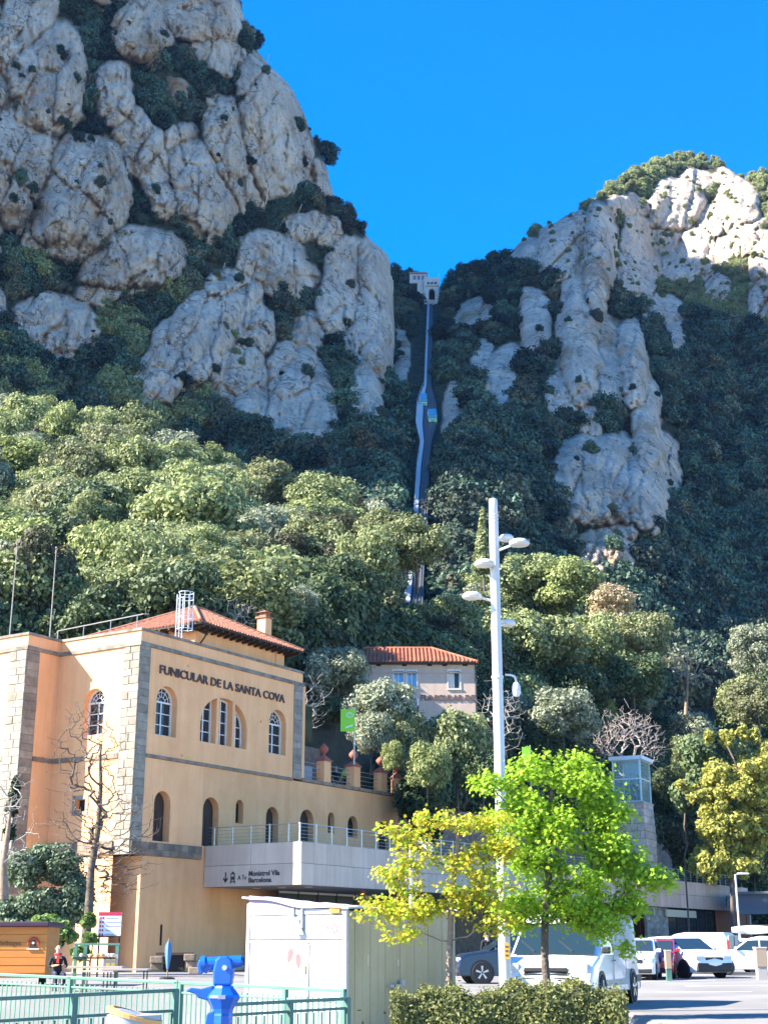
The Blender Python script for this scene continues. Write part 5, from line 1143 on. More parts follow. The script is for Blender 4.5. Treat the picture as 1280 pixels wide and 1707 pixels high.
# cypress behind the mast
b = at(806, 935, 150); CY = thing('cypress', 'narrow pointed conifer just left of the lamp mast top', 'conifer', b); k = ppm(150, b.z)
pf = [(np.array([random.uniform(-.1, .1), 0, z]), ((1.0 - z / 6.4) * .95 + .1, (1.0 - z / 6.4) * .95 + .1, .5)) for z in np.arange(-.8, 6.1, .35)]
V, F = leaf_cloud(pf, 3000, .26, 8); np_mesh('foliage', V, F, OLIVE, CY); MB().cyl((0, 0, -8), (0, 0, 5), .2, .05, 6).build('trunk', BARK, CY)
# dense shrub, low laurel and climber at the left
bs = at(95, 1600, 64); bs.z = 0
pf = px_puffs(64, bs, [(105, 1440, 45, 40), (40, 1450, 45, 45), (75, 1420, 30, 20), (140, 1510, 20, 40), (70, 1505, 60, 30), (20, 1520, 35, 30), (125, 1480, 25, 40), (30, 1550, 45, 30), (90, 1535, 55, 28), (110, 1505, 40, 30)], seed=9, per=16, pr=(.22, .36))
leafy('large_shrub', 'large glossy grey-green shrub against the left wing of the station', 'shrub', bs, pf, 34000, .11, SHRUBF, 9, targets=[p[0] for p in pf[::2]], trunk=[(0, 0, 0), (0, .1, .8), (0, .1, 1.4)], fill=.3)
bs = at(85, 1610, 56); bs.z = 0
pf = px_puffs(56, bs, [(75, 1540, 28, 20), (100, 1550, 22, 22), (120, 1560, 14, 14), (85, 1570, 26, 20)], seed=10, per=10)
leafy('laurel_bush', 'bright green low bush below the large shrub, behind the orange stall', 'bush', bs, pf, 5200, .14, leafmat('bright_laurel', (.12, .20, .04), (.22, .30, .08), .3, .1), 10)
bs = at(150, 1612, 60); bs.z = 0; pf = px_puffs(60, bs, [(148, 1535, 14, 16), (150, 1565, 16, 14), (135, 1590, 22, 14)], seed=11, per=8)
leafy('small_bush', 'small yellowish bush at the foot of the leaning bare trunk beside the directory sign', 'bush', bs, pf, 2500, .14, leafmat('bright_laurel', (.12, .20, .04), (.22, .30, .08), .3, .1), 11)
bs = at(22, 1420, 68); pf = px_puffs(68, bs, [(25, 1320, 9, 16), (20, 1350, 10, 20), (16, 1385, 9, 20), (26, 1300, 4, 10)], seed=12, per=9, pr=(.2, .4))
leafy('climbing_ivy', 'dark narrow climber hanging on the corner of the left wing', 'climbing plant', bs, pf, 1600, .16, IVYF, 12)
bs = at(690, 1420, 89); pf = px_puffs(88.5, bs, [(690, 1340, 26, 34), (712, 1375, 24, 34), (676, 1310, 12, 14), (672, 1345, 8, 24), (700, 1400, 30, 16)], seed=13, per=14, pr=(.3, .42))
leafy('ivy_mass', 'dark ivy hanging over the end of the ochre wall below the terrace posts', 'climbing plant', bs, pf, 9000, .2, IVYF, 13)
# bare trees
def bare(name, label, base, Y, trunk_px, tips, seed, bark, r_tip=.006, n_extra=2, spread=.5, group=None, sag=.05):
    b = at(base[0], base[1], Y) if base[1] else None; t = thing(name, label, 'bare tree', b, 0, group); g = random.Random(seed)
    tr = [at(x, y, Y) - b for x, y in trunk_px]; tg = []
    for x, y in tips:
        c = at(x, y, Y + g.uniform(-1.2, 1.2)) - b; tg.append(c)
        for k in range(n_extra): tg.append(c + Vector((g.gauss(0, spread), g.gauss(0, spread), g.gauss(.1, spread * .8))))
    segs, _, _ = skeleton(tr, tg, seed, r_tip, sag=sag, jitter=.035, steps=5, r_pow=2.3); skel_mesh('branches', segs, bark, t, big=.02)
    m = MB(); w = .19
    for i, (p, q) in enumerate(zip(tr[:-1], tr[1:])): m.cyl(p, q, w * (1 - i / (len(tr) - 1)) + .03, w * (1 - (i + 1) / (len(tr) - 1)) + .03 * (i < len(tr) - 2), 9, False)
    m.build('trunk', BARKT if bark is BARKP else BARK, t, smooth=True); return t
g = random.Random(21)
def ell(cx, cy, rx, ry, n, gg=g):
    out = []
    while len(out) < n:
        a, b = gg.uniform(-1, 1), gg.uniform(-1, 1)
        if a * a + b * b < 1: out.append((cx + a * rx, cy + b * ry))
    return out
bare('bare_tree', 'tall leafless tree with a leaning trunk in front of the recessed station wall', (140, 1590), 62, [(140, 1590), (148, 1520), (152, 1450), (164, 1380), (168, 1310), (167, 1260), (172, 1225)],
     ell(150, 1270, 52, 100, 90) + ell(200, 1400, 55, 90, 70) + ell(120, 1400, 55, 60, 30) + ell(190, 1460, 40, 50, 25), 22, BARK, .0095, 5, .36)
bare('pale_sapling', 'pale leafless sapling stems at the left edge before the wing', (5, 1500), 60, [(5, 1500), (6, 1440), (14, 1380), (20, 1330)], ell(20, 1330, 28, 60, 22) + ell(30, 1390, 35, 50, 16), 23, BARKP, .010, 3, .3)
bare('grey_twiggy_shrub', 'dense leafless grey-pink shrub just left of the glass lift roof', (1045, 1290), 123, [(1045, 1290), (1045, 1270)], [(1045 + 58 * math.cos(rad(a)) * r, 1262 - 72 * math.sin(rad(a)) * r) for a in range(5, 180, 5) for r in (.6, .8, .95)], 24, mat('grey_pink_twigs', (.36, .30, .27), .95), .013, 9, .55, sag=-.02)
bare('white_bare_tree', 'small pale leafless tree standing before the dark ravine on the right', (1143, 1192), 152, [(1143, 1192), (1145, 1150), (1146, 1120), (1145, 1085)], ell(1147, 1105, 32, 34, 34), 25, BARKP, .02, 2, .5)
bare('bare_shrub', 'pale leafless shrub right of the lamp mast and the upper station', (840, 1260), 96, [(840, 1260), (838, 1230)], ell(835, 1195, 35, 60, 50), 26, BARKP, .013, 4, .45)
bare('bare_shrub', 'pale leafless branches between the station corner and the silvery oak', (505, 1230), 92, [(505, 1230), (508, 1200)], ell(525, 1165, 22, 45, 34), 27, BARKP, .013, 4, .35)
bare('bare_shrub', 'leafless twigs rising behind the tiled roof beside the chimney', (400, 1060), 92, [(400, 1060), (400, 1045)], ell(385, 1025, 45, 22, 30) + [(362, 998), (420, 1010)], 28, BARKP, .012, 4, .35)

# ------------------------------------------------------------------ lamp mast and street lamps
Yp = 28.0; b = at(842, 1640, Yp); tp = at(823, 832, Yp); k28 = ppm(Yp, 5)
LM = thing('lamp_mast', 'tall white lamp mast with staggered disc lamps and a small globe camera on one arm', 'lamp post', (b.x, Yp, -.55)); H0 = tp.z + .55; r0, r1 = .118, .098
MB().cyl((0, 0, 0), (0, 0, H0 - .55), r0, r1, 20).build('pole', LAMPW, LM, smooth=True)
MB().lathe([(r1 + .004, H0 - .55), (r1 + .004, H0 - .5), (r1 - .008, H0 - .49), (r1 - .008, H0 - .47), (r1 + .006, H0 - .46), (r1 + .006, H0 - .43), (r1 - .008, H0 - .42), (r1 - .008, H0 - .40), (r1 + .006, H0 - .39), (r1 + .006, H0 - .36), (r1 - .008, H0 - .35), (r1 - .008, H0 - .33), (r1 - .004, H0 - .32), (r1 - .006, H0 - .02), (r1 - .02, H0)], (0, 0, 0), 20).build('top_cap', LAMPW, LM, smooth=True)
GREYL = mat('lamp_lens', (.52, .52, .50), .4)
def plocal(px, py, Y=Yp): return at(px, py, Y) - Vector((b.x, Yp, -.55))
for px0, px1, py, side, dy in ((833, 858.6, 892, 1, .25), (846, 881, 911, 1, -.25), (789, 823.5, 944, -1, -.2), (770, 803.5, 994, -1, .0), (837, 862, 1034, 1, .3)):
    a = plocal(px0, py); c = plocal(px1, py); cen = (a + c) / 2; cen.y = dy; rx = (c.x - a.x) / 2 * .98; pole_y = Vector((0, 0, cen.z - .06))
    d_ = (Vector((cen.x, dy, 0))).normalized(); arm0 = Vector((d_.x * .09, d_.y * .09, cen.z - .10)); arm1 = Vector((cen.x, dy, cen.z)) - d_ * (rx * .7); arm1.z = cen.z - .02
    la = MB().cyl(arm0, arm1, .028, .028, 8).build('lamp_arm', LAMPW, LM); hd = MB().lathe([(.02, -.055), (rx * .55, -.06), (rx * .9, -.045), (rx, -.01), (rx * .95, .03), (rx * .7, .07), (rx * .25, .09), (.01, .092)], (cen.x, dy, cen.z), 24).build('lamp_head', LAMPW, LM, smooth=True)
    MB().lathe([(.01, -.066), (rx * .6, -.064), (rx * .62, -.055)], (cen.x, dy, cen.z), 20).build('lens', GREYL, hd)
q = [plocal(842, 1125), plocal(852, 1125.5), plocal(858, 1128), plocal(860.5, 1136)]
for p in q: p.y = 0
MB().tube(q, .022, 8).build('camera_arm', LAMPW, LM, smooth=True); c = plocal(860.5, 1149)
MB().lathe([(.01, -.16), (.06, -.145), (.085, -.09), (.088, 0), (.085, .06), (.06, .12), (.02, .15)], (c.x, 0, c.z), 16).build('globe_camera', mat('globe_plastic', (.70, .72, .76), .25), LM, smooth=True); MB().lathe([(.09, -.015), (.092, .0), (.09, .015)], (c.x, 0, c.z - .02), 16).build('camera_ring', GREYL, LM)
MB().cyl((0, 0, c.z + .22), (0, 0, c.z + .27), .125, .125, 18).build('clamp', LAMPW, LM)
c = plocal(849, 1586); m = MB(); m.box((.035, -.112, c.z), (.09, .012, .3)); st = m.build('sticker', mat('orange_sticker', (.80, .42, .06), .5), LM)
for dz in (.08, 0, -.08): MB().box((.035, -.120, c.z + dz), (.055, .004, .035)).build('sticker_print', mat('sticker_print', (.12, .09, .05), .6), st)
def street_lamp(pxb, pyb, pxt, pyt, hx0, hx1, hy, Y, label, curved):
    bb = at(pxb, pyb, Y); z0 = ground_z(bb.x, Y); t = thing('street_lamp', label, 'street lamp', (bb.x, Y, z0)); tz = at(pxt, pyt, Y); m = MB(); h = tz.z - z0
    MB().cyl((0, 0, 0), (0, 0, h - .05), .075, .055, 10).build('pole', LAMPW, t, smooth=True); MB().cyl((0, 0, 0), (0, 0, .5), .1, .1, 10).build('base_sleeve', LAMPW, t)
    a = at(hx0, hy, Y).x - bb.x; c = at(hx1, hy, Y).x - bb.x
    if curved: MB().tube([(0, 0, h - .1), (c * .12, 0, h), (c * .4, 0, h + .03), (c * .75, 0, h - .04), (c * .95, 0, h - .16), (c, 0, h - .26)], .045, 8).build('lamp_arm', LAMPW, t, smooth=True)
    m = MB(); w = c - a; m.hexa([(a + (w * .5 if curved else 0), -.14, h - (.22 if curved else .05)), (c, -.14, h - (.3 if curved else .04)), (c, .14, h - (.3 if curved else .04)), (a + (w * .5 if curved else 0), .14, h - (.22 if curved else .05)), (a + (w * .55 if curved else .05), -.1, h - (.05 if curved else -.06)), (c - .05, -.1, h - (.18 if curved else -.05)), (c - .05, .1, h - (.18 if curved else -.05)), (a + (w * .55 if curved else .05), .1, h - (.05 if curved else -.06))]); m.build('lamp_head', LAMPW, t, bevel=.02)
street_lamp(686, 1600, 686, 1405, 683, 722, 1405, 45, 'white street lamp with a curved arm among the yellow-green leaves', True)
street_lamp(1236, 1600, 1232, 1457, 1228, 1248, 1457, 92, 'white street lamp with a flat head at the right end of the stone-clad building', False)

# ------------------------------------------------------------------ gelato kiosk
KY = 27.0; kc = at(577, 1578, KY); KA = rad(-40)
KI = thing('gelato_kiosk', 'closed white gelato kiosk with khaki ribbed side and sagging white roof sheet', 'kiosk', (kc.x, KY, -.55), rad(40) * 1)
# local frame: +x along the khaki side (right, away), +y along the white front (left, away)
KI.rotation_euler = (0, 0, math.atan2(.77, .64))
KW, KL = 2.55, 3.35; ztk = at(577, 1519, KY).z + .55; WH = mat('kiosk_white_panel', (.60, .61, .63), .45, (.54, .55, .58), 2.5, bump=.03); KH = mat('khaki_panel', (.50, .44, .27), .6, (.42, .36, .21), 1.2, bump=.05, stretch=(1, 1, .3))
m = MB(); m.box((KL / 2, KW / 2, ztk / 2), (KL - .06, KW - .06, ztk)); m.build('core', KH, KI)
n = 15
for i in range(n): MB().box(((i + .5) * KL / n, -.0, ztk / 2), (KL / n - .008, .045 + .008 * (i % 2), ztk)).build('ribbed_panel', KH, KI)
Mk = lambda u, z, d=0: (-d, u, z)
fr = MB()
for u in (0, KW): fr.mbox(Mk, u - .04, u + .04, 0, ztk + .02 + u * .06, -.02, .05)
fr.mbox(Mk, 0, KW, ztk * .76, ztk * .76 + .05, 0, .045); fr.mbox(Mk, 0, KW, ztk - .05, ztk + .04, 0, .05); fr.build('frame', WH, KI)
MB().mbox(Mk, .05, KW - .05, ztk * .79, ztk - .07, 0, .03).build('sign_panel', WH, KI)
cuts = [.05, .92, 1.62, KW - .05]
for i in range(3):
    u0, u1 = cuts[i] + .01, cuts[i + 1] - .01; p_ = MB().mbox(Mk, u0, u1, .05, ztk * .755, 0, .028 if i != 1 else .036).build('door_panel', WH, KI)
    if i != 1:
        for k in range(9): MB().mbox(Mk, u0 + .04, u1 - .04, .15 + k * ztk * .078, .152 + k * ztk * .078 + .012, .028, .034).build('shutter_slat', mat('slat_shadow', (.42, .44, .47), .5), p_)
MB().mbox(Mk, .90, .94, .1, ztk * .75, .03, .05).build('door_edge', mat('grey_edge', (.4, .4, .38), .5), KI); MB().mbox(Mk, .955, .985, 1.25, 1.4, .04, .07).build('handle', mat('brass_handle', (.35, .28, .12), .4, metal=.6), KI)
FAINT = mat('faded_pink_print', (.40, .27, .24), .6); RED = mat('strawberry_red_print', (.55, .10, .10), .6); PUR = mat('violet_print', (.20, .18, .45), .6); PNK = mat('pink_print', (.55, .13, .22), .6)
text_mesh('sign_text', 'Gelato', FAINT, KI, width=.85, height=.21, extrude=.004, bold=.0, matrix=frame_m((-.036, 1.95, ztk * .83), (0, -1, 0), (0, .0, 1)))
def disc(u, z, r, ma, name='printed_flower', petals=0, d=.034):
    m = MB()
    pts = [(u + r * (1 + (.25 * math.cos(petals * t) if petals else 0)) * math.cos(t), z + r * (1 + (.25 * math.cos(petals * t) if petals else 0)) * math.sin(t)) for t in [2 * math.pi * i / 30 for i in range(30)]]
    m.add([Mk(a, b, d) for a, b in pts], [tuple(range(30))]); return m.build(name, ma, KI)
for u, z, r in ((2.36, .93, .05), (2.13, .94, .055), (2.22, .85, .055)): disc(u, z * ztk, r, PUR, petals=5)
disc(.26, .865 * ztk, .09, PNK, petals=5); disc(.26, .865 * ztk, .035, WH, 'flower_centre', d=.037); disc(.44, .875 * ztk, .04, PNK, petals=5)
for u, z, tilt in ((1.40, .66, .35), (1.18, .62, -.1)):
    m = MB(); pts = []
    for t in [2 * math.pi * i / 20 for i in range(20)]:
        a, b_ = .07 * math.cos(t) * (1 + .35 * math.sin(t)), .14 * math.sin(t); pts.append((u + a * math.cos(tilt) - b_ * math.sin(tilt), z * ztk + a * math.sin(tilt) + b_ * math.cos(tilt)))
    m.add([Mk(a, b_, .040) for a, b_ in pts], [tuple(range(20))]); m.build('printed_strawberry', RED, KI)
for k in range(2): MB().mbox(Mk, 1.12, 1.46 - k * .1, ztk * .45 - k * .07, ztk * .45 - k * .07 + .02, .037, .041).build('printed_line', FAINT, KI)
# roof sheet: rises to the left, sags, edge hanging over
m = MB(); nxr, nyr = 10, 12; vs = []
for j in range(nyr + 1):
    for i in range(nxr + 1):
        x = -.12 + (KL + .24) * i / nxr; y = -.14 + (KW + .26) * j / nyr; vs.append((x, y, ztk + .06 + .28 * (j / nyr) ** 1.6 * (1 - .55 * i / nxr) + .03 * math.sin(i * 1.3 + j * .9)))
o_ = len(vs); vs2 = [(x, y, z - .035) for x, y, z in vs]; fs = []
idx = lambda i, j: j * (nxr + 1) + i
for j in range(nyr):
    for i in range(nxr): fs.append((idx(i, j), idx(i + 1, j), idx(i + 1, j + 1), idx(i, j + 1))); fs.append(tuple(o_ + q for q in (idx(i, j), idx(i, j + 1), idx(i + 1, j + 1), idx(i + 1, j))))
for i in range(nxr): fs.append((idx(i, 0), idx(i + 1, 0), o_ + idx(i + 1, 0), o_ + idx(i, 0))); fs.append((idx(i, nyr), idx(i + 1, nyr), o_ + idx(i + 1, nyr), o_ + idx(i, nyr)))
for j in range(nyr): fs.append((idx(0, j), idx(0, j + 1), o_ + idx(0, j + 1), o_ + idx(0, j))); fs.append((idx(nxr, j), idx(nxr, j + 1), o_ + idx(nxr, j + 1), o_ + idx(nxr, j)))
m.add(vs + vs2, fs); m.build('roof_sheet', WH, KI, smooth=True)
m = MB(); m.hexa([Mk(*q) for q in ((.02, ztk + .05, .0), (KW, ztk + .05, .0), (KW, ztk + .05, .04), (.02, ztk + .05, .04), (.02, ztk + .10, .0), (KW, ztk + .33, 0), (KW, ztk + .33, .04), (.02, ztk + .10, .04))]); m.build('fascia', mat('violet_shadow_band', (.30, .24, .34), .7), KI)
m = MB(); m.mbox(Mk, 1.05, 1.09, ztk - .3, ztk + .06, .05, .09); m.mbox(Mk, 1.28, 1.32, ztk - .14, ztk + .06, .05, .09); m.hexa([Mk(*q) for q in ((1.0, ztk - .42, .08), (1.22, ztk - .42, .14), (1.22, ztk - .42, .16), (1.0, ztk - .42, .10), (1.18, ztk - .1, .08), (1.42, ztk - .1, .14), (1.42, ztk - .1, .16), (1.18, ztk - .1, .10))]); m.build('sign_floodlight', mat('floodlight_grey', (.38, .42, .46), .5), KI)
MB().mbox(Mk, .1, .35, ztk - .03, ztk + .05, .05, .09).build('orange_strap', mat('orange_strap', (.75, .22, .03), .6), KI)
m = MB(); m.box((1.35, -.06, 1.03), (.35, .08, .05)); m.box((1.55, -.09, 1.08), (.1, .06, .1)); m.build('side_latch', mat('grey_edge', (.4, .4, .38), .5), KI)
for (x, z, w, h) in ((.12, .22, .05, .28), (.45, .38, .04, .08), (.9, .3, .06, .05), (.35, .62, .1, .02), (1.1, .55, .05, .04), (.6, 1.5, .03, .2), (1.5, 1.45, .03, .12)):
    MB().box((x, -.026, z), (w, .01, h)).build('rust_patch' if z < 1 else 'scuff_mark', mat('rust', (.16, .07, .03), .9) if z < 1 else mat('pale_scuff', (.6, .57, .45), .8), KI)

# ------------------------------------------------------------------ fences
def fence(name, label, p0, p1, ztop0, ztop1, rails_, material, post_step, bal_step, bal_r=.011, zb=-.6, post_w=.06, bal_gap=(0.0, .09)):
    p0 = Vector((p0[0], p0[1], 0)); p1 = Vector((p1[0], p1[1], 0)); L = (p1 - p0).length; d = (p1 - p0).normalized(); t = thing(name, label, 'railing', (p0.x, p0.y, zb), math.atan2(d.y, d.x))
    zt = lambda s: ztop0 + (ztop1 - ztop0) * s / L - zb
    for dz, w, h in rails_: 
        n = 1
        MB().hexa([(0, -w / 2, zt(0) + dz - h), (L, -w / 2, zt(L) + dz - h), (L, w / 2, zt(L) + dz - h), (0, w / 2, zt(0) + dz - h), (0, -w / 2, zt(0) + dz), (L, -w / 2, zt(L) + dz), (L, w / 2, zt(L) + dz), (0, w / 2, zt(0) + dz)]).build('rail', material, t, bevel=.008)
    n = max(1, round(L / post_step)); po = None
    for i in range(n + 1):
        s = min(L - post_w / 2, max(post_w / 2, L * i / n)); o = MB().box((s, 0, (zt(s) - .01) / 2), (post_w, post_w, zt(s) - .01)).build('post', material, t)
    n = int(L / bal_step); base = None
    for i in range(n):
        s = (i + .5) * L / n; h = zt(s) - bal_gap[1]
        if base is None: base = MB().box((0, 0, .5), (bal_r * 2.4, bal_r, 1.0)).build('baluster', material, t); o = base
        else: o = base.copy(); link(o)
        o.location = (s, -.0, .03); o.scale = (1, 1, h - .05)
    return t
def fp(px, Y): return ((px - 640) / FPX * Y * math.cos(TH), Y)
def zf(py, Y): return EYE - (py - 1578) * Y / 2525
YA, YB = 23.0, 18.5
fence('green_railing', 'long mint green railing with upright bars in front of the stalls, behind the telescope', fp(-40, YA), fp(300, 20.6), zf(1620, YA), zf(1635, 20.6), [(0, .06, .045), (-.14, .03, .03), (-.95, .03, .03)], GREENF, 2.0, .105)
fence('green_railing', 'mint green railing section running up to the gelato kiosk corner', fp(302, 20.5), fp(576, 18.2), zf(1635, 20.5), zf(1648, 18.2), [(0, .06, .045), (-.14, .03, .03), (-.9, .03, .03)], GREENF, 1.15, .105)
fence('green_ramp_railing', 'nearer dark green railing with a double top rail, rising towards the telescope from the left', fp(-60, 13.5), fp(300, 15.0), zf(1664, 13.5), zf(1647, 15.0), [(0, .05, .035), (-.20, .035, .03)], GREEND, 1.15, .13, zb=-.6, bal_gap=(0, .22), bal_r=.009)
fence('green_ramp_railing', 'nearer dark green railing with a double top rail, between the telescope and the kiosk', fp(378, 14.5), fp(582, 16.0), zf(1671, 14.5), zf(1661, 16.0), [(0, .05, .035), (-.10, .035, .03)], GREEND, .9, .12, bal_gap=(0, .12), bal_r=.009)

# ------------------------------------------------------------------ blue telescope
TYp = 14.0; c = at(366, 1600, TYp); kt = ppm(TYp, 1.1)
T = thing('coin_telescope', 'blue coin-operated telescope on its pedestal in front of the green railing', 'telescope', (c.x, TYp, -.55)); zc = c.z + .55
m = MB(); rr = .066
m.cyl((-.17, 0, zc - .045), (.215, 0, zc - .02), rr * .98, rr * .88, 18); m.cyl((-.175, 0, zc - .047), (-.13, 0, zc - .042), .078, .078, 18); m.cyl((.19, 0, zc - .022), (.235, 0, zc - .019), .05, .044, 16); m.build('barrel', BLUE, T, smooth=True)
MB().cyl((.233, 0, zc - .019), (.245, 0, zc - .0185), .036, .036, 14).build('objective_lens', mat('lens_black', (.01, .01, .012), .1), T)
m = MB()
m.prism([(-.19, -.055, zc - .0), (-.21, -.055, zc - .05), (-.20, -.055, zc - .115), (-.165, -.055, zc - .145), (-.15, -.055, zc - .11), (-.12, -.055, zc - .135), (-.10, -.055, zc - .10), (-.06, -.055, zc - .1), (-.06, -.055, zc - .01)], (0, .11, 0)); m.build('eyepiece_housing', BLUE, T, bevel=.012)
m = MB(); m.prism([(-.03, -.075, zc + .0), (-.055, -.075, zc - .1), (-.05, -.075, zc - .24), (.13, -.075, zc - .24), (.145, -.075, zc - .1), (.125, -.075, zc - .0), (.08, -.075, zc + .03), (.0, -.075, zc + .03)], (0, .15, 0)); m.build('yoke', BLUE, T, bevel=.02)
MB().lathe([(.024, 0), (.022, .012), (.01, .018)], (.06, -.095, zc - .075), 12, 'y').build('pivot_bolt', mat('steel_bolt', (.6, .62, .65), .3, metal=.8), T)
m = MB(); z_ = zc - .24
m.lathe([(.09, z_), (.10, z_ - .02), (.155, z_ - .085), (.165, z_ - .11), (.15, z_ - .135), (.105, z_ - .21), (.095, z_ - .25), (.1, z_ - .27), (.1, z_ - .34), (.085, z_ - .38), (.078, z_ - .6), (.075, .12), (.14, .08), (.17, .02), (.17, 0)], (.045, 0, 0), 8); m.build('pedestal', BLUE, T)
m = MB(); m.prism([(-.05, -.05, z_ + .0), (-.17, -.05, z_ - .03), (-.27, -.05, z_ - .02), (-.31, -.05, z_ - .05), (-.22, -.05, z_ - .075), (-.19, -.05, z_ - .11), (-.08, -.05, z_ - .14), (-.04, -.05, z_ - .1)], (0, .1, 0)); m.build('turning_handle', BLUE, T, bevel=.012)
m = MB(); m.prism([(-.02, -.07, z_ - .22), (-.10, -.07, z_ - .25), (-.11, -.07, z_ - .33), (-.06, -.07, z_ - .42), (-.0, -.07, z_ - .44)], (0, .13, 0)); m.build('coin_box', BLUE, T, bevel=.012); MB().box((.05, -.158, z_ - .10), (.07, .012, .035)).build('coin_plate', mat('violet_plate', (.28, .26, .62), .4), T)
# round panorama table at the bottom edge
c = at(224, 1692, 13.0); PT_ = thing('panorama_table', 'grey drum-shaped panorama table with a coloured rim plate at the bottom edge', 'panorama table', (c.x, 13.0, -.55))
zt_ = c.z + .55; MB().lathe([(.20, 0), (.20, zt_ - .3), (.23, zt_ - .05), (.24, zt_), (.23, zt_ + .0)], (0, 0, 0), 28).build('drum', mat('drum_grey', (.33, .36, .40), .5), PT_, smooth=True)
m = MB(); vs = []
for r, dz in ((.245, -.03), (.25, .005), (.235, .012), (.19, .012)):
    vs.append([(r * math.cos(2 * math.pi * i / 28), r * math.sin(2 * math.pi * i / 28), zt_ + dz - .06 * math.cos(2 * math.pi * i / 28)) for i in range(28)])
V_ = [p for row in vs for p in row]; m.add(V_, [(j * 28 + i, j * 28 + (i + 1) % 28, (j + 1) * 28 + (i + 1) % 28, (j + 1) * 28 + i) for j in range(3) for i in range(28)]); m.build('rim_plate', mat('orange_rim', (.62, .34, .12), .5), PT_)
m = MB(); m.add([(.185 * math.cos(2 * math.pi * i / 28), .185 * math.sin(2 * math.pi * i / 28), zt_ + .013 - .045 * math.cos(2 * math.pi * i / 28)) for i in range(28)], [tuple(range(28))]); m.build('map_disc', mat('map_blue', (.06, .12, .45), .4, (.5, .5, .5), 6), PT_)

# ------------------------------------------------------------------ foreground trees and hedge
def leaf_tree(name, label, base, Y, trunk_px, blobs, n_tw, n_leaf, size, fol, seed, bark, kind, trunk_r, clump=.16, leaf2=None, r_tip=.006, depth=.9, lift=0.):
    b = at(base[0], base[1], Y); b.z = -.5; t = thing(name, label, 'tree', b); g = np.random.default_rng(seed)
    tr = [at(x, y, Y) - b for x, y in trunk_px]; tr[0].z = 0; tg = []; wts = np.array([rx * ry for _, _, rx, ry in blobs], float); wts /= wts.sum()
    for i in range(n_tw):
        px, py, rx, ry = blobs[g.choice(len(blobs), p=wts)]; c = at(px, py, Y); k = ppm(Y, c.z); d = g.normal(size=3); d /= np.linalg.norm(d); r = g.random() ** .45
        tg.append(c - b + Vector((d[0] * r * rx / k, d[1] * r * (rx + ry) / 2 / k * depth, d[2] * r * ry / k)))
    segs, P, R_ = skeleton(tr, tg, seed, r_tip, sag=.06, jitter=.06, steps=4, r_pow=2.1); skel_mesh('branches', segs, bark, t, big=.015)
    m = MB()
    for i, (p, q) in enumerate(zip(tr[:-1], tr[1:])): m.cyl(p, q, trunk_r * (1 - .6 * i / (len(tr) - 1)), trunk_r * (1 - .6 * (i + 1) / (len(tr) - 1)), 12, False)
    m.build('trunk', bark, t, smooth=True)
    T_ = np.array([tuple(q) for q in tg]); k = g.integers(0, len(T_), n_leaf); off = g.normal(size=(n_leaf, 3)) * clump * np.array([1, 1, .7]); pts = T_[k] + off; pts[:, 2] += lift
    nr = off * .4 / clump + np.array([0, 0, .9]); nr /= np.linalg.norm(nr, axis=1)[:, None]
    if leaf2 is not None:
        sel = g.random(n_leaf) < leaf2[1]; V, F = shape_leaves(pts[sel], nr[sel], size, seed + 1, kind); np_mesh('foliage', V, F, leaf2[0], t); pts = pts[~sel]; nr = nr[~sel]
    V, F = shape_leaves(pts, nr, size, seed, kind); np_mesh('foliage', V, F, fol, t); return t
leaf_tree('maple_tree', 'fresh bright green maple right of the lamp mast, in front of the white van', (912, 1650), 26.0, [(912, 1690), (912, 1650), (908, 1600), (908, 1540), (912, 1480), (915, 1420), (918, 1370), (920, 1320)],
  [(900, 1290, 40, 34), (870, 1300, 40, 30), (825, 1310, 34, 18), (960, 1300, 50, 38), (1000, 1320, 28, 24), (870, 1370, 60, 40), (940, 1380, 70, 48), (1010, 1400, 45, 40), (880, 1440, 60, 45), (960, 1460, 75, 50), (1035, 1450, 45, 24), (1090, 1468, 38, 12), (1055, 1430, 24, 20), (900, 1510, 70, 34), (980, 1530, 70, 36), (1040, 1510, 30, 30), (1050, 1570, 22, 16), (870, 1540, 40, 22), (1010, 1350, 40, 30), (965, 1268, 16, 14), (905, 1262, 16, 14)],
  250, 20500, .080, LIME, 41, BARK, 'maple', .085, clump=.13)
leaf_tree('yellow_leafed_tree', 'young open tree with golden yellow new leaves in front of the kiosk', (748, 1655), 25.0, [(748, 1690), (748, 1650), (750, 1570), (752, 1510), (757, 1460), (762, 1420), (764, 1380)],
  [(700, 1400, 50, 18), (740, 1375, 60, 26), (800, 1365, 45, 24), (650, 1460, 30, 16), (690, 1450, 60, 34), (760, 1440, 60, 40), (640, 1520, 44, 22), (700, 1510, 60, 32), (765, 1500, 50, 34), (820, 1470, 40, 60), (685, 1565, 40, 14), (820, 1540, 40, 26), (650, 1385, 20, 12), (610, 1530, 22, 10), (838, 1415, 30, 36)],
  160, 7600, .072, GOLD, 42, BARKT, 'maple', .07, clump=.10, leaf2=(LIME, .28))
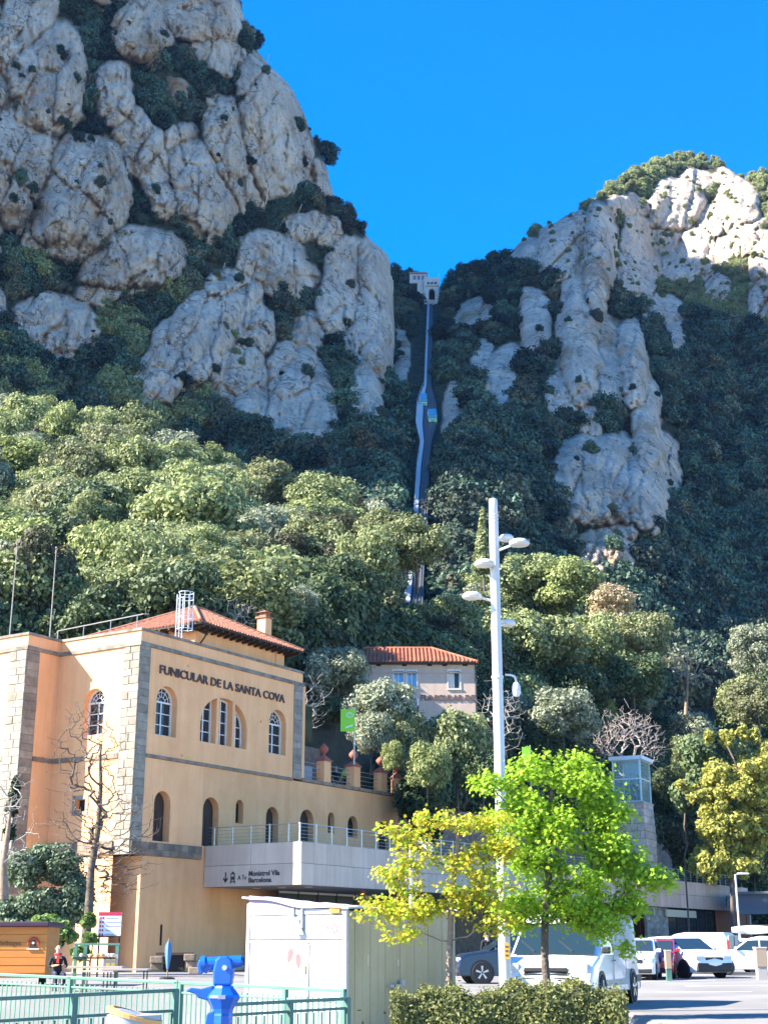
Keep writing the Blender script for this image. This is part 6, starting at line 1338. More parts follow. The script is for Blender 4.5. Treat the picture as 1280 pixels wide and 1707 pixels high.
def hedge():
    h0 = at(655, 1700, 23.2); t = thing('clipped_hedge', 'clipped green and yellowish hedge in the foreground below the mast', 'hedge', (2.0, 23.6, -.55)); g = np.random.default_rng(51); xs0, xs1 = .1 - 2.0, 3.78 - 2.0
    n = 30000; x = g.uniform(xs0, xs1, n); f = g.random(n); H = 1.06 + .07 * np.sin(x * 2.3) + .06 * np.sin(x * 6.1 + 1) + .04 * np.sin(x * 13) + .10 * np.clip((x - xs0) * 2 - 1.0, -1, 0) * 2.2
    side = f < .5; y = np.where(side, -.72 + .07 * g.random(n) + .05 * np.sin(x * 5 + 2), g.uniform(-.7, .7, n)); z = np.where(side, g.random(n) * H, H + g.normal(0, .025, n)); y = y + (z > H - .12) * 0.05
    end = (g.random(n) < .12); x = np.where(end, xs1 + .03 * g.normal(size=n), x); z = np.where(end, g.random(n) * H, z); y = np.where(end, g.uniform(-.7, .7, n), y)
    out = g.random(n) < .10; z = np.where(out & ~side, z + .13 * g.random(n) ** 2, z); y = np.where(out & side, y - .1 * g.random(n), y)
    nr = np.stack([np.where(end, 1.0, 0) + .3 * g.normal(size=n), np.where(side & ~end, -1.0, 0) + .3 * g.normal(size=n), np.where(side, .3, 1.0) + .3 * g.normal(size=n)], 1)
    V, F = shape_leaves(np.stack([x, y, z], 1), nr / np.linalg.norm(nr, axis=1)[:, None], .062, 52, 'oval'); np_mesh('foliage', V, F, HEDGE, t)
    m = MB(); m.box(((xs0 + xs1) / 2, 0, .5), (xs1 - xs0 - .1, 1.25, .95)); m.build('twig_core', mat('hedge_core', (.03, .04, .015), .95, (.06, .06, .03), 8), t)
hedge()
hg = at(1140, 1580, 106); HG2 = thing('low_hedge', 'low dark green hedge before the glazed entrance behind the parked cars', 'hedge', (hg.x, 104, 0), rad(57)); g = np.random.default_rng(53); n = 6000
pts = np.stack([g.uniform(-9, 9, n), g.uniform(-.5, .5, n), g.uniform(.2, 1.5, n)], 1); V, F = shape_leaves(pts, np.tile([[0, -.5, .8]], (n, 1)), .2, 54, 'oval'); np_mesh('foliage', V, F, DGREEN, HG2)

# ------------------------------------------------------------------ vehicles
TYRE = mat('tyre_rubber', (.02, .02, .022), .8); RIM = mat('alloy_rim', (.50, .51, .53), .3, metal=.8); CGL = mat('car_glass', (.02, .03, .035), .05, spec=.9); BLK = mat('black_plastic', (.02, .02, .022), .55); LENS = mat('headlight_lens', (.55, .58, .6), .1, spec=.9); TAILL = mat('tail_light', (.45, .015, .015), .2); CWHITE = mat('white_car_paint', (.78, .79, .80), .22, coat=.6); CBLUE = mat('dark_blue_car_paint', (.008, .016, .040), .22, coat=.6); CRED = mat('red_car_paint', (.50, .015, .02), .22, coat=.6); PLATE = mat('number_plate', (.7, .7, .66), .5); CREARG = mat('grey_rear_paint', (.36, .33, .30), .5)
def vehicle(name, label, cat, loc, fwd, paint, prof, W_, zbelt, side_glass, wheels, wr, tumble=.12, screen=None, rear=None, glassm=None, van=False, group=None):
    """prof: closed side outline (x forward, z up) starting at the front bottom going up over the roof"""
    ang = math.atan2(fwd[1], fwd[0]); t = thing(name, label, cat, loc, ang, group); H = max(z for _, z in prof); hw = W_ / 2
    def yy(z, f=1.0):
        q = max(0, min(1, (z - zbelt) / (H - zbelt))); return hw * f * (1 - tumble * q)
    cx = sum(p[0] for p in prof) / len(prof); n = len(prof); rows = []
    for f, sc in ((-1, .965), (-.93, .992), (-.7, 1), (0, 1.0), (.7, 1), (.93, .992), (1, .965)):
        row = []
        for x, z in prof:
            zz = z * 1.0 if z < .5 else .5 + (z - .5) * (1 - (1 - sc) * 1.3); bulge = .05 * (1 - abs(f)) if (x > 0 and z < zbelt + .1) or x < 0 else 0
            row.append((cx + (x - cx) * sc * (1.0) + (bulge if x > cx else -bulge * .5), yy(z) * f, zz))
        rows.append(row)
    V_ = [p for r in rows for p in r]; F_ = [(j * n + i, j * n + (i + 1) % n, (j + 1) * n + (i + 1) % n, (j + 1) * n + i) for j in range(6) for i in range(n)] + [tuple(range(n - 1, -1, -1)), tuple(range(6 * n, 7 * n))]
    m = MB(); m.add(V_, F_); m.build('body', paint, t, smooth=True, bevel=.035)
    gm = glassm or CGL; scf = lambda z: z if z < .5 else .5 + (z - .5) * .955
    for s_ in (-1, 1):
        for poly in side_glass:
            m = MB(); pts = [(cx + (x - cx) * .967, s_ * (yy(z) + .004), scf(z)) for x, z in poly]; m.prism(pts, (0, s_ * .006, 0)); m.build('window', gm, t)
        for wx in wheels:
            m = MB(); m.lathe([(wr * 1.16, -.02), (wr * 1.16, .012)], (wx, s_ * (hw - .005), wr * 1.0), 22, 'y'); m.build('wheel_arch', BLK, t)
            m = MB(); m.lathe([(wr * .6, -.11), (wr * .95, -.11), (wr, -.07), (wr, .05), (wr * .93, .10), (wr * .66, .10)] if s_ > 0 else [(wr * .66, -.10), (wr * .93, -.10), (wr, -.05), (wr, .07), (wr * .95, .11), (wr * .6, .11)], (wx, s_ * (hw - .075), wr), 22, 'y'); w = m.build('wheel', TYRE, t, smooth=True)
            m = MB(); yo = s_ * (hw + .018); m.lathe([(wr * .66, -.01), (wr * .62, .0), (wr * .2, .006)] if s_ > 0 else [(wr * .2, -.006), (wr * .62, 0), (wr * .66, .01)], (wx, s_ * (hw + .0), wr), 20, 'y')
            for k in range(5):
                a = k * 2 * math.pi / 5 + .3; m.hexa([(wx + wr * r_ * math.cos(a + da), yo + yy_, wr + wr * r_ * math.sin(a + da)) for yy_ in (-.004, .008) for r_, da in ((.1, -.5), (.62, -.16), (.62, .16), (.1, .5))])
            m.build('rim', RIM, w)
            for k in range(5):
                a = (k + .5) * 2 * math.pi / 5 + .3; MB().lathe([(wr * .13, -.003), (wr * .13, .003)], (wx + wr * .42 * math.cos(a), s_ * (hw + .012), wr + wr * .42 * math.sin(a)), 8, 'y').build('rim_opening', BLK, w)
        m = MB(); mx = side_glass[0][0][0] - .05; m.box((mx, s_ * (yy(zbelt) + .10), zbelt + .08), (.12, .17, .14)); m.build('mirror', BLK if van else paint, t, bevel=.03)
        for poly in side_glass[:1]: MB().box((min(p[0] for p in poly) - .12, s_ * (hw + .004), zbelt - .13), (.18, .02, .03)).build('door_handle', BLK, t)
    def seg_pane(name, a, b, mat_, inset=.10, lift=.012):
        (x0, z0), (x1, z1) = a, b; d = Vector((x1 - x0, 0, z1 - z0)).normalized(); nn = Vector((d.z, 0, -d.x)); 
        if nn.x * (1 if x0 > cx else -1) < 0: nn = -nn
        if nn.z < 0 and abs(nn.z) > .2: nn = -nn
        P_ = []
        for (x, z) in (a, b):
            for s_ in (-1, 1): P_.append(Vector((cx + (x - cx) * .995 + (.035 if x0 > cx else -.02), s_ * (yy(z) - inset), z * .995)) + nn * lift)
        m = MB(); m.prism([P_[0], P_[1], P_[3], P_[2]], nn * .008); return m.build(name, mat_, t)
    if screen: seg_pane('windscreen', screen[0], screen[1], gm)
    if rear: seg_pane('rear_window', rear[0], rear[1], gm)
    return t, hw, H
def front_bits(t, hw, xf, zl, grille=True, w=.34, h=.14):
    for s_ in (-1, 1): MB().box((xf - .06, s_ * (hw - .24), zl), (.2, w, h)).build('headlight', LENS, t, bevel=.03)
    if grille: MB().box((xf + .03, 0, zl - .06), (.06, hw * .95, .16)).build('grille', BLK, t, bevel=.02); MB().box((xf + .02, 0, .33), (.08, hw * 1.7, .16)).build('lower_bumper', BLK, t, bevel=.03); MB().box((xf + .075, 0, .48), (.02, .5, .11)).build('number_plate', PLATE, t)
def rear_bits(t, hw, xr, zl, h=.3, w=.16):
    for s_ in (-1, 1): MB().box((xr + .02, s_ * (hw - .13), zl), (.12, w, h)).build('tail_light', TAILL, t, bevel=.03)
    MB().box((xr - .05, 0, .45), (.1, hw * 1.9, .22)).build('rear_bumper', BLK, t, bevel=.04); MB().box((xr - .07, 0, .75), (.02, .5, .11)).build('number_plate', PLATE, t)
def gpt(px, Y): return Vector(((px - 640) / FPX * Y * math.cos(TH), Y, 0))
# white van
vp = [(2.4, .28), (2.45, .62), (2.3, .86), (1.72, 1.02), (1.05, 1.62), (.85, 1.78), (.4, 1.88), (-2.3, 1.90), (-2.42, 1.7), (-2.45, .28)]
rr0 = gpt(1050, 32.6); fw = Vector((-.36, -.93, 0)).normalized(); right = Vector((-fw.y * -1, -fw.x, 0)) * -1
side = Vector((fw.y, -fw.x, 0)); side = side if side.x > 0 else -side
vc = rr0 - side * .9 + fw * 1.65
VN, hw, H = vehicle('white_van', 'white panel van with a large windscreen parked behind the hedge and maple', 'van', vc, fw, CWHITE, vp, 1.9, 1.05, [[(1.55, 1.06), (.95, 1.60), (.42, 1.62), (.42, 1.06)]], [1.55, -1.6], .34, tumble=.10, screen=((1.72, 1.04), (1.02, 1.66)), van=True, glassm=mat('van_glass', (.015, .03, .035), .06, spec=.6))
front_bits(VN, hw, 2.38, .78, h=.2, w=.3)
for s_ in (-1, 1):
    MB().box((-2.2, s_ * (hw + .002), .52), (.5, .02, .14)).build('side_moulding', BLK, VN); MB().box((-.0, s_ * (hw + .002), .48), (2.2, .02, .12)).build('side_moulding', CREARG, VN)
    for x in (.40, -.85): MB().box((x, s_ * (hw + .001), .95), (.015, .012, 1.0)).build('door_seam', CREARG, VN)
    MB().box((-.85, s_ * (hw * .985 + .004), 1.05), (2.5, .02, .03)).build('slide_rail', CREARG, VN)
MB().box((-2.46, 0, .42), (.14, 1.86, .26)).build('rear_bumper', mat('grey_bumper', (.16, .16, .165), .6), VN, bevel=.04)
m = MB(); 
for s_ in (-1, 1): m.cyl((1.72, s_ * .4, 1.10), (1.45, s_ * .4 - .35, 1.32), .012, .012, 5)
m.build('wipers', BLK, VN)
for k in range(3): MB().box((2.47, 0, .60 + k * .07), (.03, .9, .025)).build('grille_slat', BLK, VN)
sedan = [(2.2, .25), (2.28, .55), (2.2, .82), (1.95, .96), (1.05, 1.08), (.35, 1.55), (-.1, 1.64), (-1.3, 1.62), (-1.8, 1.45), (-2.15, 1.1), (-2.25, .8), (-2.2, .25)]
SVg = [[(.98, 1.08), (.42, 1.50), (-.05, 1.52), (-.05, 1.06)], [(-.12, 1.06), (-.12, 1.52), (-.95, 1.50), (-.98, 1.06)], [(-1.05, 1.06), (-1.05, 1.49), (-1.45, 1.40), (-1.75, 1.12)]]
c = gpt(862, 50); SUV, hw, H = vehicle('blue_suv', 'dark blue car parked side-on behind the lamp mast, left of the white van', 'car', c, (-1, -.12), CBLUE, sedan, 1.84, 1.04, SVg, [1.42, -1.4], .36, screen=((1.08, 1.08), (.38, 1.54)), rear=((-2.1, 1.15), (-1.85, 1.42)), glassm=mat('suv_glass', (.02, .035, .04), .06, spec=.7)); front_bits(SUV, hw, 2.2, .78); rear_bits(SUV, hw, -2.2, .9)
m = MB()
for s_ in (-1, 1): m.cyl((.2, s_ * .68, 1.63), (-1.4, s_ * .68, 1.66), .025, .025, 6)
m.build('roof_rails', RIM, SUV)
hatch = [(1.9, .22), (1.98, .5), (1.9, .76), (1.7, .88), (.95, 1.02), (.2, 1.45), (-.2, 1.52), (-1.2, 1.48), (-1.75, 1.15), (-1.95, .9), (-1.95, .22)]
HVg = [[(.82, 1.0), (.28, 1.38), (-.1, 1.41), (-.1, .98)], [(-.17, .98), (-.17, 1.41), (-.9, 1.39), (-1.35, 1.02)]]
c = gpt(1058, 56); HC, hw, H = vehicle('white_hatchback', 'small white car facing the camera just right of the white van', 'car', c, (-.25, -.97), CWHITE, hatch, 1.72, .98, HVg, [1.2, -1.2], .31, screen=((.93, 1.03), (.24, 1.43)), rear=((-1.7, 1.2), (-1.3, 1.44))); front_bits(HC, hw, 1.93, .72)
c = gpt(1093, 58.5); RC, hw, H = vehicle('red_car', 'bright red car squeezed between two white cars', 'car', c, (-.3, -.95), CRED, hatch, 1.72, .98, HVg, [1.2, -1.2], .31, screen=((.93, 1.03), (.24, 1.43))); front_bits(RC, hw, 1.93, .72)
cross = [(x * 1.06, z * 1.06) for x, z in hatch]
c = gpt(1136, 59); CC, hw, H = vehicle('white_crossover', 'white crossover with a black lower bumper, facing the camera before the delivery van', 'car', c, (.42, -.9), CWHITE, cross, 1.80, 1.02, [[(x * 1.06, z * 1.06) for x, z in q] for q in HVg], [1.27, -1.27], .34, screen=((.98, 1.09), (.26, 1.51)), glassm=mat('suv_glass', (.02, .035, .04), .06, spec=.7)); front_bits(CC, hw, 2.02, .78, w=.42); MB().box((2.06, 0, .42), (.14, 1.7, .34)).build('bumper_guard', BLK, CC, bevel=.05)
kang = [(2.05, .25), (2.12, .55), (2.0, .85), (1.45, 1.02), (.85, 1.60), (.5, 1.76), (0, 1.84), (-1.8, 1.82), (-1.98, 1.6), (-2.05, .25)]
c = gpt(1152, 68); KG, hw, H = vehicle('delivery_van', 'rounded small white delivery van with grey rear doors and red tail light', 'van', c, (-.86, .5), CWHITE, kang, 1.8, 1.05, [[(1.3, 1.06), (.85, 1.52), (.35, 1.56), (.35, 1.06)]], [1.3, -1.3], .33, tumble=.09, screen=((1.42, 1.06), (.88, 1.60)), van=True, glassm=mat('suv_glass', (.02, .035, .04), .06, spec=.7)); front_bits(KG, hw, 2.05, .8)
MB().box((-2.04, 0, 1.05), (.06, 1.55, 1.3)).build('rear_doors', CREARG, KG, bevel=.03); rear_bits(KG, hw, -2.05, 1.1, h=.75, w=.14)
MB().box((-2.08, 0, 1.05), (.02, .02, 1.2)).build('door_seam', BLK, KG); MB().lathe([(.11, -.004), (.11, .004)], (-1.35, hw * 1.0 + .004, .95), 14, 'y').build('round_badge', mat('blue_badge', (.1, .12, .4), .4), KG)
c = gpt(1208, 71); WH2, hw, H = vehicle('white_hatchback', 'white five-door car parked side-on right of the delivery van', 'car', c, (-1, .08), CWHITE, cross, 1.78, 1.02, [[(x * 1.06, z * 1.06) for x, z in q] for q in HVg], [1.27, -1.27], .33, screen=((.98, 1.09), (.26, 1.51)), rear=((-1.8, 1.27), (-1.38, 1.52)), glassm=mat('suv_glass', (.02, .035, .04), .06, spec=.7)); front_bits(WH2, hw, 2.02, .78); rear_bits(WH2, hw, -2.06, .95)
c = gpt(1262, 64); WB, hw, H = vehicle('white_estate_car', 'white car carrying a long white roof box at the right edge', 'car', c, (-.97, .24), CWHITE, sedan, 1.84, 1.04, SVg, [1.42, -1.4], .35, screen=((1.08, 1.08), (.38, 1.54)), rear=((-2.1, 1.15), (-1.85, 1.42)), glassm=mat('suv_glass', (.02, .035, .04), .06, spec=.7)); front_bits(WB, hw, 2.2, .78); rear_bits(WB, hw, -2.2, .9)
bx = thing('roof_box', 'white streamlined roof box on the car at the right edge', 'roof box', c + Vector((0, 0, 1.72)), math.atan2(.24, -.97))
vs = []; ns = 9
for i in range(ns):
    f = i / (ns - 1); x = 1.05 - 2.1 * f; s_ = max(.25, math.sin(math.pi * min(1, .12 + f * .85)) ** .5)
    for k in range(12):
        a = 2 * math.pi * k / 12; vs.append((x, .40 * s_ * math.cos(a), .19 + .19 * s_ * math.sin(a)))
m = MB(); m.add(vs, [(i * 12 + k, i * 12 + (k + 1) % 12, (i + 1) * 12 + (k + 1) % 12, (i + 1) * 12 + k) for i in range(ns - 1) for k in range(12)] + [tuple(range(11, -1, -1)), tuple(range((ns - 1) * 12, ns * 12))]); m.build('shell', CWHITE, bx, smooth=True)
for x in (-.6, .5): MB().box((x, 0, -.01), (.05, 1.3, .04)).build('cross_bar', BLK, bx)
MB().box((0, 0, .17), (1.9, .79, .02)).build('seam', CREARG, bx)
# bollards among the cars
for px, Y, w, h, lab in ((1112, 53, .22, 1.05, 'narrow beige bin on a dark green foot between the parked white cars'), (1266, 55, .42, 1.15, 'beige box on a grey concrete foot before the white cars at the right edge')):
    c = gpt(px, Y); t = thing('litter_bin', lab, 'bin', c); MB().box((0, 0, h * .7), (w, w, h * .6)).build('box', mat('beige_box', (.34, .25, .17), .7), t, bevel=.02); MB().box((0, 0, h * .2), (w * .85, w * .85, h * .4)).build('foot', GREEND if px < 1200 else CREARG, t); MB().box((0, 0, h * 1.01), (w * 1.06, w * 1.06, .05)).build('lid', CONC, t)
# parking bay lines
LINE = mat('white_road_paint', (.62, .62, .60), .8, (.42, .41, .39), 4)
for i, (px0, Y0, px1, Y1) in enumerate([(1060, 52, 1190, 54), (1140, 46, 1400, 48), (1090, 40, 1250, 40.5)]):
    a, b_ = gpt(px0, Y0), gpt(px1, Y1); m = MB(); m.add([(a.x, a.y, .004), (b_.x, b_.y, .004), (b_.x, b_.y + .35, .004), (a.x, a.y + .35, .004)], [(0, 1, 2, 3)]); o = m.build('painted_line', LINE, None); o['kind'] = 'structure'

# ------------------------------------------------------------------ stalls, signs and people on the square
OR = mat('orange_stall_wood', (.62, .22, .035), .5, (.50, .17, .03), 1.2, stretch=(.3, 1, 4)); OD = mat('dark_plum_roof', (.05, .02, .035), .6)
c = gpt(10, 46); ST = thing('orange_stall', 'orange panelled market stall with dark roof and red arched emblem at the left edge', 'market stall', (c.x, 46, 0)); hs_ = zf(1545, 46); xr_ = gpt(78, 46).x - c.x
zb_ = zf(1622, 46)
for k in range(6):
    z0 = zb_ + (hs_ - zb_) * k / 6; MB().box((xr_ - 2.0, 0, z0 + (hs_ - zb_) / 12), (4.0, .08 + .02 * (k % 2), (hs_ - zb_) / 6 - .012)).build('plank', OR, ST)
m = MB(); m.box((xr_ - 2.0, 1.0, (hs_ + .4) / 2), (3.9, 1.9, hs_ - .1)); m.build('cabin', OR, ST); m = MB(); m.box((xr_ - 2.0, .9, hs_ + .08), (4.15, 2.3, .16)); m.build('roof', OD, ST, bevel=.03)
m = MB(); m.box((xr_ - .3, 1, .2), (.2, .2, .4)); m.box((xr_ - 3.6, 1, .2), (.2, .2, .4)); m.build('supports', DARK, ST)['kind'] = 'stuff'
text_mesh('sign_text', 'delbages', mat('brown_stall_text', (.12, .045, .02), .6), ST, width=.72, height=.14, extrude=.004, bold=0, matrix=frame_m((gpt(-2, 46).x - c.x, -.056, zf(1576, 46)), (1, 0, 0), (0, 0, 1)))
ex, ez = gpt(56, 46).x - c.x, zf(1576, 46); m = MB(); m.tube([(ex + .17 * math.cos(rad(a)), -.07, ez + .02 + .21 * math.sin(rad(a))) for a in range(0, 181, 20)], .03, 6); m.build('emblem_arch', mat('emblem_red', (.50, .04, .02), .5), ST)
m = MB(); m.lathe([(.01, -.01), (.07, -.01), (.07, .01), (.01, .01)], (ex, -.07, ez + .1), 14, 'y'); m.prism([(ex - .13, -.08, ez - .08), (ex + .13, -.08, ez - .08), (ex + .07, -.08, ez + .05), (ex - .07, -.08, ez + .05)], (0, .02, 0)); m.build('emblem_figure', DWOOD, ST); MB().lathe([(.045, -.004), (.045, .004)], (ex, -.092, ez + .08), 12, 'y').build('emblem_face', CREAM, ST); MB().box((ex, -.07, ez - .11), (.4, .02, .04)).build('emblem_band', CREAM, ST)
# green framed stall with a counter and price board
c = gpt(160, 42); G = thing('produce_stall', 'mint green framed stall with goods trays and a yellow lettered board', 'market stall', (c.x, 42, 0)); gx_ = lambda px: gpt(px, 42).x - c.x; gz = lambda py: zf(py, 42)
for px in (127, 143, 196): MB().box((gx_(px), 0, (gz(1574)) / 2), (.09, .09, gz(1574))).build('post', GREENF, G)
MB().box((gx_(162), 0, gz(1574)), (gx_(200) - gx_(124), .1, .06)).build('beam', GREENF, G)
MB().box((gx_(165), -.2, gz(1612)), (1.6, .7, .06)).build('counter', CONC, G); MB().box((gx_(160), 0, gz(1597)), (1.2, .4, .05)).build('shelf', IRON, G)
BY_ = mat('menu_yellow', (.70, .52, .06), .6)
MB().box((gx_(187), -.1, gz(1603)), (.42, .05, .42)).build('price_board', mat('grey_board', (.30, .30, .30), .6), G)
text_mesh('board_text', 'MENU', BY_, G, width=.45, height=.1, extrude=.004, matrix=frame_m((gx_(172), -.07, gz(1583)), (1, 0, 0), (0, 0, 1))) if False else None
for k in range(4): MB().box((gx_(183) + (k % 2) * .15, -.13, gz(1598) - (k // 2) * .16), (.11, .01, .09)).build('price_card', BY_, G)
g_ = random.Random(5)
for k in range(14): MB().lathe([(.01, 0), (.05, .02), (.055, .06), (.03, .1)], (gx_(138) + g_.uniform(0, 1.0), -.1 + g_.uniform(-.15, .15), gz(1597) + .03), 7).build('jar', mat(('jar_a', 'jar_b', 'jar_c')[k % 3], ((.5, .35, .1), (.2, .22, .25), (.6, .6, .55))[k % 3], .4), G)
# directory sign
c = gpt(181, 60); D = thing('directory_sign', 'white directory board with a crimson header and red numbers near the station corner', 'sign', (c.x, 60, 0)); z0, z1 = zf(1560, 60), zf(1520, 60); w = .95
MB().box((0, 0, (z0 + z1) / 2), (w, .06, z1 - z0)).build('board', WHITE, D); CR = mat('crimson', (.45, .03, .07), .5); MB().box((0, -.035, z1 - .07), (w, .012, .14)).build('header', CR, D); MB().box((0, -.035, z0 - .03), (w * 1.02, .07, .06)).build('bottom_rail', DWOOD, D)
for s_ in (-1, 1): MB().box((s_ * .42, .05, z1 / 2), (.06, .06, z1)).build('leg', IRON, D)
for k in range(5):
    zz = z1 - .24 - k * .165; 
    for j in range(2): MB().box((-.38 + j * .10, -.036, zz), (.06, .008, .09)).build('number_mark', CR, D)
    MB().box((-.18 + (.5, .62, .7, .2, .45)[k] / 2, -.036, zz), ((.5, .62, .7, .2, .45)[k], .008, .035)).build('text_line', mat('grey_print', (.35, .32, .33), .6), D)
# stone trough / low masonry by the base wall
c = gpt(300, 60); SW = thing('low_stone_niche', 'low dark niche with rough stones at the foot of the ochre base wall', 'masonry', (c.x, 60, 0)); g_ = random.Random(8)
for px0, px1, py in ((252, 275, 1600), (252, 275, 1612), (308, 328, 1596), (312, 332, 1608), (316, 336, 1618)):
    a, b_ = gpt(px0, 60).x - c.x, gpt(px1, 60).x - c.x; MB().box(((a + b_) / 2, g_.uniform(-.1, .1), zf(py, 60)), (b_ - a - .04, .5, .28)).build('stone', DSTONE, SW, bevel=.04)
MB().box((gpt(292, 60).x - c.x, .1, zf(1604, 60)), (.8, .4, .75)).build('niche', DARK, SW); MB().box((gpt(292, 60).x - c.x, .0, zf(1590, 60)), (1.5, .5, .1)).build('lintel', DWOOD, SW)
for px, lab, ma in ((281, 'folded light blue parasol standing before the ochre base wall', mat('parasol_blue', (.09, .20, .36), .8)),):
    c = gpt(px, 56); t = thing('folded_parasol', lab, 'parasol', (c.x, 56, 0)); zt_ = zf(1564, 56); MB().cyl((0, 0, 0), (0, 0, zt_), .025, .02, 8).build('pole', BARKT, t)
    vs = []; 
    for i in range(9):
        f = i / 8; r = .04 + .085 * math.sin(math.pi * (f ** .7)) * (1 - f * .35)
        for k in range(12): a = 2 * math.pi * k / 12; rr = r * (1 + .28 * (k % 2)); vs.append((rr * math.cos(a), rr * math.sin(a), zt_ - .12 - (zt_ - .5) * f))
    m = MB(); m.add(vs, [(i * 12 + k, i * 12 + (k + 1) % 12, (i + 1) * 12 + (k + 1) % 12, (i + 1) * 12 + k) for i in range(8) for k in range(12)]); m.build('canopy', ma, t, smooth=True); MB().lathe([(.3, 0), (.3, .05), (.04, .1)], (0, 0, 0), 14).build('base', IRON, t)
for px, py, w, lab, ma in ((168, 1619, .9, 'light grey cafe table between the green stall and the parasol', CONC), (212, 1616, 1.3, 'long grey table right of the green stall', CREARG)):
    c = gpt(px, 40); t = thing('table', lab, 'table', (c.x, 40, 0)); z_ = zf(py, 40); MB().box((0, 0, z_), (w, .7, .04)).build('table_top', ma, t)
    for a, b_ in ((-1, -1), (1, -1), (1, 1), (-1, 1)): MB().cyl((a * w * .42, b_ * .28, 0), (a * w * .42, b_ * .28, z_), .02, .02, 6).build('leg', IRON, t)

def person(label, loc, rot, height, top, trousers, hair, seated=False, arms='down', vest=None):
    t = thing('person', label, 'person', loc, rot); s = height / 1.75; SK = mat('skin', (.52, .32, .22), .6); J = {}
    hipz = .47 if seated else .93; ty = 0.0
    pts = [('pelvis', (0, 0, hipz), .13), ('waist', (0, .01, hipz + .17), .125), ('chest', (0, 0, hipz + .37), .155), ('neck', (0, -.01, hipz + .55), .06), ('head0', (0, -.02, hipz + .63), .075), ('head1', (0, -.025, hipz + .74), .092), ('head2', (0, -.01, hipz + .82), .06)]
    ed = [(0, 1), (1, 2), (2, 3), (3, 4), (4, 5), (5, 6)]; ids = {p[0]: i for i, p in enumerate(pts)}
    def chain(prev, lst):
        for nm, co, r in lst: pts.append((nm, co, r)); ids[nm] = len(pts) - 1; ed.append((ids[prev], ids[nm])); prev = nm
    for sd_, q in ((-1, 'l'), (1, 'r')):
        if seated: chain('pelvis', [('hip' + q, (sd_ * .09, -.03, hipz), .09), ('knee' + q, (sd_ * .12, -.45, hipz + .02), .062), ('ankle' + q, (sd_ * .12, -.46, .08), .045), ('toe' + q, (sd_ * .13, -.62, .035), .035)])
        else: chain('pelvis', [('hip' + q, (sd_ * .09, 0, hipz - .06), .09), ('knee' + q, (sd_ * .11, -.03 * sd_, .49), .062), ('ankle' + q, (sd_ * .12, .02 * sd_, .08), .045), ('toe' + q, (sd_ * .13, -.15 + .02 * sd_, .035), .035)])
        ch = hipz + .47
        a = {'down': [(sd_ * .19, 0, ch), (sd_ * .25, .02, ch - .28), (sd_ * .25, -.08, ch - .52)], 'front': [(sd_ * .19, 0, ch), (sd_ * .26, -.05, ch - .26), (sd_ * .12, -.27, ch - .22)]}[arms]
        chain('chest', [('sho' + q, a[0], .062), ('elb' + q, a[1], .045), ('wri' + q, a[2], .032)])
        w = Vector(a[2]); e = (w - Vector(a[1])).normalized(); chain('wri' + q, [('palm' + q, tuple(w + e * .06), .032)])
        for k in range(4): chain('palm' + q, [('f%d' % k + q, tuple(w + e * (.10 + .01 * (k in (1, 2))) + Vector((0, (k - 1.5) * .02, 0))), .010), ('g%d' % k + q, tuple(w + e * (.14 + .012 * (k in (1, 2))) + Vector((-sd_ * .012, (k - 1.5) * .021, 0))), .008)])
        chain('palm' + q, [('th' + q, tuple(w + e * .08 + Vector((-sd_ * .02, -.045, 0))), .010)])
    me = bpy.data.meshes.new('body'); me.from_pydata([tuple(Vector(p[1]) * s) for p in pts], ed, []); o = bpy.data.objects.new('body', me); link(o); o.parent = t
    md = o.modifiers.new('skin', 'SKIN'); md.use_smooth_shade = True
    for i, p in enumerate(pts): me.skin_vertices[0].data[i].radius = (p[2] * s * (1.12 if p[0] in ('chest', 'waist', 'pelvis') else 1), p[2] * s * (.78 if p[0] in ('chest', 'waist', 'pelvis') else 1)); me.skin_vertices[0].data[i].use_root = (i == 0)
    o.modifiers.new('sub', 'SUBSURF').levels = 1; o.modifiers['sub'].render_levels = 1
    dg = bpy.context.evaluated_depsgraph_get(); dg.update(); nm = bpy.data.meshes.new_from_object(o.evaluated_get(dg)); o.modifiers.clear(); o.data = nm; nm.materials.clear()
    for m_ in (top, trousers, SK, hair, IRON): nm.materials.append(m_)
    P_ = [Vector(p[1]) * s for p in pts]; nms = [p[0] for p in pts]
    for f in nm.polygons:
        c = f.center; i = min(range(len(P_)), key=lambda k: (P_[k] - c).length); n_ = nms[i]
        f.material_index = 2 if n_ in ('neck', 'head0') or n_[:3] in ('wri', 'pal') or n_[0] in 'fgt' and n_[:3] != 'toe' else 3 if n_.startswith('head') and (c.y > -.03 * s or c.z > (hipz + .80) * s) else 2 if n_.startswith('head') else 4 if n_[:3] == 'toe' or (n_[:3] == 'ank' and c.z < .07) else 1 if n_[:3] in ('hip', 'kne', 'ank', 'pel') else 0
        f.use_smooth = True
    hz = (hipz + .72) * s; F_ = MB()
    for sx in (-1, 1): MB().lathe([(.011 * s, -.004), (.004, .006)][::-1], (sx * .033 * s, -.112 * s, hz + .015), 8, 'y').build('eye', DARK, t); MB().box((sx * .092 * s, -.01, hz), (.015, .04, .06)).build('ear', SK, t)
    MB().prism([(-.012, -.105 * s, hz), (.012, -.105 * s, hz), (.0, -.105 * s, hz + .035)], (0, -.028, -.008)).build('nose', SK, t); MB().box((0, -.104 * s, hz - .045), (.04, .01, .008)).build('mouth', mat('lip', (.35, .12, .1), .6), t)
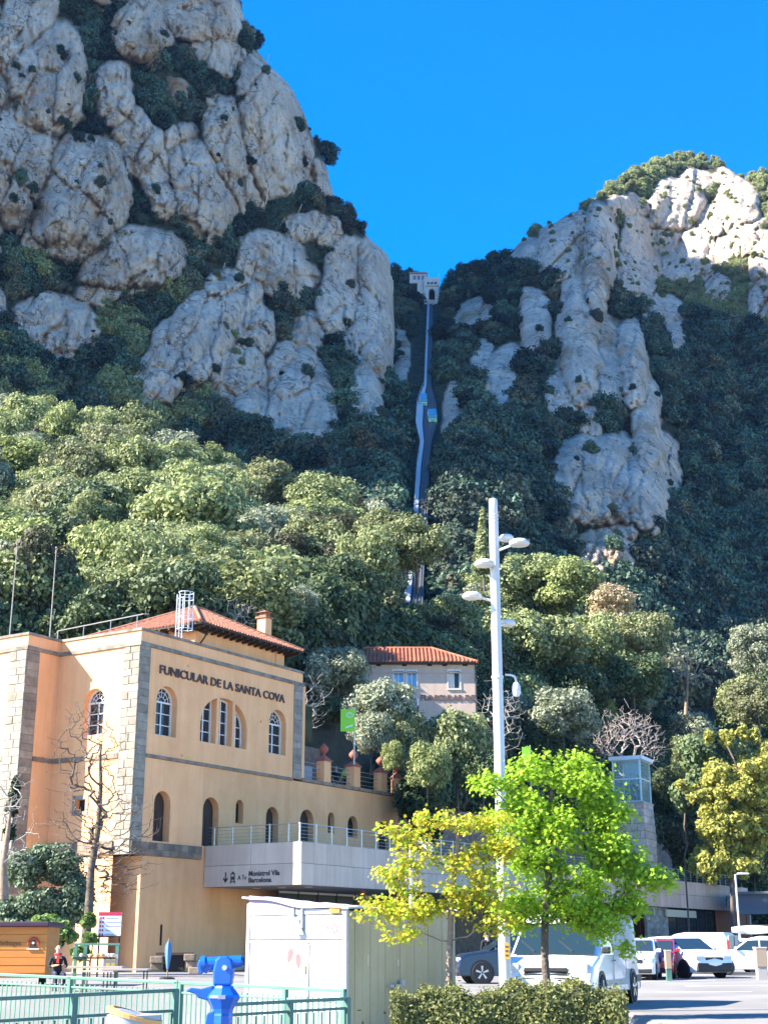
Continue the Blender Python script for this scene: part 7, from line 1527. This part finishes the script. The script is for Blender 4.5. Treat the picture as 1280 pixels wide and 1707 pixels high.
    if vest:
        m = MB(); zc_ = (hipz + .30) * s; m.lathe([(.185 * s, zc_ - .16), (.20 * s, zc_), (.21 * s, zc_ + .14), (.12 * s, zc_ + .20)], (0, 0, 0), 18); v = m.build('hi_vis_jacket', vest, t, smooth=True); v.scale = (1, .8, 1)
        for dz in (-.10, .02): 
            b_ = MB().lathe([(.206 * s, zc_ + dz), (.208 * s, zc_ + dz + .045)], (0, 0, 0), 18).build('reflective_band', mat('reflective_silver', (.62, .64, .62), .4), t); b_.scale = (1, .82, 1)
    return t
HAIRD = mat('dark_hair', (.02, .015, .012), .7); HAIRB = mat('brown_hair', (.10, .055, .03), .7); NAVY = mat('navy_cloth', (.015, .02, .04), .85); BLKC = mat('black_cloth', (.015, .015, .017), .85); HIV = mat('hi_vis_green', (.42, .85, .05), .6); REDC = mat('red_cloth', (.5, .04, .03), .8)
u, z = hitx(574, 1300, -1.4); w_ = BO + BX * (-1.3) + BY * u; person('person in a fluorescent green jacket and dark trousers on the terrace between two urn posts', (w_.x, w_.y, BO.z + 10.62), rad(-20), 1.72, HIV, NAVY, HAIRB, vest=HIV)
u, z = hitx(557, 1285, -2.0); w_ = BO + BX * (-2.2) + BY * (u + .5); person('person in dark clothes standing behind the first large urn post on the terrace', (w_.x, w_.y, BO.z + 10.62), rad(30), 1.75, BLKC, NAVY, HAIRD)
c = gpt(98, 41); person('person in a black jacket with a red scarf sitting right of the orange stall', (c.x, 41, 0), rad(25), 1.68, BLKC, NAVY, HAIRB, seated=True, arms='front'); 
sc_ = thing('red_scarf', 'red scarf round the neck of the person sitting beside the orange stall', 'scarf', (c.x, 41, 0.96)); MB().lathe([(.10, 0), (.12, .03), (.09, .07)], (0, -.01, 0), 14).build('loop', REDC, sc_, smooth=True); MB().box((.03, -.13, -.1), (.07, .03, .22)).build('scarf_end', REDC, sc_)
st_ = thing('stool', 'small dark stool under the person sitting beside the orange stall', 'stool', (c.x, 41.05, 0)); MB().cyl((0, 0, .36), (0, 0, .4), .18, .18, 14).build('seat', IRON, st_)
for k in range(4): MB().cyl((.13 * math.cos(k * 1.57 + .78), .13 * math.sin(k * 1.57 + .78), 0), (.11 * math.cos(k * 1.57 + .78), .11 * math.sin(k * 1.57 + .78), .36), .015, .015, 5).build('leg', IRON, st_)
c = gpt(812, 55); person('person in dark clothes standing behind the dark blue car', (c.x, 55, 0), rad(200), 1.76, BLKC, BLKC, HAIRD)
